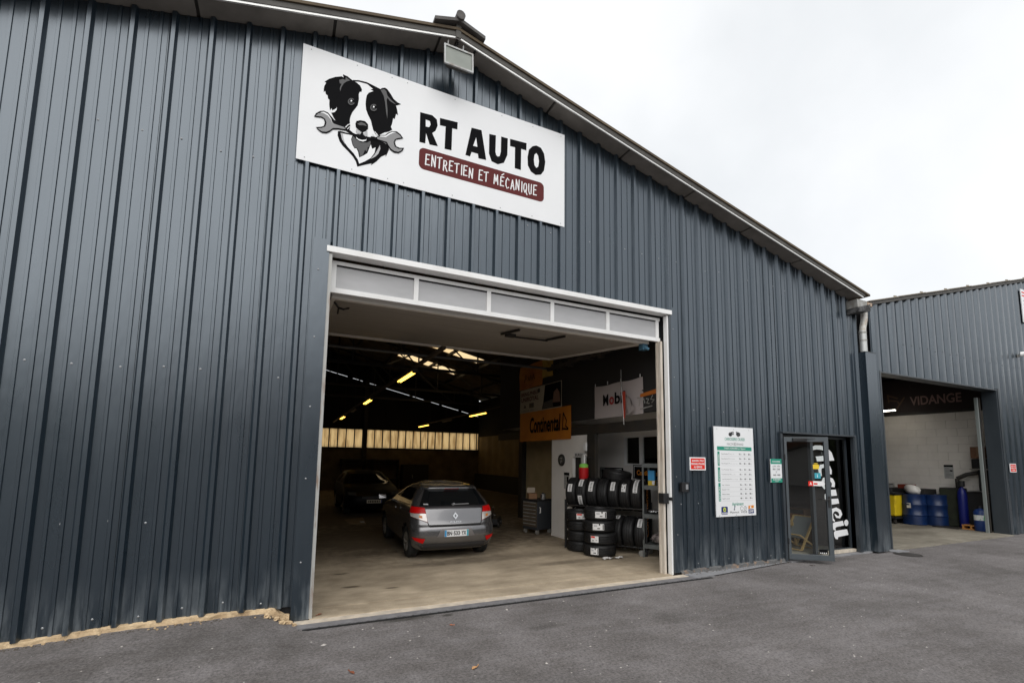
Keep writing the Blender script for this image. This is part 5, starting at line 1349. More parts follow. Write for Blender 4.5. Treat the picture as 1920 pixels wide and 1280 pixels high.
# ------------------------------------------------------------------ workshop contents
# banners on the mezzanine front (faces -x)
def fx(x, y, z): return frame((x, y, z), (0, -1, 0), (0, 0, 1))
def cloth(mb, f_, u0, v0, u1, v1, mat, n=14, m=8, amp=.02, d=.012, sag=0.0, seed=1, taper=0.0):
    r_ = random.Random(seed); p1, p2 = r_.uniform(0, 6), r_.uniform(0, 6)
    vs = []; fs = []
    for j in range(m + 1):
        for i in range(n + 1):
            s, q = i / n, j / m
            u = u0 + (u1 - u0) * s; v = v0 + (v1 - v0) * q
            v -= sag * math.sin(math.pi * s * 2) ** 2 * q
            dd = d + amp * (.5 + .5 * math.sin(7 * s + 3 * q + p1) * math.sin(4 * q - 2.3 * s + p2)) * (1 - .3 * q)
            vs.append(f_ @ Vector((u, v, dd)))
    for j in range(m):
        for i in range(n):
            a = j * (n + 1) + i; fs.append((a, a + 1, a + n + 2, a + n + 1))
    mb.add(vs, fs, mat)
def banner(name, label, cat, y, z, group=None):
    return thing(name, label, cat, (5.395, y, z), 0, group), frame((0, 0, 0), (0, -1, 0), (0, 0, 1))
m_obanner = M('orange_banner', (0.62, 0.22, 0.02), .6, col2=(.50, .16, .015), scale=(2, 2, 2))
t, f_ = banner('orange_banner', 'orange banner with black lettering, lowest of the three hung above the tool cabinet', 'banner', 5.66, 2.20)
mb = MB(); cloth(mb, f_, 0, 0, 2.55, .75, m_obanner, amp=.012, seed=3); mb.build('cloth', None, t, smooth=True)
mb = MB(); put_text(mb, 'Continental', f_, .60, .20, 2.12, .60, .032, m_ink, bold=.028, shear=.12)
put_strokes(mb, f_, [[(2.20, .22), (2.24, .60)], [(2.24, .60), (2.38, .42), (2.34, .30), (2.44, .24)], [(2.22, .24), (2.44, .22)]], .035, .032, m_ink); mb.build('lettering', None, t)
t, f_ = banner('advert_banner', 'pale advert banner with a dark picture, hung between the two orange banners', 'banner', 5.66, 2.95)
mb = MB(); cloth(mb, f_, 0, 0, 2.15, .62, M('cream_banner', (0.50, 0.45, 0.36), .7), amp=.01, seed=5); mb.build('cloth', None, t, smooth=True)
mb = MB()
put_text(mb, 'BRING.PNEUS', f_, .08, .44, 1.05, .54, .026, m_maroon, bold=.02); put_text(mb, 'UNIROYAL', f_, .08, .29, 1.05, .41, .026, m_maroon, bold=.02)
put_rect(mb, f_, .55, .11, .80, .23, .026, m_grey2); mb.poly([(.22, .13), (.38, .13), (.30, .22)], f_, .026, m_grey2)
put_text(mb, 'L UNE SUR 100%', f_, .08, .03, .80, .075, .026, m_grey2); put_rect(mb, f_, 1.02, .46, 1.12, .56, .026, m_grey2)
mb.build('print', None, t)
mb = MB(); mb.poly([(1.22, .02), (1.30, .20), (1.38, .60), (2.13, .60), (2.13, .02)], f_, .027, m_ink); mb.poly([(1.24, .03), (1.32, .18), (1.75, .22), (1.78, .03)], f_, .0285, m_grey2); mb.poly([(1.75, .14), (1.80, .38), (1.95, .46), (2.06, .36), (2.10, .12)], f_, .0285, M('dull_skin_print', (.22, .13, .10), .7)); mb.build('picture', None, t)
t, f_ = banner('red_orange_banner', 'crumpled red and yellow banner hung topmost above the pale advert banner', 'banner', 5.66, 3.58)
mb = MB(); cloth(mb, f_, 0, 0, 1.25, .62, M('red_orange_cloth', (0.36, 0.10, 0.025), .7, col2=(.50, .20, .03), scale=(1.5, 1.5, 5)), amp=.05, seed=9); cloth(mb, f_, 1.26, .16, 1.75, .62, M('ochre_cloth', (.42, .27, .05), .7), amp=.04, seed=4); mb.build('cloth', None, t, smooth=True)
mb = MB(); put_strokes(mb, f_, [[(.35,.18),(.42,.36),(.50,.30),(.43,.25)],[(.55,.2),(.6,.3),(.64,.2)],[(.7,.32),(.72,.2)],[(.8,.2),(.84,.34),(.9,.2)]], .03, .07, m_ink); mb.build('lettering', None, t)
t, f_ = banner('white_flag', 'white flag with black and red letters pinned over the alcove with the tyres', 'flag', 2.21, 2.575)
mb = MB(); cloth(mb, f_, 0, 0, 1.46, .66, M('dingy_white_cloth', (.42, .37, .36), .8), amp=.015, seed=6, sag=.02); mb.build('cloth', None, t, smooth=True)
mb = MB(); put_text(mb, 'M', f_, .30, .24, .47, .46, .034, m_ink, bold=.03); put_text(mb, 'o', f_, .50, .24, .65, .40, .034, M('dull_red_letter', (.30, .02, .02), .6), bold=.03); put_text(mb, 'bil', f_, .67, .24, .98, .47, .034, m_ink, bold=.03); mb.build('lettering', None, t)
for u in (.01, .42, .83, 1.38): mb = MB(); put_slab(mb, f_, u, .655, u + .012, .72, .01, .02, m_paper); mb.build('pin', None, t)
t, f_ = banner('folded_red_flag', 'folded red flag on a thin pole drooping in front of the white flag', 'flag', 1.26, 2.46)
mb = MB(); mb.add([f_ @ Vector(p) for p in ((-.02, .56, .06), (.10, .56, .08), (.12, .12, .10), (.09, .04, .09), (.03, .10, .08), (.02, .3, .07))], [(0, 5, 2, 1), (5, 4, 3, 2)], M('bright_red_cloth', (.55, .06, .03), .7)); mb.build('cloth', None, t)
mb = MB(); mb.add([f_ @ Vector(p) for p in ((.10, .5, .075), (.26, .42, .10), (.38, .20, .10), (.16, .10, .09))], [(0, 3, 2, 1)], M('grey_folds', (.32, .28, .27), .8, col2=(.10, .09, .09), scale=(8, 14, 5), lo=.45, hi=.6)); mb.build('fold', None, t)
mb = MB(); mb.tube([f_ @ Vector((-.10, 1.0, .02)), f_ @ Vector((-.02, .56, .07)), f_ @ Vector((.06, -.06, .09))], .009, 6); mb.build('pole', m_galv, t)
t, f_ = banner('dark_banner', 'dark banner with white script and an orange stripe partly hidden by the door jamb', 'banner', 1.12, 2.60)
mb = MB(); cloth(mb, f_, .12, 0, 1.0, .40, m_mezz, amp=.008, seed=2); mb.build('cloth', None, t, smooth=True)
mb = MB(); mb.poly([(.30, .33), (.98, .40), (.98, .31), (.30, .27)], f_, .024, M('orange_stripe', (.45, .13, .02), .6)); mb.build('stripe', None, t)
mb = MB(); put_strokes(mb, f_, [[(.22, .27), (.30, .26), (.27, .12)], [(.34, .25), (.33, .15), (.40, .24), (.42, .16)], [(.46, .23), (.52, .22), (.47, .15), (.53, .14)], [(.62, .27), (.57, .21), (.66, .19), (.60, .15)], [(.30, .06), (.60, .09)]], .022, .024, m_lead); mb.build('lettering', None, t)

t = thing('wall_clock', 'round dark wall clock on the white office wall', 'clock', (5.398, 3.53, 1.735))
mb = MB(); mb.lathe([(0, .02), (.10, .02), (.125, .03), (.135, .015), (.135, 0), (0, 0)], 28); o = mb.build('case', M('dark_clock_case', (.02, .02, .018), .5), t, smooth=True); o.rotation_euler = (0, R(-90), 0)
mb = MB(); fk = frame((-.021, 0, 0), (0, -1, 0), (0, 0, 1)); mb.poly(arc(0, 0, .095, .095, 0, 348, 28), fk, .0005, M('dark_dial', (.055, .055, .045), .5))
put_strokes(mb, fk, [[(0, 0), (.03, .05)], [(0, 0), (-.02, -.07)], [(-.05, .04), (.05, .05)], [(-.03, -.04), (.04, -.03)]], .012, .002, m_greyl); mb.build('dial', None, t)
t = thing('wall_notice', 'narrow grey notice with a dark heading on the white office wall left of the door', 'poster', (5.396, 3.43, 1.10))
fk = frame((0, 0, 0), (0, -1, 0), (0, 0, 1)); mb = MB(); put_slab(mb, fk, 0, 0, .22, .36, 0, .005, M('notice_paper', (.42, .41, .39), .7)); mb.build('sheet', None, t)
mb = MB(); put_rect(mb, fk, 0, .30, .22, .36, .0065, m_ink); put_rect(mb, fk, .12, .14, .19, .27, .0065, m_ink)
for i in range(6): put_rect(mb, fk, .02, .26 - i * .035, .11, .275 - i * .035, .0065, m_grey5)
mb.build('print', None, t)
t = thing('office_sign', 'small sign with black letters BUREAU above the dark office door', 'sign', (5.396, 3.00, 1.80))
mb = MB(); put_slab(mb, fk, 0, 0, .42, .10, 0, .006, m_paper); mb.build('plate', None, t)
mb = MB(); put_text(mb, 'BUREAU', fk, .03, .02, .39, .08, .0075, m_ink, bold=.02); mb.build('lettering', None, t)
t = thing('emergency_light', 'small white box lamp beside the dark column above the office door', 'lamp', (5.385, 2.53, 1.93))
mb = MB(); mb.box(-.05, .0, -.05, .05, 0, .17); mb.build('box', m_white, t, bevel=.008)
mb = MB(); mb.box(-.03, 0, -.02, .02, -.03, -.001); mb.build('foot', m_lead, t)
# tool cabinet
t = thing('tool_cabinet', 'dark roller tool cabinet with pale drawer fronts beside the white office wall', 'tool cabinet', (5.22, 4.42, 0), R(16))
mb = MB(); mb.box(-.20, .30, -.25, .25, .10, .76); mb.build('body', M('gunmetal_paint', (.030, .034, .040), .5), t, bevel=.012)
mb = MB(); mb.box(-.21, .31, -.26, .26, .761, .80); mb.build('top_tray', m_black, t, bevel=.01)
for i in range(7):
    z_ = .17 + i * .083
    mb = MB(); mb.box(-.214, -.201, -.23, .23, z_, z_ + .072); mb.build('drawer', M('worn_drawer_front', (.10, .075, .05), .5) if 'worn_drawer_front' not in bpy.data.materials else bpy.data.materials['worn_drawer_front'], t)
    mb = MB(); mb.box(-.224, -.2145, -.21, .21, z_ + .05, z_ + .068); mb.build('drawer_pull', m_lead, t)
for x_, y_ in ((-.15, -.2), (.25, -.2), (.25, .2), (-.15, .2)):
    mb = MB(); mb.tube([(x_, y_ - .02, .05), (x_, y_ + .02, .05)], .05, 12); mb.bar((x_, y_, .05), (x_, y_, .099), .045, .05); mb.build('castor', m_lead, t)
mb = MB(); mb.tube([(-.14, -.262, .50), (-.14, -.29, .50), (-.14, -.29, .62), (-.14, -.262, .62)], .012, 6); mb.build('side_handle', m_white, t)
t = thing('brown_carton', 'small open brown carton on top of the dark tool cabinet', 'box', (5.15, 4.50, .80), R(-15))
mb = MB(); mb.box(-.1, .1, -.12, .12, 0, .13); mb.build('box', M('brown_carton', (.26, .14, .07), .8), t)
mb = MB(); mb.add([(-.1, .12, .131), (.1, .12, .131), (.12, .2, .25), (-.08, .2, .25)], [(0, 1, 2, 3)]); mb.build('flap', M('pale_flap', (.45, .38, .30), .8), t)
t = thing('tin_can', 'shiny grey tin standing on the tool cabinet right of the brown carton', 'tin', (5.33, 4.28, .80))
mb = MB(); mb.lathe([(0, 0), (.07, 0), (.07, .13), (.06, .135), (0, .135)], 20); mb.build('can', M('shiny_tin', (.45, .45, .45), .25, .9), t, smooth=True)
mb = MB(); mb.lathe([(0, .15), (.03, .15), (.03, .136)], 12); mb.build('cap', m_black, t)

# fluorescent lights on hanging rails
for nm, x_, ya, yb, lab_ in (('light_rail', 1.92, 1.5, 20.8, 'dark cable tray running back over the middle of the workshop, carrying three lit tubes'), ('light_rail', 6.4, 7.6, 20.8, 'dark cable tray along the right side of the roof space, carrying two lit tubes')):
    t = thing(nm, lab_, 'cable tray', (x_, 10, 3.50), 0, 'cable trays under the roof')
    mb = MB(); mb.box(-.035, .035, ya - 10, yb - 10, 0, .05); mb.build('tray', M('brown_tray', (.06, .04, .022), .7) if 'brown_tray' not in bpy.data.materials else bpy.data.materials['brown_tray'], t)
    for y in (4.4, 8.6, 12.2, 15.4, 18.2):
        if ya < y < yb: mb = MB(); mb.tube([(0, y - 10, .05), (0, y - 10, 1.25)], .008, 6); mb.build('hanger', m_steel_dark, t)
def tube_light(x_, y, ln, on, label):
    t = thing('tube_light', label, 'tube light', (x_, y, 3.495), 0, 'tube lights under the workshop roof')
    mb = MB(); mb.box(-.055, .055, 0, ln, -.05, -.002); mb.build('tray', m_steel_dark, t)
    for s in (-.028, .028): mb = MB(); mb.tube([(s, .06, -.07), (s, ln - .06, -.07)], .017, 8); mb.build('tube', m_tube if on else m_tube_off, t)
    for y_ in (.02, ln - .06): mb = MB(); mb.box(-.05, .05, y_, y_ + .04, -.095, -.051); mb.build('end_cap', m_steel_dark, t)
tube_light(1.92, 3.35, 1.5, True, 'lit yellow tube light nearest the doorway on the middle cable tray')
tube_light(1.92, 8.45, 1.5, True, 'second lit yellow tube light along the middle cable tray')
tube_light(1.92, 15.2, 1.8, True, 'farthest lit yellow tube light on the middle cable tray, above the wall lights')
tube_light(1.92, 11.6, 1.5, False, 'unlit tube light between two lit ones on the middle cable tray')
tube_light(6.4, 10.4, 1.9, True, 'lit yellow tube light on the right cable tray, the nearer of two')
tube_light(6.4, 18.2, 2.2, True, 'lit yellow tube light on the right cable tray, farther one just above the wall lights')
tube_light(6.4, 14.4, 1.6, False, 'unlit tube light between the two lit ones on the right cable tray')
# back wall fittings
t = thing('wall_rack', 'dark storage rack with shadowy tools against the back wall', 'rack', (4.0, 20.8, 0))
for z_ in (.5, 1.35, 1.55): mb = MB(); mb.box(-1.6, 1.4, -.3, .15, z_, z_ + .06); mb.build('shelf', m_mezz, t)
for x_ in (-1.6, 0, 1.36): mb = MB(); mb.box(x_, x_ + .05, -.3, .15, 0, 1.6); mb.build('upright', m_mezz, t)
t = thing('dark_cupboard', 'tall dark cupboard against the back wall behind the grey hatchback', 'cupboard', (6.1, 20.6, 0))
mb = MB(); mb.box(-.5, .9, -.3, .35, 0, 1.35); mb.build('carcass', m_mezz, t)
mb = MB(); mb.box(-.02, .02, -.32, -.301, .6, .8); mb.build('handle', m_galv, t)
t = thing('trolley_jack', 'low dark trolley jack with a chrome ring and handle right of the grey hatchback', 'trolley jack', (4.75, 5.9, 0), R(-30))
mb = MB(); mb.box(-.16, .16, -.4, .35, .06, .22); mb.build('chassis', m_black, t, bevel=.02)
mb = MB(); mb.tube([(0, -.3, .2), (.05, -.55, .42), (.08, -.75, .55)], .02, 8); mb.build('handle', M('chrome', (.6, .6, .6), .15, 1.0), t, smooth=True)
mb = MB(); mb.lathe([(.05, 0), (.075, .01), (.075, .03), (.05, .03)], 18, (0, .2, .24)); mb.build('saddle', bpy.data.materials['chrome'], t)
for x_, y_ in ((-.17, -.3), (.17, -.3), (-.17, .28), (.17, .28)): mb = MB(); mb.tube([(x_ - .025, y_, .07), (x_ + .025, y_, .07)], .07, 14); mb.build('wheel', m_steel_dark, t)
t = thing('cardboard_mat', 'flat brown sheet of board lying on the floor left of the grey hatchback', 'board', (1.52, 7.9, .003))
mb = MB(); mb.add([(-.22, .42, .0), (-.20, -.55, .0), (.20, -.65, .0), (.32, .72, .0), (-.22, .42, .012), (-.20, -.55, .012), (.20, -.65, .012), (.32, .72, .012)], [(4, 5, 6, 7), (0, 1, 5, 4), (1, 2, 6, 5), (2, 3, 7, 6), (3, 0, 4, 7)]); mb.build('sheet', M('brown_board', (.22, .16, .09), .8, col2=(.13, .09, .05), scale=(7, 7, 7)), t)
mb = MB(); mb.box(.1, .2, -.4, -.2, .013, .03); mb.build('offcut', m_lead, t)

# ------------------------------------------------------------------ tyres
TR, TW = 0.305, 0.105
def tyre_mesh():
    mb = MB()
    pr = [(.195, -.085), (.200, -.098), (.225, -.105), (.262, -.104), (.285, -.095), (.297, -.080)]
    zs = [-.072, -.050, -.046, -.038, -.034, -.010, -.006, .006, .010, .034, .038, .046, .050, .072]
    gro = [0, 0, 1, 1, 0, 0, 1, 1, 0, 0, 1, 1, 0, 0]
    for z_, g_ in zip(zs, gro): pr.append((TR - .010 if g_ else TR - .002 * (abs(z_) / .07), z_))
    pr += [(.297, .080), (.285, .095), (.262, .104), (.225, .105), (.200, .098), (.195, .085), (.188, .05), (.186, 0), (.188, -.05)]
    n = 56
    mb.lathe(pr, n, close=True)
    # shoulder blocks
    for s in (-1, 1):
        for k in range(44):
            a = 2 * math.pi * (k + .25) / 44; a2 = 2 * math.pi * (k + .80) / 44
            vs = []
            for ang_ in (a, a2):
                for r_, z_ in ((TR + .002, .052 * s), (TR + .001, .074 * s), (.292, .090 * s)): vs.append((r_ * math.cos(ang_), r_ * math.sin(ang_), z_))
            mb.add(vs, [(0, 3, 4, 1), (1, 4, 5, 2)] if s > 0 else [(1, 4, 3, 0), (2, 5, 4, 1)])
    return mb
m_tread = M('tyre_rubber_object', (0.008, 0.008, 0.009), 0.55, spec=0.45, col2=(0.015, 0.0145, 0.0145), scale=(9, 9, 9), obj=True)
tyre0 = tyre_mesh().build('tyre', m_tread, None, smooth=True)
_lab = {}
def label_mesh(w_, h_, variant):
    key = (round(w_, 2), round(h_, 3), variant)
    if key in _lab: return _lab[key]
    mb = MB(); n = 7; vs = []; fs = []; r_ = TR + .004
    for i in range(n + 1):
        a = (-.5 + i / n) * w_ / r_
        vs += [(r_ * math.cos(a), r_ * math.sin(a), -h_ / 2), (r_ * math.cos(a), r_ * math.sin(a), h_ / 2)]
    for i in range(n): fs.append((2 * i, 2 * i + 2, 2 * i + 3, 2 * i + 1))
    mb.add(vs, fs, m_paper)
    def blot(u0, v0, u1, v1, mat):
        vs = []; fs = []; r2 = r_ + .0012; m = 3
        for i in range(m + 1):
            a = (u0 + (u1 - u0) * i / m) / r2
            vs += [(r2 * math.cos(a), r2 * math.sin(a), v0), (r2 * math.cos(a), r2 * math.sin(a), v1)]
        for i in range(m): fs.append((2 * i, 2 * i + 2, 2 * i + 3, 2 * i + 1))
        mb.add(vs, fs, mat)
    if variant == 0:
        blot(w_ * .38, -h_ * .42, w_ * .46, h_ * .42, m_ink); blot(-.02, -h_ * .3, .03, -h_ * .16, m_ink); blot(-w_ * .4, h_ * .05, -w_ * .1, h_ * .3, m_greyl); blot(w_ * .05, h_ * .25, w_ * .16, h_ * .5, m_ink)
    elif variant == 1:
        blot(-w_ * .46, h_ * .2, w_ * .05, h_ * .46, m_red); blot(-w_ * .3, -h_ * .3, -w_ * .1, -h_ * .15, m_grey2); blot(w_ * .15, -h_ * .2, w_ * .35, -h_ * .1, m_grey5)
    else:
        for q in range(6): blot(-w_ * .42 + q * w_ * .14, -h_ * .25, -w_ * .36 + q * w_ * .14, h_ * .2, m_grey2)
    _lab[key] = mb
    return mb
def add_label(t, ang_, w_=.19, h_=.10, variant=0, z_=0.0):
    mb = label_mesh(w_, h_, variant)
    key = ('me', round(w_, 2), round(h_, 3), variant)
    if key in _lab:
        o = bpy.data.objects.new('tyre_label', _lab[key]); COL.objects.link(o); o.parent = t
    else:
        o = mb.build('tyre_label', None, t); _lab[key] = o.data
    o.rotation_euler = (0, 0, ang_); o.location = (0, 0, z_)
    return o
first = [True]; rh0 = random.Random(31)
def tyre(label, loc, rot=(0, 0, 0), group=None, sc_=1.0):
    rot = (rot[0] + rh0.uniform(-.012, .012), rot[1] + rh0.uniform(-.012, .012), rot[2]); sc_ *= rh0.uniform(.975, 1.0)
    if first[0]: o = tyre0; first[0] = False
    else: o = bpy.data.objects.new('tyre', tyre0.data); COL.objects.link(o)
    o.location = loc; o.rotation_euler = rot; o.scale = (sc_, sc_, sc_ if isinstance(sc_, float) else 1)
    return tag(o, label, 'tyre', group)
SX0, SY0 = 5.08, 1.67
camdir = math.atan2(-5.847 - SY0, -0.327 - SX0)
ordn = ['bottom', 'second from bottom', 'second from top', 'top']
offs = [(.0, .0), (.012, -.006), (-.006, .01), (.016, .004)]
la = [-.30, -.34, -.02, .06]
for i in range(4):
    t = tyre('%s tyre of the nearer stack of four, with a %s' % (ordn[i], ['torn white label', 'white and red label', 'wide white label', 'wide centred white label'][i]),
             (SX0 + offs[i][0], SY0 + offs[i][1], .108 + i * .216), (0, 0, .4 * i), 'tyres of the front stack')
    add_label(t, camdir - .4 * i + la[i], .15 if i < 2 else .21, .115, 1 if i == 1 else 0)
BX_, BY_ = 5.03, 2.20
cd2 = math.atan2(-5.847 - BY_, -0.327 - BX_)
for i in range(4):
    t = tyre('%s tyre of the lower stack behind the nearer stack%s' % (ordn[i], ', with red label' if i == 3 else ''), (BX_ - (.03 if i == 3 else 0), BY_, .10 + i * .192), (0, 0, .7 * i), 'tyres of the rear stack', .93)
    if i == 3: add_label(t, cd2 - .7 * i + .10, .20, .11, 1)
# wheeled tyre rack and tyres standing on it
ux, uy = -.57, .82
t = thing('tyre_rack', 'black two-tier tyre rack standing behind the tyre stacks', 'tyre rack', (5.50, 1.98, 0), math.atan2(uy, ux))
RL = 1.6
for z_ in (.14, .84):
    for y_ in (-.17, .17): mb = MB(); mb.tube([(-RL / 2, y_, z_), (RL / 2, y_, z_)], .017, 8); mb.build('rail', m_black if z_ < .5 else m_steel_dark, t)
for x_ in (-RL / 2, RL / 2):
    for y_ in (-.2, .2): mb = MB(); mb.box(x_ - .02, x_ + .02, y_ - .02, y_ + .02, 0, .95); mb.build('upright', m_black, t)
    mb = MB(); mb.box(x_ - .015, x_ + .015, -.18, .18, .10, .13); mb.box(x_ - .015, x_ + .015, -.18, .18, .80, .83); mb.build('cross_member', m_black, t)
fr_ = frame((-RL / 2 - .022, 0, 0), (0, -1, 0), (0, 0, 1))
mb = MB(); mb.box(-RL / 2 - .005, -RL / 2 + .005, -.19, .19, .30, 1.40); mb.build('end_panel', m_ink, t)
fv = frame((-RL / 2 - .008, .05, .34), (0, 0, 1), (0, 1, 0))
mb = MB(); put_text(mb, 'Continental', fv, 0, 0, .92, .15, .001, m_orange, bold=.02); mb.build('end_lettering', None, t)
rz_ = math.atan2(uy, ux)
def rack_tyre(s, z_, label, grp, labs, sc_=1.0):
    x_ = 5.50 + ux * s; y_ = 1.98 + uy * s
    t = tyre(label, (x_, y_, z_), (R(90), 0, rz_ + R(90)), grp, sc_)
    # axis of the tyre runs along the rack; labels by angle round it (0 = horizontal, towards the yard)
    for a, w_, v in labs: add_label(t, a, w_, .085, v)
    return t
uz = .84 + .245
ul = ['leftmost upright tyre on the upper rack tier, with a slim white label', 'second upright tyre from the left on the upper rack tier', 'third upright tyre on the upper rack tier, with a long white label', 'fourth upright tyre on the upper rack tier, plain black',
      'fifth upright tyre on the upper rack tier, with a white label at the top', 'sixth upright tyre on the upper rack tier, with a crumpled white label', 'rightmost upright tyre on the upper rack tier, next to the grey shelf']
ul_l = [[(R(20), .16, 2)], [(R(45), .18, 2), (R(-25), .20, 2)], [(R(30), .22, 2)], [], [(R(35), .2, 2)], [(R(30), .17, 0)], [(R(60), .2, 2), (R(30), .2, 2)]]
for i in range(7):
    rack_tyre(.68 - i * .218, uz, ul[i], 'tyres on the upper rack tier', ul_l[i])
ll = ['leftmost upright tyre on the lower rack tier, behind the stack', 'second upright tyre on the lower rack tier, with a cream label on top', 'third upright tyre on the lower rack tier, dusty tread', 'rightmost upright tyre on the lower rack tier, with a long cream label']
ll_l = [[(R(-20), .15, 2)], [(R(70), .15, 2)], [], [(R(45), .2, 2)]]
for i in range(4):
    rack_tyre(-.02 - i * .225, .14 + .245, ll[i], 'tyres on the lower rack tier', ll_l[i])
tyre('plain tyre lying flat on top of the row on the upper rack tier', (5.72, 1.95, 1.45), (R(8), R(4), 0), None, .95)
def brand_board(name, label, y0, y1, z0, z1, x_):
    t = thing(name, label, 'sign', (x_, y0, z0), 0, 'black framed boards behind the tyres')
    f_ = frame((0, 0, 0), (0, -1, 0), (0, 0, 1)); W1, H1 = y0 - y1, z1 - z0
    mb = MB(); put_slab(mb, f_, 0, 0, W1, H1, 0, .02, m_ink); mb.build('panel', None, t)
    mb = MB()
    for a in ((.03, H1 - .035, W1 - .03, H1 - .025), (.03, .02, .04, H1 - .025), (W1 - .04, .02, W1 - .03, H1 - .025)): put_rect(mb, f_, *a, .0215, m_white)
    mb.build('white_line', None, t)
    mb = MB(); put_text(mb, 'Continental', f_, .12, H1 * .26, W1 - .12, H1 * .62, .022, m_orange, bold=.02); mb.build('lettering', None, t)
brand_board('tyre_board', 'black board with orange lettering behind the tyres, just right of the dark column', 3.22, 2.42, 1.33, 1.585, 6.25)
brand_board('tyre_board', 'black board with orange lettering under the office window, partly behind the grey shelf', 2.08, 1.22, 1.38, 1.66, 6.25)
# grey wheeled shelf by the door jamb
sa = math.atan2(-.82, .57)
t = thing('shelf_trolley', 'grey steel shelf trolley on castors just inside the right door jamb', 'shelf', (5.70, 1.19, 0), sa)
m_shelf = M('grey_shelf_steel', (0.15, 0.165, 0.165), .5, .3, col2=(.11, .115, .11), scale=(6, 6, 6))
for x_ in (.0, .92):
    for y_ in (.0, .42): mb = MB(); mb.box(x_, x_ + .03, y_, y_ + .03, .10 if y_ > 0 or x_ > 0 else .0, 1.70); mb.build('post', m_shelf, t)
for z_ in (.16, .70, 1.22, 1.62): mb = MB(); mb.box(.031, .919, .004, .446, z_, z_ + .075); mb.build('shelf', m_shelf, t)
for x_, y_ in ((-.03, .06), (.9, .06), (.9, .40), (0.02, .40)):
    mb = MB(); mb.tube([(x_ - .015, y_ - .03, .055), (x_ + .015, y_ + .03, .055)], .055, 14); mb.build('castor', m_lead, t)
SM = Matrix.Translation((5.70, 1.19, 0)) @ Matrix.Rotation(sa, 4, 'Z')
def on_shelf(x_, y_, z_): return tuple(SM @ Vector((x_, y_, z_)))
t = thing('blue_yellow_box', 'upright blue and yellow box on the upper shelf of the grey trolley', 'box', on_shelf(.14, .18, 1.295), sa)
mb = MB(); mb.box(-.06, .06, -.05, .05, .085, .27, m_blue); mb.box(-.06, .06, -.05, .05, 0, .084, m_yel); mb.build('carton', None, t)
mb = MB(); put_rect(mb, frame((0, -.051, 0), (1, 0, 0), (0, 0, 1)), .01, .01, .06, .08, 0, m_wprint); mb.build('white_patch', None, t)
m_foil = M('crinkled_foil', (.62, .62, .62), .25, .8, col2=(.06, .06, .06), scale=(30, 30, 30), lo=.46, hi=.52, bump=.8, bscale=(40, 40, 40))
def lump(name, label, cat, loc, rad, mat, rz=0, pn='bag'):
    t = thing(name, label, cat, loc, rz); mb = MB(); r_ = random.Random(label); pts = []; n1, n2 = 9, 12
    for i in range(n1 + 1):
        for j in range(n2):
            ph = math.pi * i / n1; th = 2 * math.pi * j / n2; k_ = 1 + r_.uniform(-.10, .10)
            pts.append((rad[0] * math.sin(ph) ** .8 * math.cos(th) * k_, rad[1] * math.sin(ph) ** .8 * math.sin(th) * k_, rad[2] - rad[2] * math.cos(ph)))
    mb.add(pts, [(i * n2 + j, i * n2 + (j + 1) % n2, (i + 1) * n2 + (j + 1) % n2, (i + 1) * n2 + j) for i in range(n1) for j in range(n2)])
    mb.build(pn, mat, t, smooth=True); return t
lump('foil_bundle', 'round bundle of crinkled silver wrapping beside the blue and yellow box', 'bundle', on_shelf(.34, .2, 1.295), (.11, .10, .09), m_foil, sa, 'wrapping')
lump('foil_roll', 'flat silver wrapped packet lying on the middle shelf of the grey trolley', 'packet', on_shelf(.20, .16, .775), (.17, .07, .035), m_foil, sa, 'wrapping')
t = thing('blue_packet', 'small bright blue packet at the right end of the silver packet', 'packet', on_shelf(.42, .16, .775), sa)
mb = MB(); mb.box(-.07, .07, -.05, .05, 0, .075); mb.build('packet', m_blue, t, bevel=.008)
mb = MB(); mb.box(-.02, .02, -.0505, .0505, .01, .0755); mb.build('band', m_wprint, t)
lump('clear_bag', 'shiny clear plastic bag of parts on the bottom shelf of the grey trolley', 'bag', on_shelf(.36, .16, .235), (.26, .14, .10), M('shiny_plastic_film', (.34, .29, .28), .15, spec=.8, col2=(.08, .07, .07), scale=(14, 14, 14), lo=.4, hi=.6, bump=.6, bscale=(20, 20, 20)), sa, 'film')
t = thing('crumpled_label', 'strip of crumpled white label paper lying on the floor in front of the tyre stack', 'paper', (4.98, 1.30, .0), R(-10))
mb = MB(); n = 12; vs = []; fs = []; r_ = random.Random(3)
for i in range(n + 1):
    x_ = -.10 + .40 * i / n
    vs += [(x_, r_.uniform(-.05, -.03), .004 + r_.uniform(0, .025)), (x_, .0, .01 + r_.uniform(0, .035)), (x_, r_.uniform(.03, .05), .004 + r_.uniform(0, .02))]
for i in range(n): a = 3 * i; fs += [(a, a + 3, a + 4, a + 1), (a + 1, a + 4, a + 5, a + 2)]
mb.add(vs, fs); mb.build('paper', M('label_paper', (.62, .60, .58), .6, col2=(.20, .18, .17), scale=(40, 40, 40), lo=.55, hi=.6), t)
mb = MB(); mb.add([(-.02, .04, .01), (.05, .05, .015), (.04, .08, .02), (-.02, .075, .01)], [(0, 1, 2, 3)]); mb.build('scrap', m_orange, t)
t = thing('red_sprayer', 'red hanging sprayer bottle with a bright green collar in front of the dark column', 'sprayer', (5.20, 2.36, 1.18))
mb = MB(); mb.lathe([(0, .06), (.03, .02), (.05, .0), (.06, .13), (.095, .17), (.10, .40), (.09, .41), (0, .41)], 20); mb.build('bottle', M('red_plastic', (.45, .012, .015), .35), t, smooth=True)
mb = MB(); mb.lathe([(.09, .411), (.092, .46), (.06, .49), (0, .49)], 20); mb.build('collar', M('bright_green_plastic', (.25, .62, .10), .4), t, smooth=True)
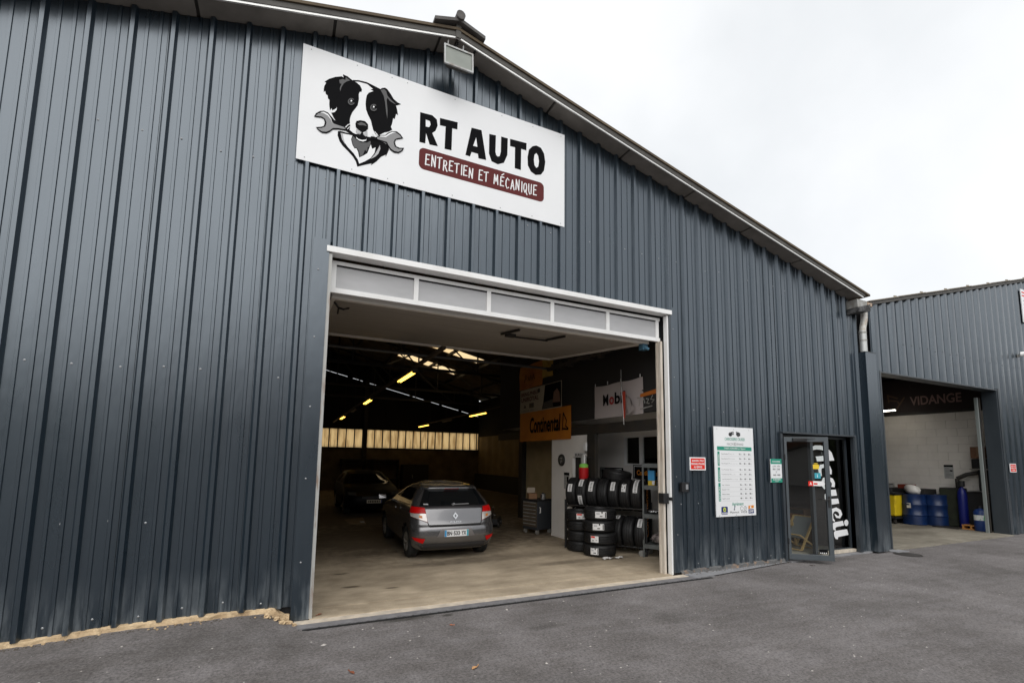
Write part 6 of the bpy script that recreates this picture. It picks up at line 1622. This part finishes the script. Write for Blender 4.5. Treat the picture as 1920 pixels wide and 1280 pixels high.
mb = MB(); mb.lathe([(.058, .491), (.06, .66), (0, .66)], 14); mb.build('clear_top', M('clear_grey_plastic', (.30, .30, .29), .3), t, smooth=True)
mb = MB(); mb.tube([(-.02, -.06, .5), (-.02, -.062, .68)], .012, 6); mb.build('tube', m_white, t)
mb = MB(); mb.bar((0, 0, .6), (.2, 0, .62), .02); mb.build('bracket', m_steel_dark, t)

# ------------------------------------------------------------------ cars
def make_car(t, paint, W=1.62, H=1.30, L=3.75, wr=.275):
    """hatchback in local axes: rear bumper at y=0, nose at +y"""
    hs = H / 1.30
    # height, rear y, front y, half width, corner power
    lay = [(.17, .14, L - .30, .70, 4.0), (.24, .05, L - .10, .77, 4.2), (.32, .012, L - .02, .80, 4.0), (.42, .0, L, .815, 3.8), (.50, .004, L - .005, .822, 3.8), (.575, .022, L - .03, .825, 3.8),
           (.60, .055, L - .06, .822, 4.2), (.66, .075, L - .13, .820, 4.4), (.74, .095, L - .28, .812, 4.4), (.82, .115, L - .55, .800, 4.4), (.875, .130, L - .95, .788, 4.4), (.905, .150, L - 1.02, .775, 4.4),
           (.92, .165, L - 1.06, .765, 4.3), (.99, .215, L - 1.22, .735, 4.1), (1.07, .275, L - 1.42, .680, 4.0), (1.14, .335, L - 1.60, .630, 3.8), (1.185, .375, L - 1.72, .595, 3.6), (1.205, .33, L - 1.80, .575, 3.4),
           (1.235, .40, L - 1.93, .565, 3.2), (1.265, .62, L - 2.10, .50, 2.8), (1.288, .95, L - 2.30, .38, 2.6), (1.298, 1.25, L - 2.45, .18, 2.4)]
    # denser layers by interpolation
    dl = []
    for a, b in zip(lay, lay[1:]):
        k = max(1, int(round((b[0] - a[0]) / .03)))
        for i in range(k): f = i / k; dl.append(tuple(p + (q - p) * f for p, q in zip(a, b)))
    dl.append(lay[-1])
    BOW = .05
    def outline(l, off=0.0):
        z_, yr, yf, w_, n = l; w_ = w_ * W / 1.66
        rx, ry = min(.30, w_ * .55), .20; fxr, fyr = min(.42, w_ * .6), .42
        half = []
        def bow(x_): return BOW * (x_ / max(w_, .05)) ** 2 * min(1, w_ / .5)
        for k in range(9): x_ = (w_ - rx) * k / 8; half.append((x_, yr + bow(x_) - off))
        for k in range(1, 10):
            a = math.pi / 2 * k / 9
            half.append((w_ - rx + rx * math.sin(a) + off * math.sin(a), yr + bow(w_ - rx) + ry * (1 - math.cos(a)) - off * math.cos(a)))
        ya, yb = yr + bow(w_ - rx) + ry, max(yf - fyr, yr + ry + .1)
        for k in range(1, 22): half.append((w_ + off, ya + (yb - ya) * k / 22))
        for k in range(0, 9):
            a = math.pi / 2 * k / 8
            half.append((w_ - fxr + fxr * math.cos(a) + off * math.cos(a), yb + (yf - yb) * math.sin(a) * (.92) + off * math.sin(a)))
        for k in range(1, 7):
            x_ = (w_ - fxr) * (1 - k / 6); half.append((x_, yb + (yf - yb) * (.92 + .08 * (k / 6)) + off))
        pts = [(x_, y_, z_ * hs) for x_, y_ in half]
        return pts + [(-x_, y_, z_) for x_, y_, z_ in reversed(pts[1:-1])]
    N = len(outline(dl[0]))
    def layer_at(z_):
        for a, b in zip(lay, lay[1:]):
            if a[0] <= z_ <= b[0]:
                f = (z_ - a[0]) / (b[0] - a[0]); return tuple(p + (q - p) * f for p, q in zip(a, b))
        return lay[-1]
    wy = (.60, L - .78)
    body = MB(); glassm = {'rear_window': MB(), 'side_window': MB(), 'windscreen': MB()}
    V = [outline(l) for l in dl]
    buf = {'body': ([], []), 'side_window_left': ([], []), 'side_window': ([], []), 'windscreen': ([], [])}
    for j in range(len(dl) - 1):
        for k in range(N):
            q = [V[j][k], V[j][(k + 1) % N], V[j + 1][(k + 1) % N], V[j + 1][k]]
            c = [sum(p[i] for p in q) / 4 for i in range(3)]
            zn = (dl[j][0] + dl[j + 1][0]) / 2
            key = 'body'
            wl = layer_at(zn)[3] * W / 1.66
            if abs(c[0]) > wl * .75 and any((c[1] - y_) ** 2 + (c[2] - wr) ** 2 < (wr + .045) ** 2 for y_ in wy): continue
            if .905 < zn < 1.182:
                yr = layer_at(zn)[1]; yf = layer_at(zn)[2]
                if c[1] > yf - .20 and abs(c[0]) < wl * .80: key = 'windscreen'
                elif abs(c[0]) > wl * .97 and yr + .34 < c[1] < yf - .42 and not (1.50 < c[1] < 1.62): key = 'side_window' if c[0] > 0 else 'side_window_left'
            vs, fs = buf[key]; o = len(vs); vs += q; fs.append((o, o + 1, o + 2, o + 3))
    top = V[-1]; vs, fs = buf['body']; o = len(vs); vs += top; fs.append(tuple(range(o, o + N)))
    bot = V[0]; o = len(vs); vs += bot; fs.append(tuple(range(o + N - 1, o - 1, -1)))
    def weld(name, mat):
        vs, fs = buf[name]; name = name.replace('_left', ''); bm = bmesh.new(); bv = [bm.verts.new(v) for v in vs]
        for f in fs: bm.faces.new([bv[i] for i in f])
        bmesh.ops.remove_doubles(bm, verts=bm.verts, dist=.0008)
        me = bpy.data.meshes.new(name); bm.to_mesh(me); bm.free(); me.materials.append(mat)
        me.polygons.foreach_set('use_smooth', [True] * len(me.polygons))
        o_ = bpy.data.objects.new(name, me); COL.objects.link(o_); o_.parent = t
        return o_
    bo = weld('body', paint)
    weld('side_window', m_gdark); weld('side_window_left', m_gdark); weld('windscreen', m_gdark)
    # wheel arches (dark liners), wheels
    for sx in (-1, 1):
        for y_ in wy:
            mb = MB(); X = .80 * W / 1.66 * sx
            n = 20
            vs = []; fs = []
            for i in range(n + 1):
                a = math.pi * i / n - .0
                vs += [(X, y_ + (wr + .06) * math.cos(a), wr + (wr + .06) * math.sin(a)), (X - .25 * sx, y_ + (wr + .06) * math.cos(a), wr + (wr + .06) * math.sin(a))]
            for i in range(n): fs.append((2 * i, 2 * i + 2, 2 * i + 3, 2 * i + 1))
            mb.add(vs, fs); mb.build('wheel_arch', m_dark, t)
            mb = MB(); s_ = wr / TR
            pr = [(.175, -.075), (.20, -.092), (.25, -.095), (.285, -.085), (.297, -.07), (TR, -.06), (TR, -.02), (TR - .008, -.016), (TR - .008, -.008), (TR, -.004), (TR, .004), (TR - .008, .008), (TR - .008, .016), (TR, .02), (TR, .06), (.297, .07), (.285, .085), (.25, .095), (.20, .092), (.175, .075)]
            mb.lathe([(a * s_, b) for a, b in pr], 40, close=True)
            wh = bpy.data.objects.new('wheel', None); COL.objects.link(wh); wh.parent = t
            wh.location = ((.80 * W / 1.66 - .09) * sx, y_, wr); wh.rotation_euler = (0, R(90) * sx, 0)
            mb.build('tyre', m_rubber, wh, smooth=True)
            rm = MB(); rm.lathe([(.178 * s_, .085), (.185 * s_, .09), (.178 * s_, .06), (.15 * s_, .05), (.04, .055), (.03, .075), (0, .075)], 32)
            for k in range(7):
                a = 2 * math.pi * k / 7
                rm.bar((.03 * math.cos(a), .03 * math.sin(a), .078), (.172 * s_ * math.cos(a), .172 * s_ * math.sin(a), .082), .042, .02)
            rm.build('rim', M('alloy_wheel', (.42, .40, .36), .35, .8) if 'alloy_wheel' not in bpy.data.materials else bpy.data.materials['alloy_wheel'], wh, smooth=False)
    def rear_pt(x_, z_, off):
        l = layer_at(z_); z0, yr, yf, w_, n = l; w_ = w_ * W / 1.66
        rx, ry = min(.30, w_ * .55), .20
        bow = lambda q: BOW * (q / max(w_, .05)) ** 2 * min(1, w_ / .5)
        ax = min(abs(x_), w_ * .9995); sg_ = math.copysign(1, x_)
        if ax <= w_ - rx: return (x_, yr + bow(ax) - off, z_ * hs)
        a = math.asin((ax - (w_ - rx)) / rx)
        return (sg_ * (ax + off * math.sin(a)), yr + bow(w_ - rx) + ry * (1 - math.cos(a)) - off * math.cos(a), z_ * hs)
    def patch(name, poly, off, mat, nu=10, nv=6, parent=None):
        """poly: 4 corners (x, z) on the tail, laid on the bodywork"""
        (a, b, c, d_) = poly; mb = MB(); vs = []; fs = []
        for j in range(nv + 1):
            for i in range(nu + 1):
                u, v = i / nu, j / nv
                x_ = (a[0] * (1 - u) + b[0] * u) * (1 - v) + (d_[0] * (1 - u) + c[0] * u) * v
                z_ = (a[1] * (1 - u) + b[1] * u) * (1 - v) + (d_[1] * (1 - u) + c[1] * u) * v
                vs.append(rear_pt(x_, z_, off))
        for j in range(nv):
            for i in range(nu): e = j * (nu + 1) + i; fs.append((e, e + 1, e + nu + 2, e + nu + 1))
        mb.add(vs, fs); return mb.build(name, mat, parent or t, smooth=True)
    rw = patch('rear_window', [(-.61, .915), (.61, .915), (.475, 1.185), (-.475, 1.185)], .005, m_gdark, nu=14, nv=8)
    return bo, patch, rear_pt, rw, None, layer_at
def mirror(poly): a, b, c, d_ = poly; return [(-b[0], b[1]), (-a[0], a[1]), (-d_[0], d_[1]), (-c[0], c[1])]
m_paint = M('grey_metallic_paint', (0.185, 0.182, 0.186), .24, .8, coat=.6, col2=(.165, .163, .167), scale=(2, 2, 2))
hb = thing('hatchback_car', 'grey hatchback parked with its tail and red lamps facing the wide doorway', 'car', (2.45, 2.17, 0), R(-0.8))
bo, patch, rear_pt, rw, cpt, lyr = make_car(hb, m_paint, W=1.53, L=3.5)
m_tail = M('red_lamp_plastic', (.52, .004, .004), .35, spec=.25)
m_clear = M('clear_lamp_plastic', (.62, .58, .55), .2, .3, coat=.5)
for s in (-1, 1):
    fl = (lambda p: p) if s > 0 else mirror
    lam = patch('tail_lamp', fl([(.485, .645), (.735, .735), (.735, .915), (.525, .895)]), .008, M('dark_red_lamp', (.12, .006, .006), .3) if 'dark_red_lamp' not in bpy.data.materials else bpy.data.materials['dark_red_lamp'])
    patch('red_lens', fl([(.515, .80), (.742, .80), (.740, .91), (.53, .89)]), .014, m_tail, parent=lam)
    patch('clear_lens', fl([(.495, .66), (.735, .745), (.738, .795), (.512, .795)]), .014, m_clear, parent=lam)
    patch('orange_lens', fl([(.57, .715), (.62, .73), (.62, .765), (.575, .76)]), .019, M('amber_lens', (.65, .20, .02), .3) if 'amber_lens' not in bpy.data.materials else bpy.data.materials['amber_lens'], parent=lam)
    patch('rear_reflector', fl([(.57, .305), (.70, .36), (.735, .41), (.54, .385)]), .008, m_tail)
patch('tailgate_seam', [(-.46, .575), (.46, .575), (.46, .602), (-.46, .602)], .004, m_dark)
patch('tailgate_edge', [(-.465, .575), (-.45, .575), (-.485, .65), (-.50, .65)], .003, m_dark, nu=2); patch('tailgate_edge', [(.45, .575), (.465, .575), (.50, .65), (.485, .65)], .003, m_dark, nu=2)
patch('window_surround', [(-.53, .865), (.53, .865), (.60, .912), (-.60, .912)], .006, M('dark_grey_gate', (.05, .047, .05), .3, .5))
patch('brake_light', [(-.14, 1.19), (.14, 1.19), (.13, 1.205), (-.13, 1.205)], .012, m_tail)
patch('bumper_lower', [(-.56, .19), (.56, .19), (.66, .29), (-.66, .29)], .006, M('dark_bumper_plastic', (.035, .033, .034), .6))
rc = patch('plate_recess', [(-.34, .405), (.34, .405), (.27, .535), (-.27, .535)], .004, M('recess_paint', (.20, .185, .18), .4, .5))
y_p = rear_pt(0, .47, .014)[1]
pl = MB(); fpn = frame((0, y_p, .465), (1, 0, 0), (0, 0, 1))
put_slab(pl, fpn, -.215, -.055, .215, .055, -.004, .004, m_wprint); np_ = pl.build('number_plate', None, hb)
pl = MB(); put_rect(pl, fpn, -.213, -.053, -.180, .053, .0052, m_blue); put_rect(pl, fpn, .182, -.053, .213, .053, .0052, m_teal)
put_text(pl, 'BN', fpn, -.172, -.035, -.085, .035, .0058, m_ink, bold=.03); put_text(pl, '533', fpn, -.055, -.035, .055, .035, .0058, m_ink, bold=.03); put_text(pl, 'YX', fpn, .085, -.035, .172, .035, .0058, m_ink, bold=.03)
put_rect(pl, fpn, -.075, -.004, -.062, .004, .0058, m_ink); put_rect(pl, fpn, .062, -.004, .078, .004, .0058, m_ink); pl.build('plate_letters', None, np_)
m_chrome = bpy.data.materials['chrome']
yb = rear_pt(0, .745, .012)[1]
fb = frame((0, yb, .745), (1, 0, 0), (0, .24, .97))
mb = MB(); mb.poly([(-.048, 0), (0, -.062), (.048, 0), (0, .062)], fb, .004, m_chrome, hole=[(-.022, 0), (0, .030), (.022, 0), (0, -.030)]); mb.build('diamond_badge', None, hb)
mb = MB(); put_text(mb, 'CLIO', fb, -.10, -.115, .10, -.090, .004, m_chrome, bold=.02); mb.build('model_letters', None, hb)
mb = MB(); pts = [rear_pt(x_, .935 + .02 * abs(x_), .014) for x_ in (-.05, .05, .16, .27)]
mb.tube([(p[0] - .0, p[1], p[2]) for p in pts], .010, 6); mb.tube([rear_pt(-.04, .93, .02), rear_pt(.0, .945, .02)], .02, 8); mb.build('wiper', m_grey5, hb)
patch('window_sticker', [(-.54, .935), (-.46, .935), (-.465, .955), (-.54, .955)], .008, m_greyl)
for s in (-1, 1):
    mb = MB(); mb.add([(s * .78, 2.35, .88), (s * .95, 2.37, .87), (s * .96, 2.39, .98), (s * .80, 2.36, .97), (s * .78, 2.47, .88), (s * .93, 2.47, .88), (s * .93, 2.47, .97), (s * .80, 2.46, .97)], [(0, 1, 2, 3), (7, 6, 5, 4), (0, 4, 5, 1), (3, 2, 6, 7), (1, 5, 6, 2), (0, 3, 7, 4)])
    mb.build('wing_mirror', m_paint, hb, bevel=.015)
    mb = MB(); mb.bar((s * .79, 1.35, .80), (s * .79, 1.50, .80), .02, .03); mb.build('door_handle', m_chrome, hb)
m_bpaint = M('black_car_paint', (.004, .004, .005), .45, spec=.15)
c2 = thing('dark_car', 'black car in the shadows at the back of the workshop, nose towards the doorway', 'car', (2.45, 9.35, 0), 0)
def front_car(t):
    bo, patch, rear_pt, rw, pt_, ly = make_car(t, m_bpaint, W=1.66)
    L = 3.75
    for s in (-1, 1):
        mb = MB(); mb.add([(s * .50, L - .06, .60), (s * .74, L - .20, .62), (s * .76, L - .30, .70), (s * .52, L - .16, .70)], [(0, 1, 2, 3) if s < 0 else (3, 2, 1, 0)]); mb.build('headlamp', M('dull_headlamp', (.16, .16, .15), .15, .5) if 'dull_headlamp' not in bpy.data.materials else bpy.data.materials['dull_headlamp'], t)
    fpn = frame((0, L + .012, .43), (-1, 0, 0), (0, 0, 1))
    mb = MB(); put_slab(mb, fpn, -.22, -.05, .22, .05, -.004, .004, M('shaded_plate', (.55, .48, .36), .5)); np2 = mb.build('number_plate', None, t)
    mb = MB(); put_rect(mb, fpn, .185, -.048, .218, .048, .0052, m_navy)
    for i in range(7): put_rect(mb, fpn, -.18 + i * .05, -.03, -.15 + i * .05, .03, .0052, m_ink)
    mb.build('plate_letters', None, np2)
    mb = MB(); mb.box(-.35, .35, L - .02, L + .005, .52, .58); mb.build('grille', m_black, t)
front_car(c2)
c2.rotation_euler = (0, 0, R(180)); c2.location = (2.2, 8.95 + 3.75, 0)

# ------------------------------------------------------------------ across the yard, seen only in the panes and the paint
m_brick = M('red_brown_brick', (.22, .11, .07), .9, col2=(.16, .085, .06), scale=(6, 6, 18))
m_render = M('pale_render', (.60, .58, .55), .9, col2=(.52, .50, .475), scale=(2, 2, 2))
m_tile = M('grey_roof_tile', (.12, .10, .09), .9)
def house(name, label, x0, x1, y0, y1, ze, zr, wallm, cat='house'):
    t = thing(name, label, cat, ((x0 + x1) / 2, y0, 0)); w2 = (x1 - x0) / 2; dp_ = y1 - y0
    mb = MB(); mb.add([(-w2, 0, -.05), (w2, 0, -.05), (w2, 0, ze), (0, 0, zr), (-w2, 0, ze), (-w2, dp_, -.05), (w2, dp_, -.05), (w2, dp_, ze), (0, dp_, zr), (-w2, dp_, ze)], [(0, 1, 2, 3, 4), (9, 8, 7, 6, 5), (0, 5, 6, 1), (1, 6, 7, 2), (4, 9, 5, 0)]); mb.build('walls', wallm, t)
    mb = MB()
    for s in (-1, 1):
        vs = [(0, -.3, zr + .05), (0, dp_ + .3, zr + .05), (s * (w2 + .35), dp_ + .3, ze - .15), (s * (w2 + .35), -.3, ze - .15)]; vs += [(a, b, c + .14) for a, b, c in vs]
        mb.add(vs, [(0, 1, 2, 3), (7, 6, 5, 4), (0, 3, 7, 4), (1, 5, 6, 2), (3, 2, 6, 7)])
    mb.build('roof', m_tile, t)
    for x_, z_ in ((-w2 * .5, 1.2), (w2 * .45, 1.2)):
        mb = MB(); mb.box(x_ - .5, x_ + .5, dp_ + .001, dp_ + .05, z_, z_ + 1.2); wn = mb.build('window', m_white, t)
        mb = MB(); mb.box(x_ - .44, x_ + .44, dp_ + .051, dp_ + .06, z_ + .06, z_ + 1.14); mb.build('pane', m_gdark, wn)
house('garden_house', 'small grey rendered house with a gable facing the workshop across the yard', -4.7, 2.2, -38, -32, 1.9, 3.0, m_render)
house('brick_house', 'large red brown brick house behind the small grey house across the yard', -14, 12, -44, -34, 6.2, 9.5, m_brick)
t = thing('added_tree_belt', 'unseen dark belt of trees added across the yard to darken cladding reflections', 'trees', (0, -24, 0))  # out of view, added so the ribbed steel reflects something dark
m_leaf = M('dark_leaves', (.035, .05, .018), .8, col2=(.06, .075, .025), scale=(3, 3, 3))
rh = random.Random(6)
mb = MB()
belt = [(-60, -20), (-30, -26), (-12, -29), (4.5, -30), (9.5, -29), (22, -26), (34, -18), (42, -6), (46, 6)]
for (xa, ya), (xb, yb) in zip(belt, belt[1:]):
    if xa == -12: xa, ya, xb, yb = -15, -29, -7, -30
    for i in range(900):
        f = rh.random(); x_ = xa + (xb - xa) * f + rh.uniform(-1.4, 1.4); y_ = ya + (yb - ya) * f + rh.uniform(-1.4, 1.4) + 24
        top = 4.9 + 1.2 * math.sin(x_ * .35) + .8 * math.sin(x_ * .9 + y_)
        z_ = rh.uniform(0, 1) ** .8 * top; s_ = rh.uniform(.35, .8); a = rh.uniform(0, 3.14); b_ = rh.uniform(-.6, .6)
        mb.add([(x_ + s_ * math.cos(a), y_ + s_ * b_, z_ + s_ * math.sin(a)), (x_ - s_ * .6 * math.sin(a), y_ - s_ * b_, z_ + s_ * .7 * math.cos(a)), (x_ - s_ * math.cos(a), y_ + .1, z_ - s_ * math.sin(a)), (x_ + s_ * .6 * math.sin(a), y_ + .2, z_ - s_ * .7 * math.cos(a))], [(0, 1, 2, 3)])
o = mb.build('foliage', m_leaf, t); o['kind'] = 'stuff'
# ------------------------------------------------------------------ litter
def leaf_obj(label, x_, y_, z_, s_, col):
    t = thing('fallen_leaf', label, 'leaf', (x_, y_, z_), rh.uniform(0, 6.28), 'fallen leaves')
    mb = MB(); pr = [(0, -1), (.35, -.5), (.55, .05), (.35, .6), (0, 1.05), (-.35, .6), (-.5, .0), (-.35, -.5)]
    mb.add([(p[0] * s_, p[1] * s_, .006 + .35 * s_ * abs(p[0])) for p in pr] + [(0, 0, .006)], [(i, (i + 1) % 8, 8) for i in range(8)])
    mb.build('blade', M('leaf_%s' % label.split()[0], col, .7) if 'leaf_%s' % label.split()[0] not in bpy.data.materials else bpy.data.materials['leaf_%s' % label.split()[0]], t)
    mb = MB(); mb.bar((0, -1 * s_, .008), (.1 * s_, -1.6 * s_, .012), .006 * 1); mb.build('stalk', bpy.data.materials['leaf_%s' % label.split()[0]], t)
br, tan = (.22, .07, .03), (.50, .27, .12)
leaf_obj('tan curled leaf on the asphalt in the middle foreground', 1.252, -1.85, -.03, .038, tan)
leaf_obj('brown leaf at the lower left of the asphalt, nearer the doorway corner', .29, -1.53, -.03, .035, br)
leaf_obj('orange red leaf crumb on the asphalt left of the dark oil spot', 1.40, -.77, -.03, .022, (.55, .16, .05))
leaf_obj('brown dry leaf lying on the concrete just inside the left jamb', .14, .05, -.004, .034, br)
leaf_obj('brown leaf at the left end of the drain channel', -.22, -.22, -.012, .030, br)
leaf_obj('tan leaf in front of the mortar strip under the left wall', -1.02, -.28, .055, .030, tan)
leaf_obj('brown leaf below the mortar strip, farther left along the wall', -1.65, -.2, .07, .030, br)
leaf_obj('dark dry leaf by the foot of the reception door', 8.1, -.36, -.03, .035, (.05, .03, .02))
t = struct
m_edge = M('dark_grit', (.09, .075, .06), .95); mb = MB(); rg = random.Random(12); mb.mi(M('pale_grit', (.45, .42, .39), .9))
for i in range(240):
    x_ = rg.uniform(-2.5, 9); y_ = rg.uniform(-3.6, -.35); s_ = rg.uniform(.003, .011) * (1.0 if rg.random() < .93 else 2.0); z_ = ground_z(x_, y_) - .03; a = rg.uniform(0, 3.1)
    vs = [(x_ + s_ * math.cos(a + q * 1.571) * (1.4 if q % 2 else .8), y_ + s_ * math.sin(a + q * 1.571), z_) for q in range(4)] + [(x_, y_, z_ + s_ * .6)]
    mb.add(vs, [(0, 1, 4), (1, 2, 4), (2, 3, 4), (3, 0, 4)])
for i in range(260):
    x_ = rg.uniform(-3.0, -.1) if i < 170 else rg.uniform(5.4, 7.9); y_ = (-.085 if x_ < 0 else -.06) - abs(rg.gauss(0, .03)); s_ = rg.uniform(.004, .012); z_ = ground_z(x_, y_) - .03; a = rg.uniform(0, 3.1)
    if x_ > 0: z_ = -.012
    vs = [(x_ + s_ * math.cos(a + q * 1.571), y_ + s_ * math.sin(a + q * 1.571), z_) for q in range(4)] + [(x_, y_, z_ + s_ * .8)]
    mb.add(vs, [(0, 1, 4), (1, 2, 4), (2, 3, 4), (3, 0, 4)], m_edge)
o = mb.build('gravel_crumbs'); o['kind'] = 'stuff'
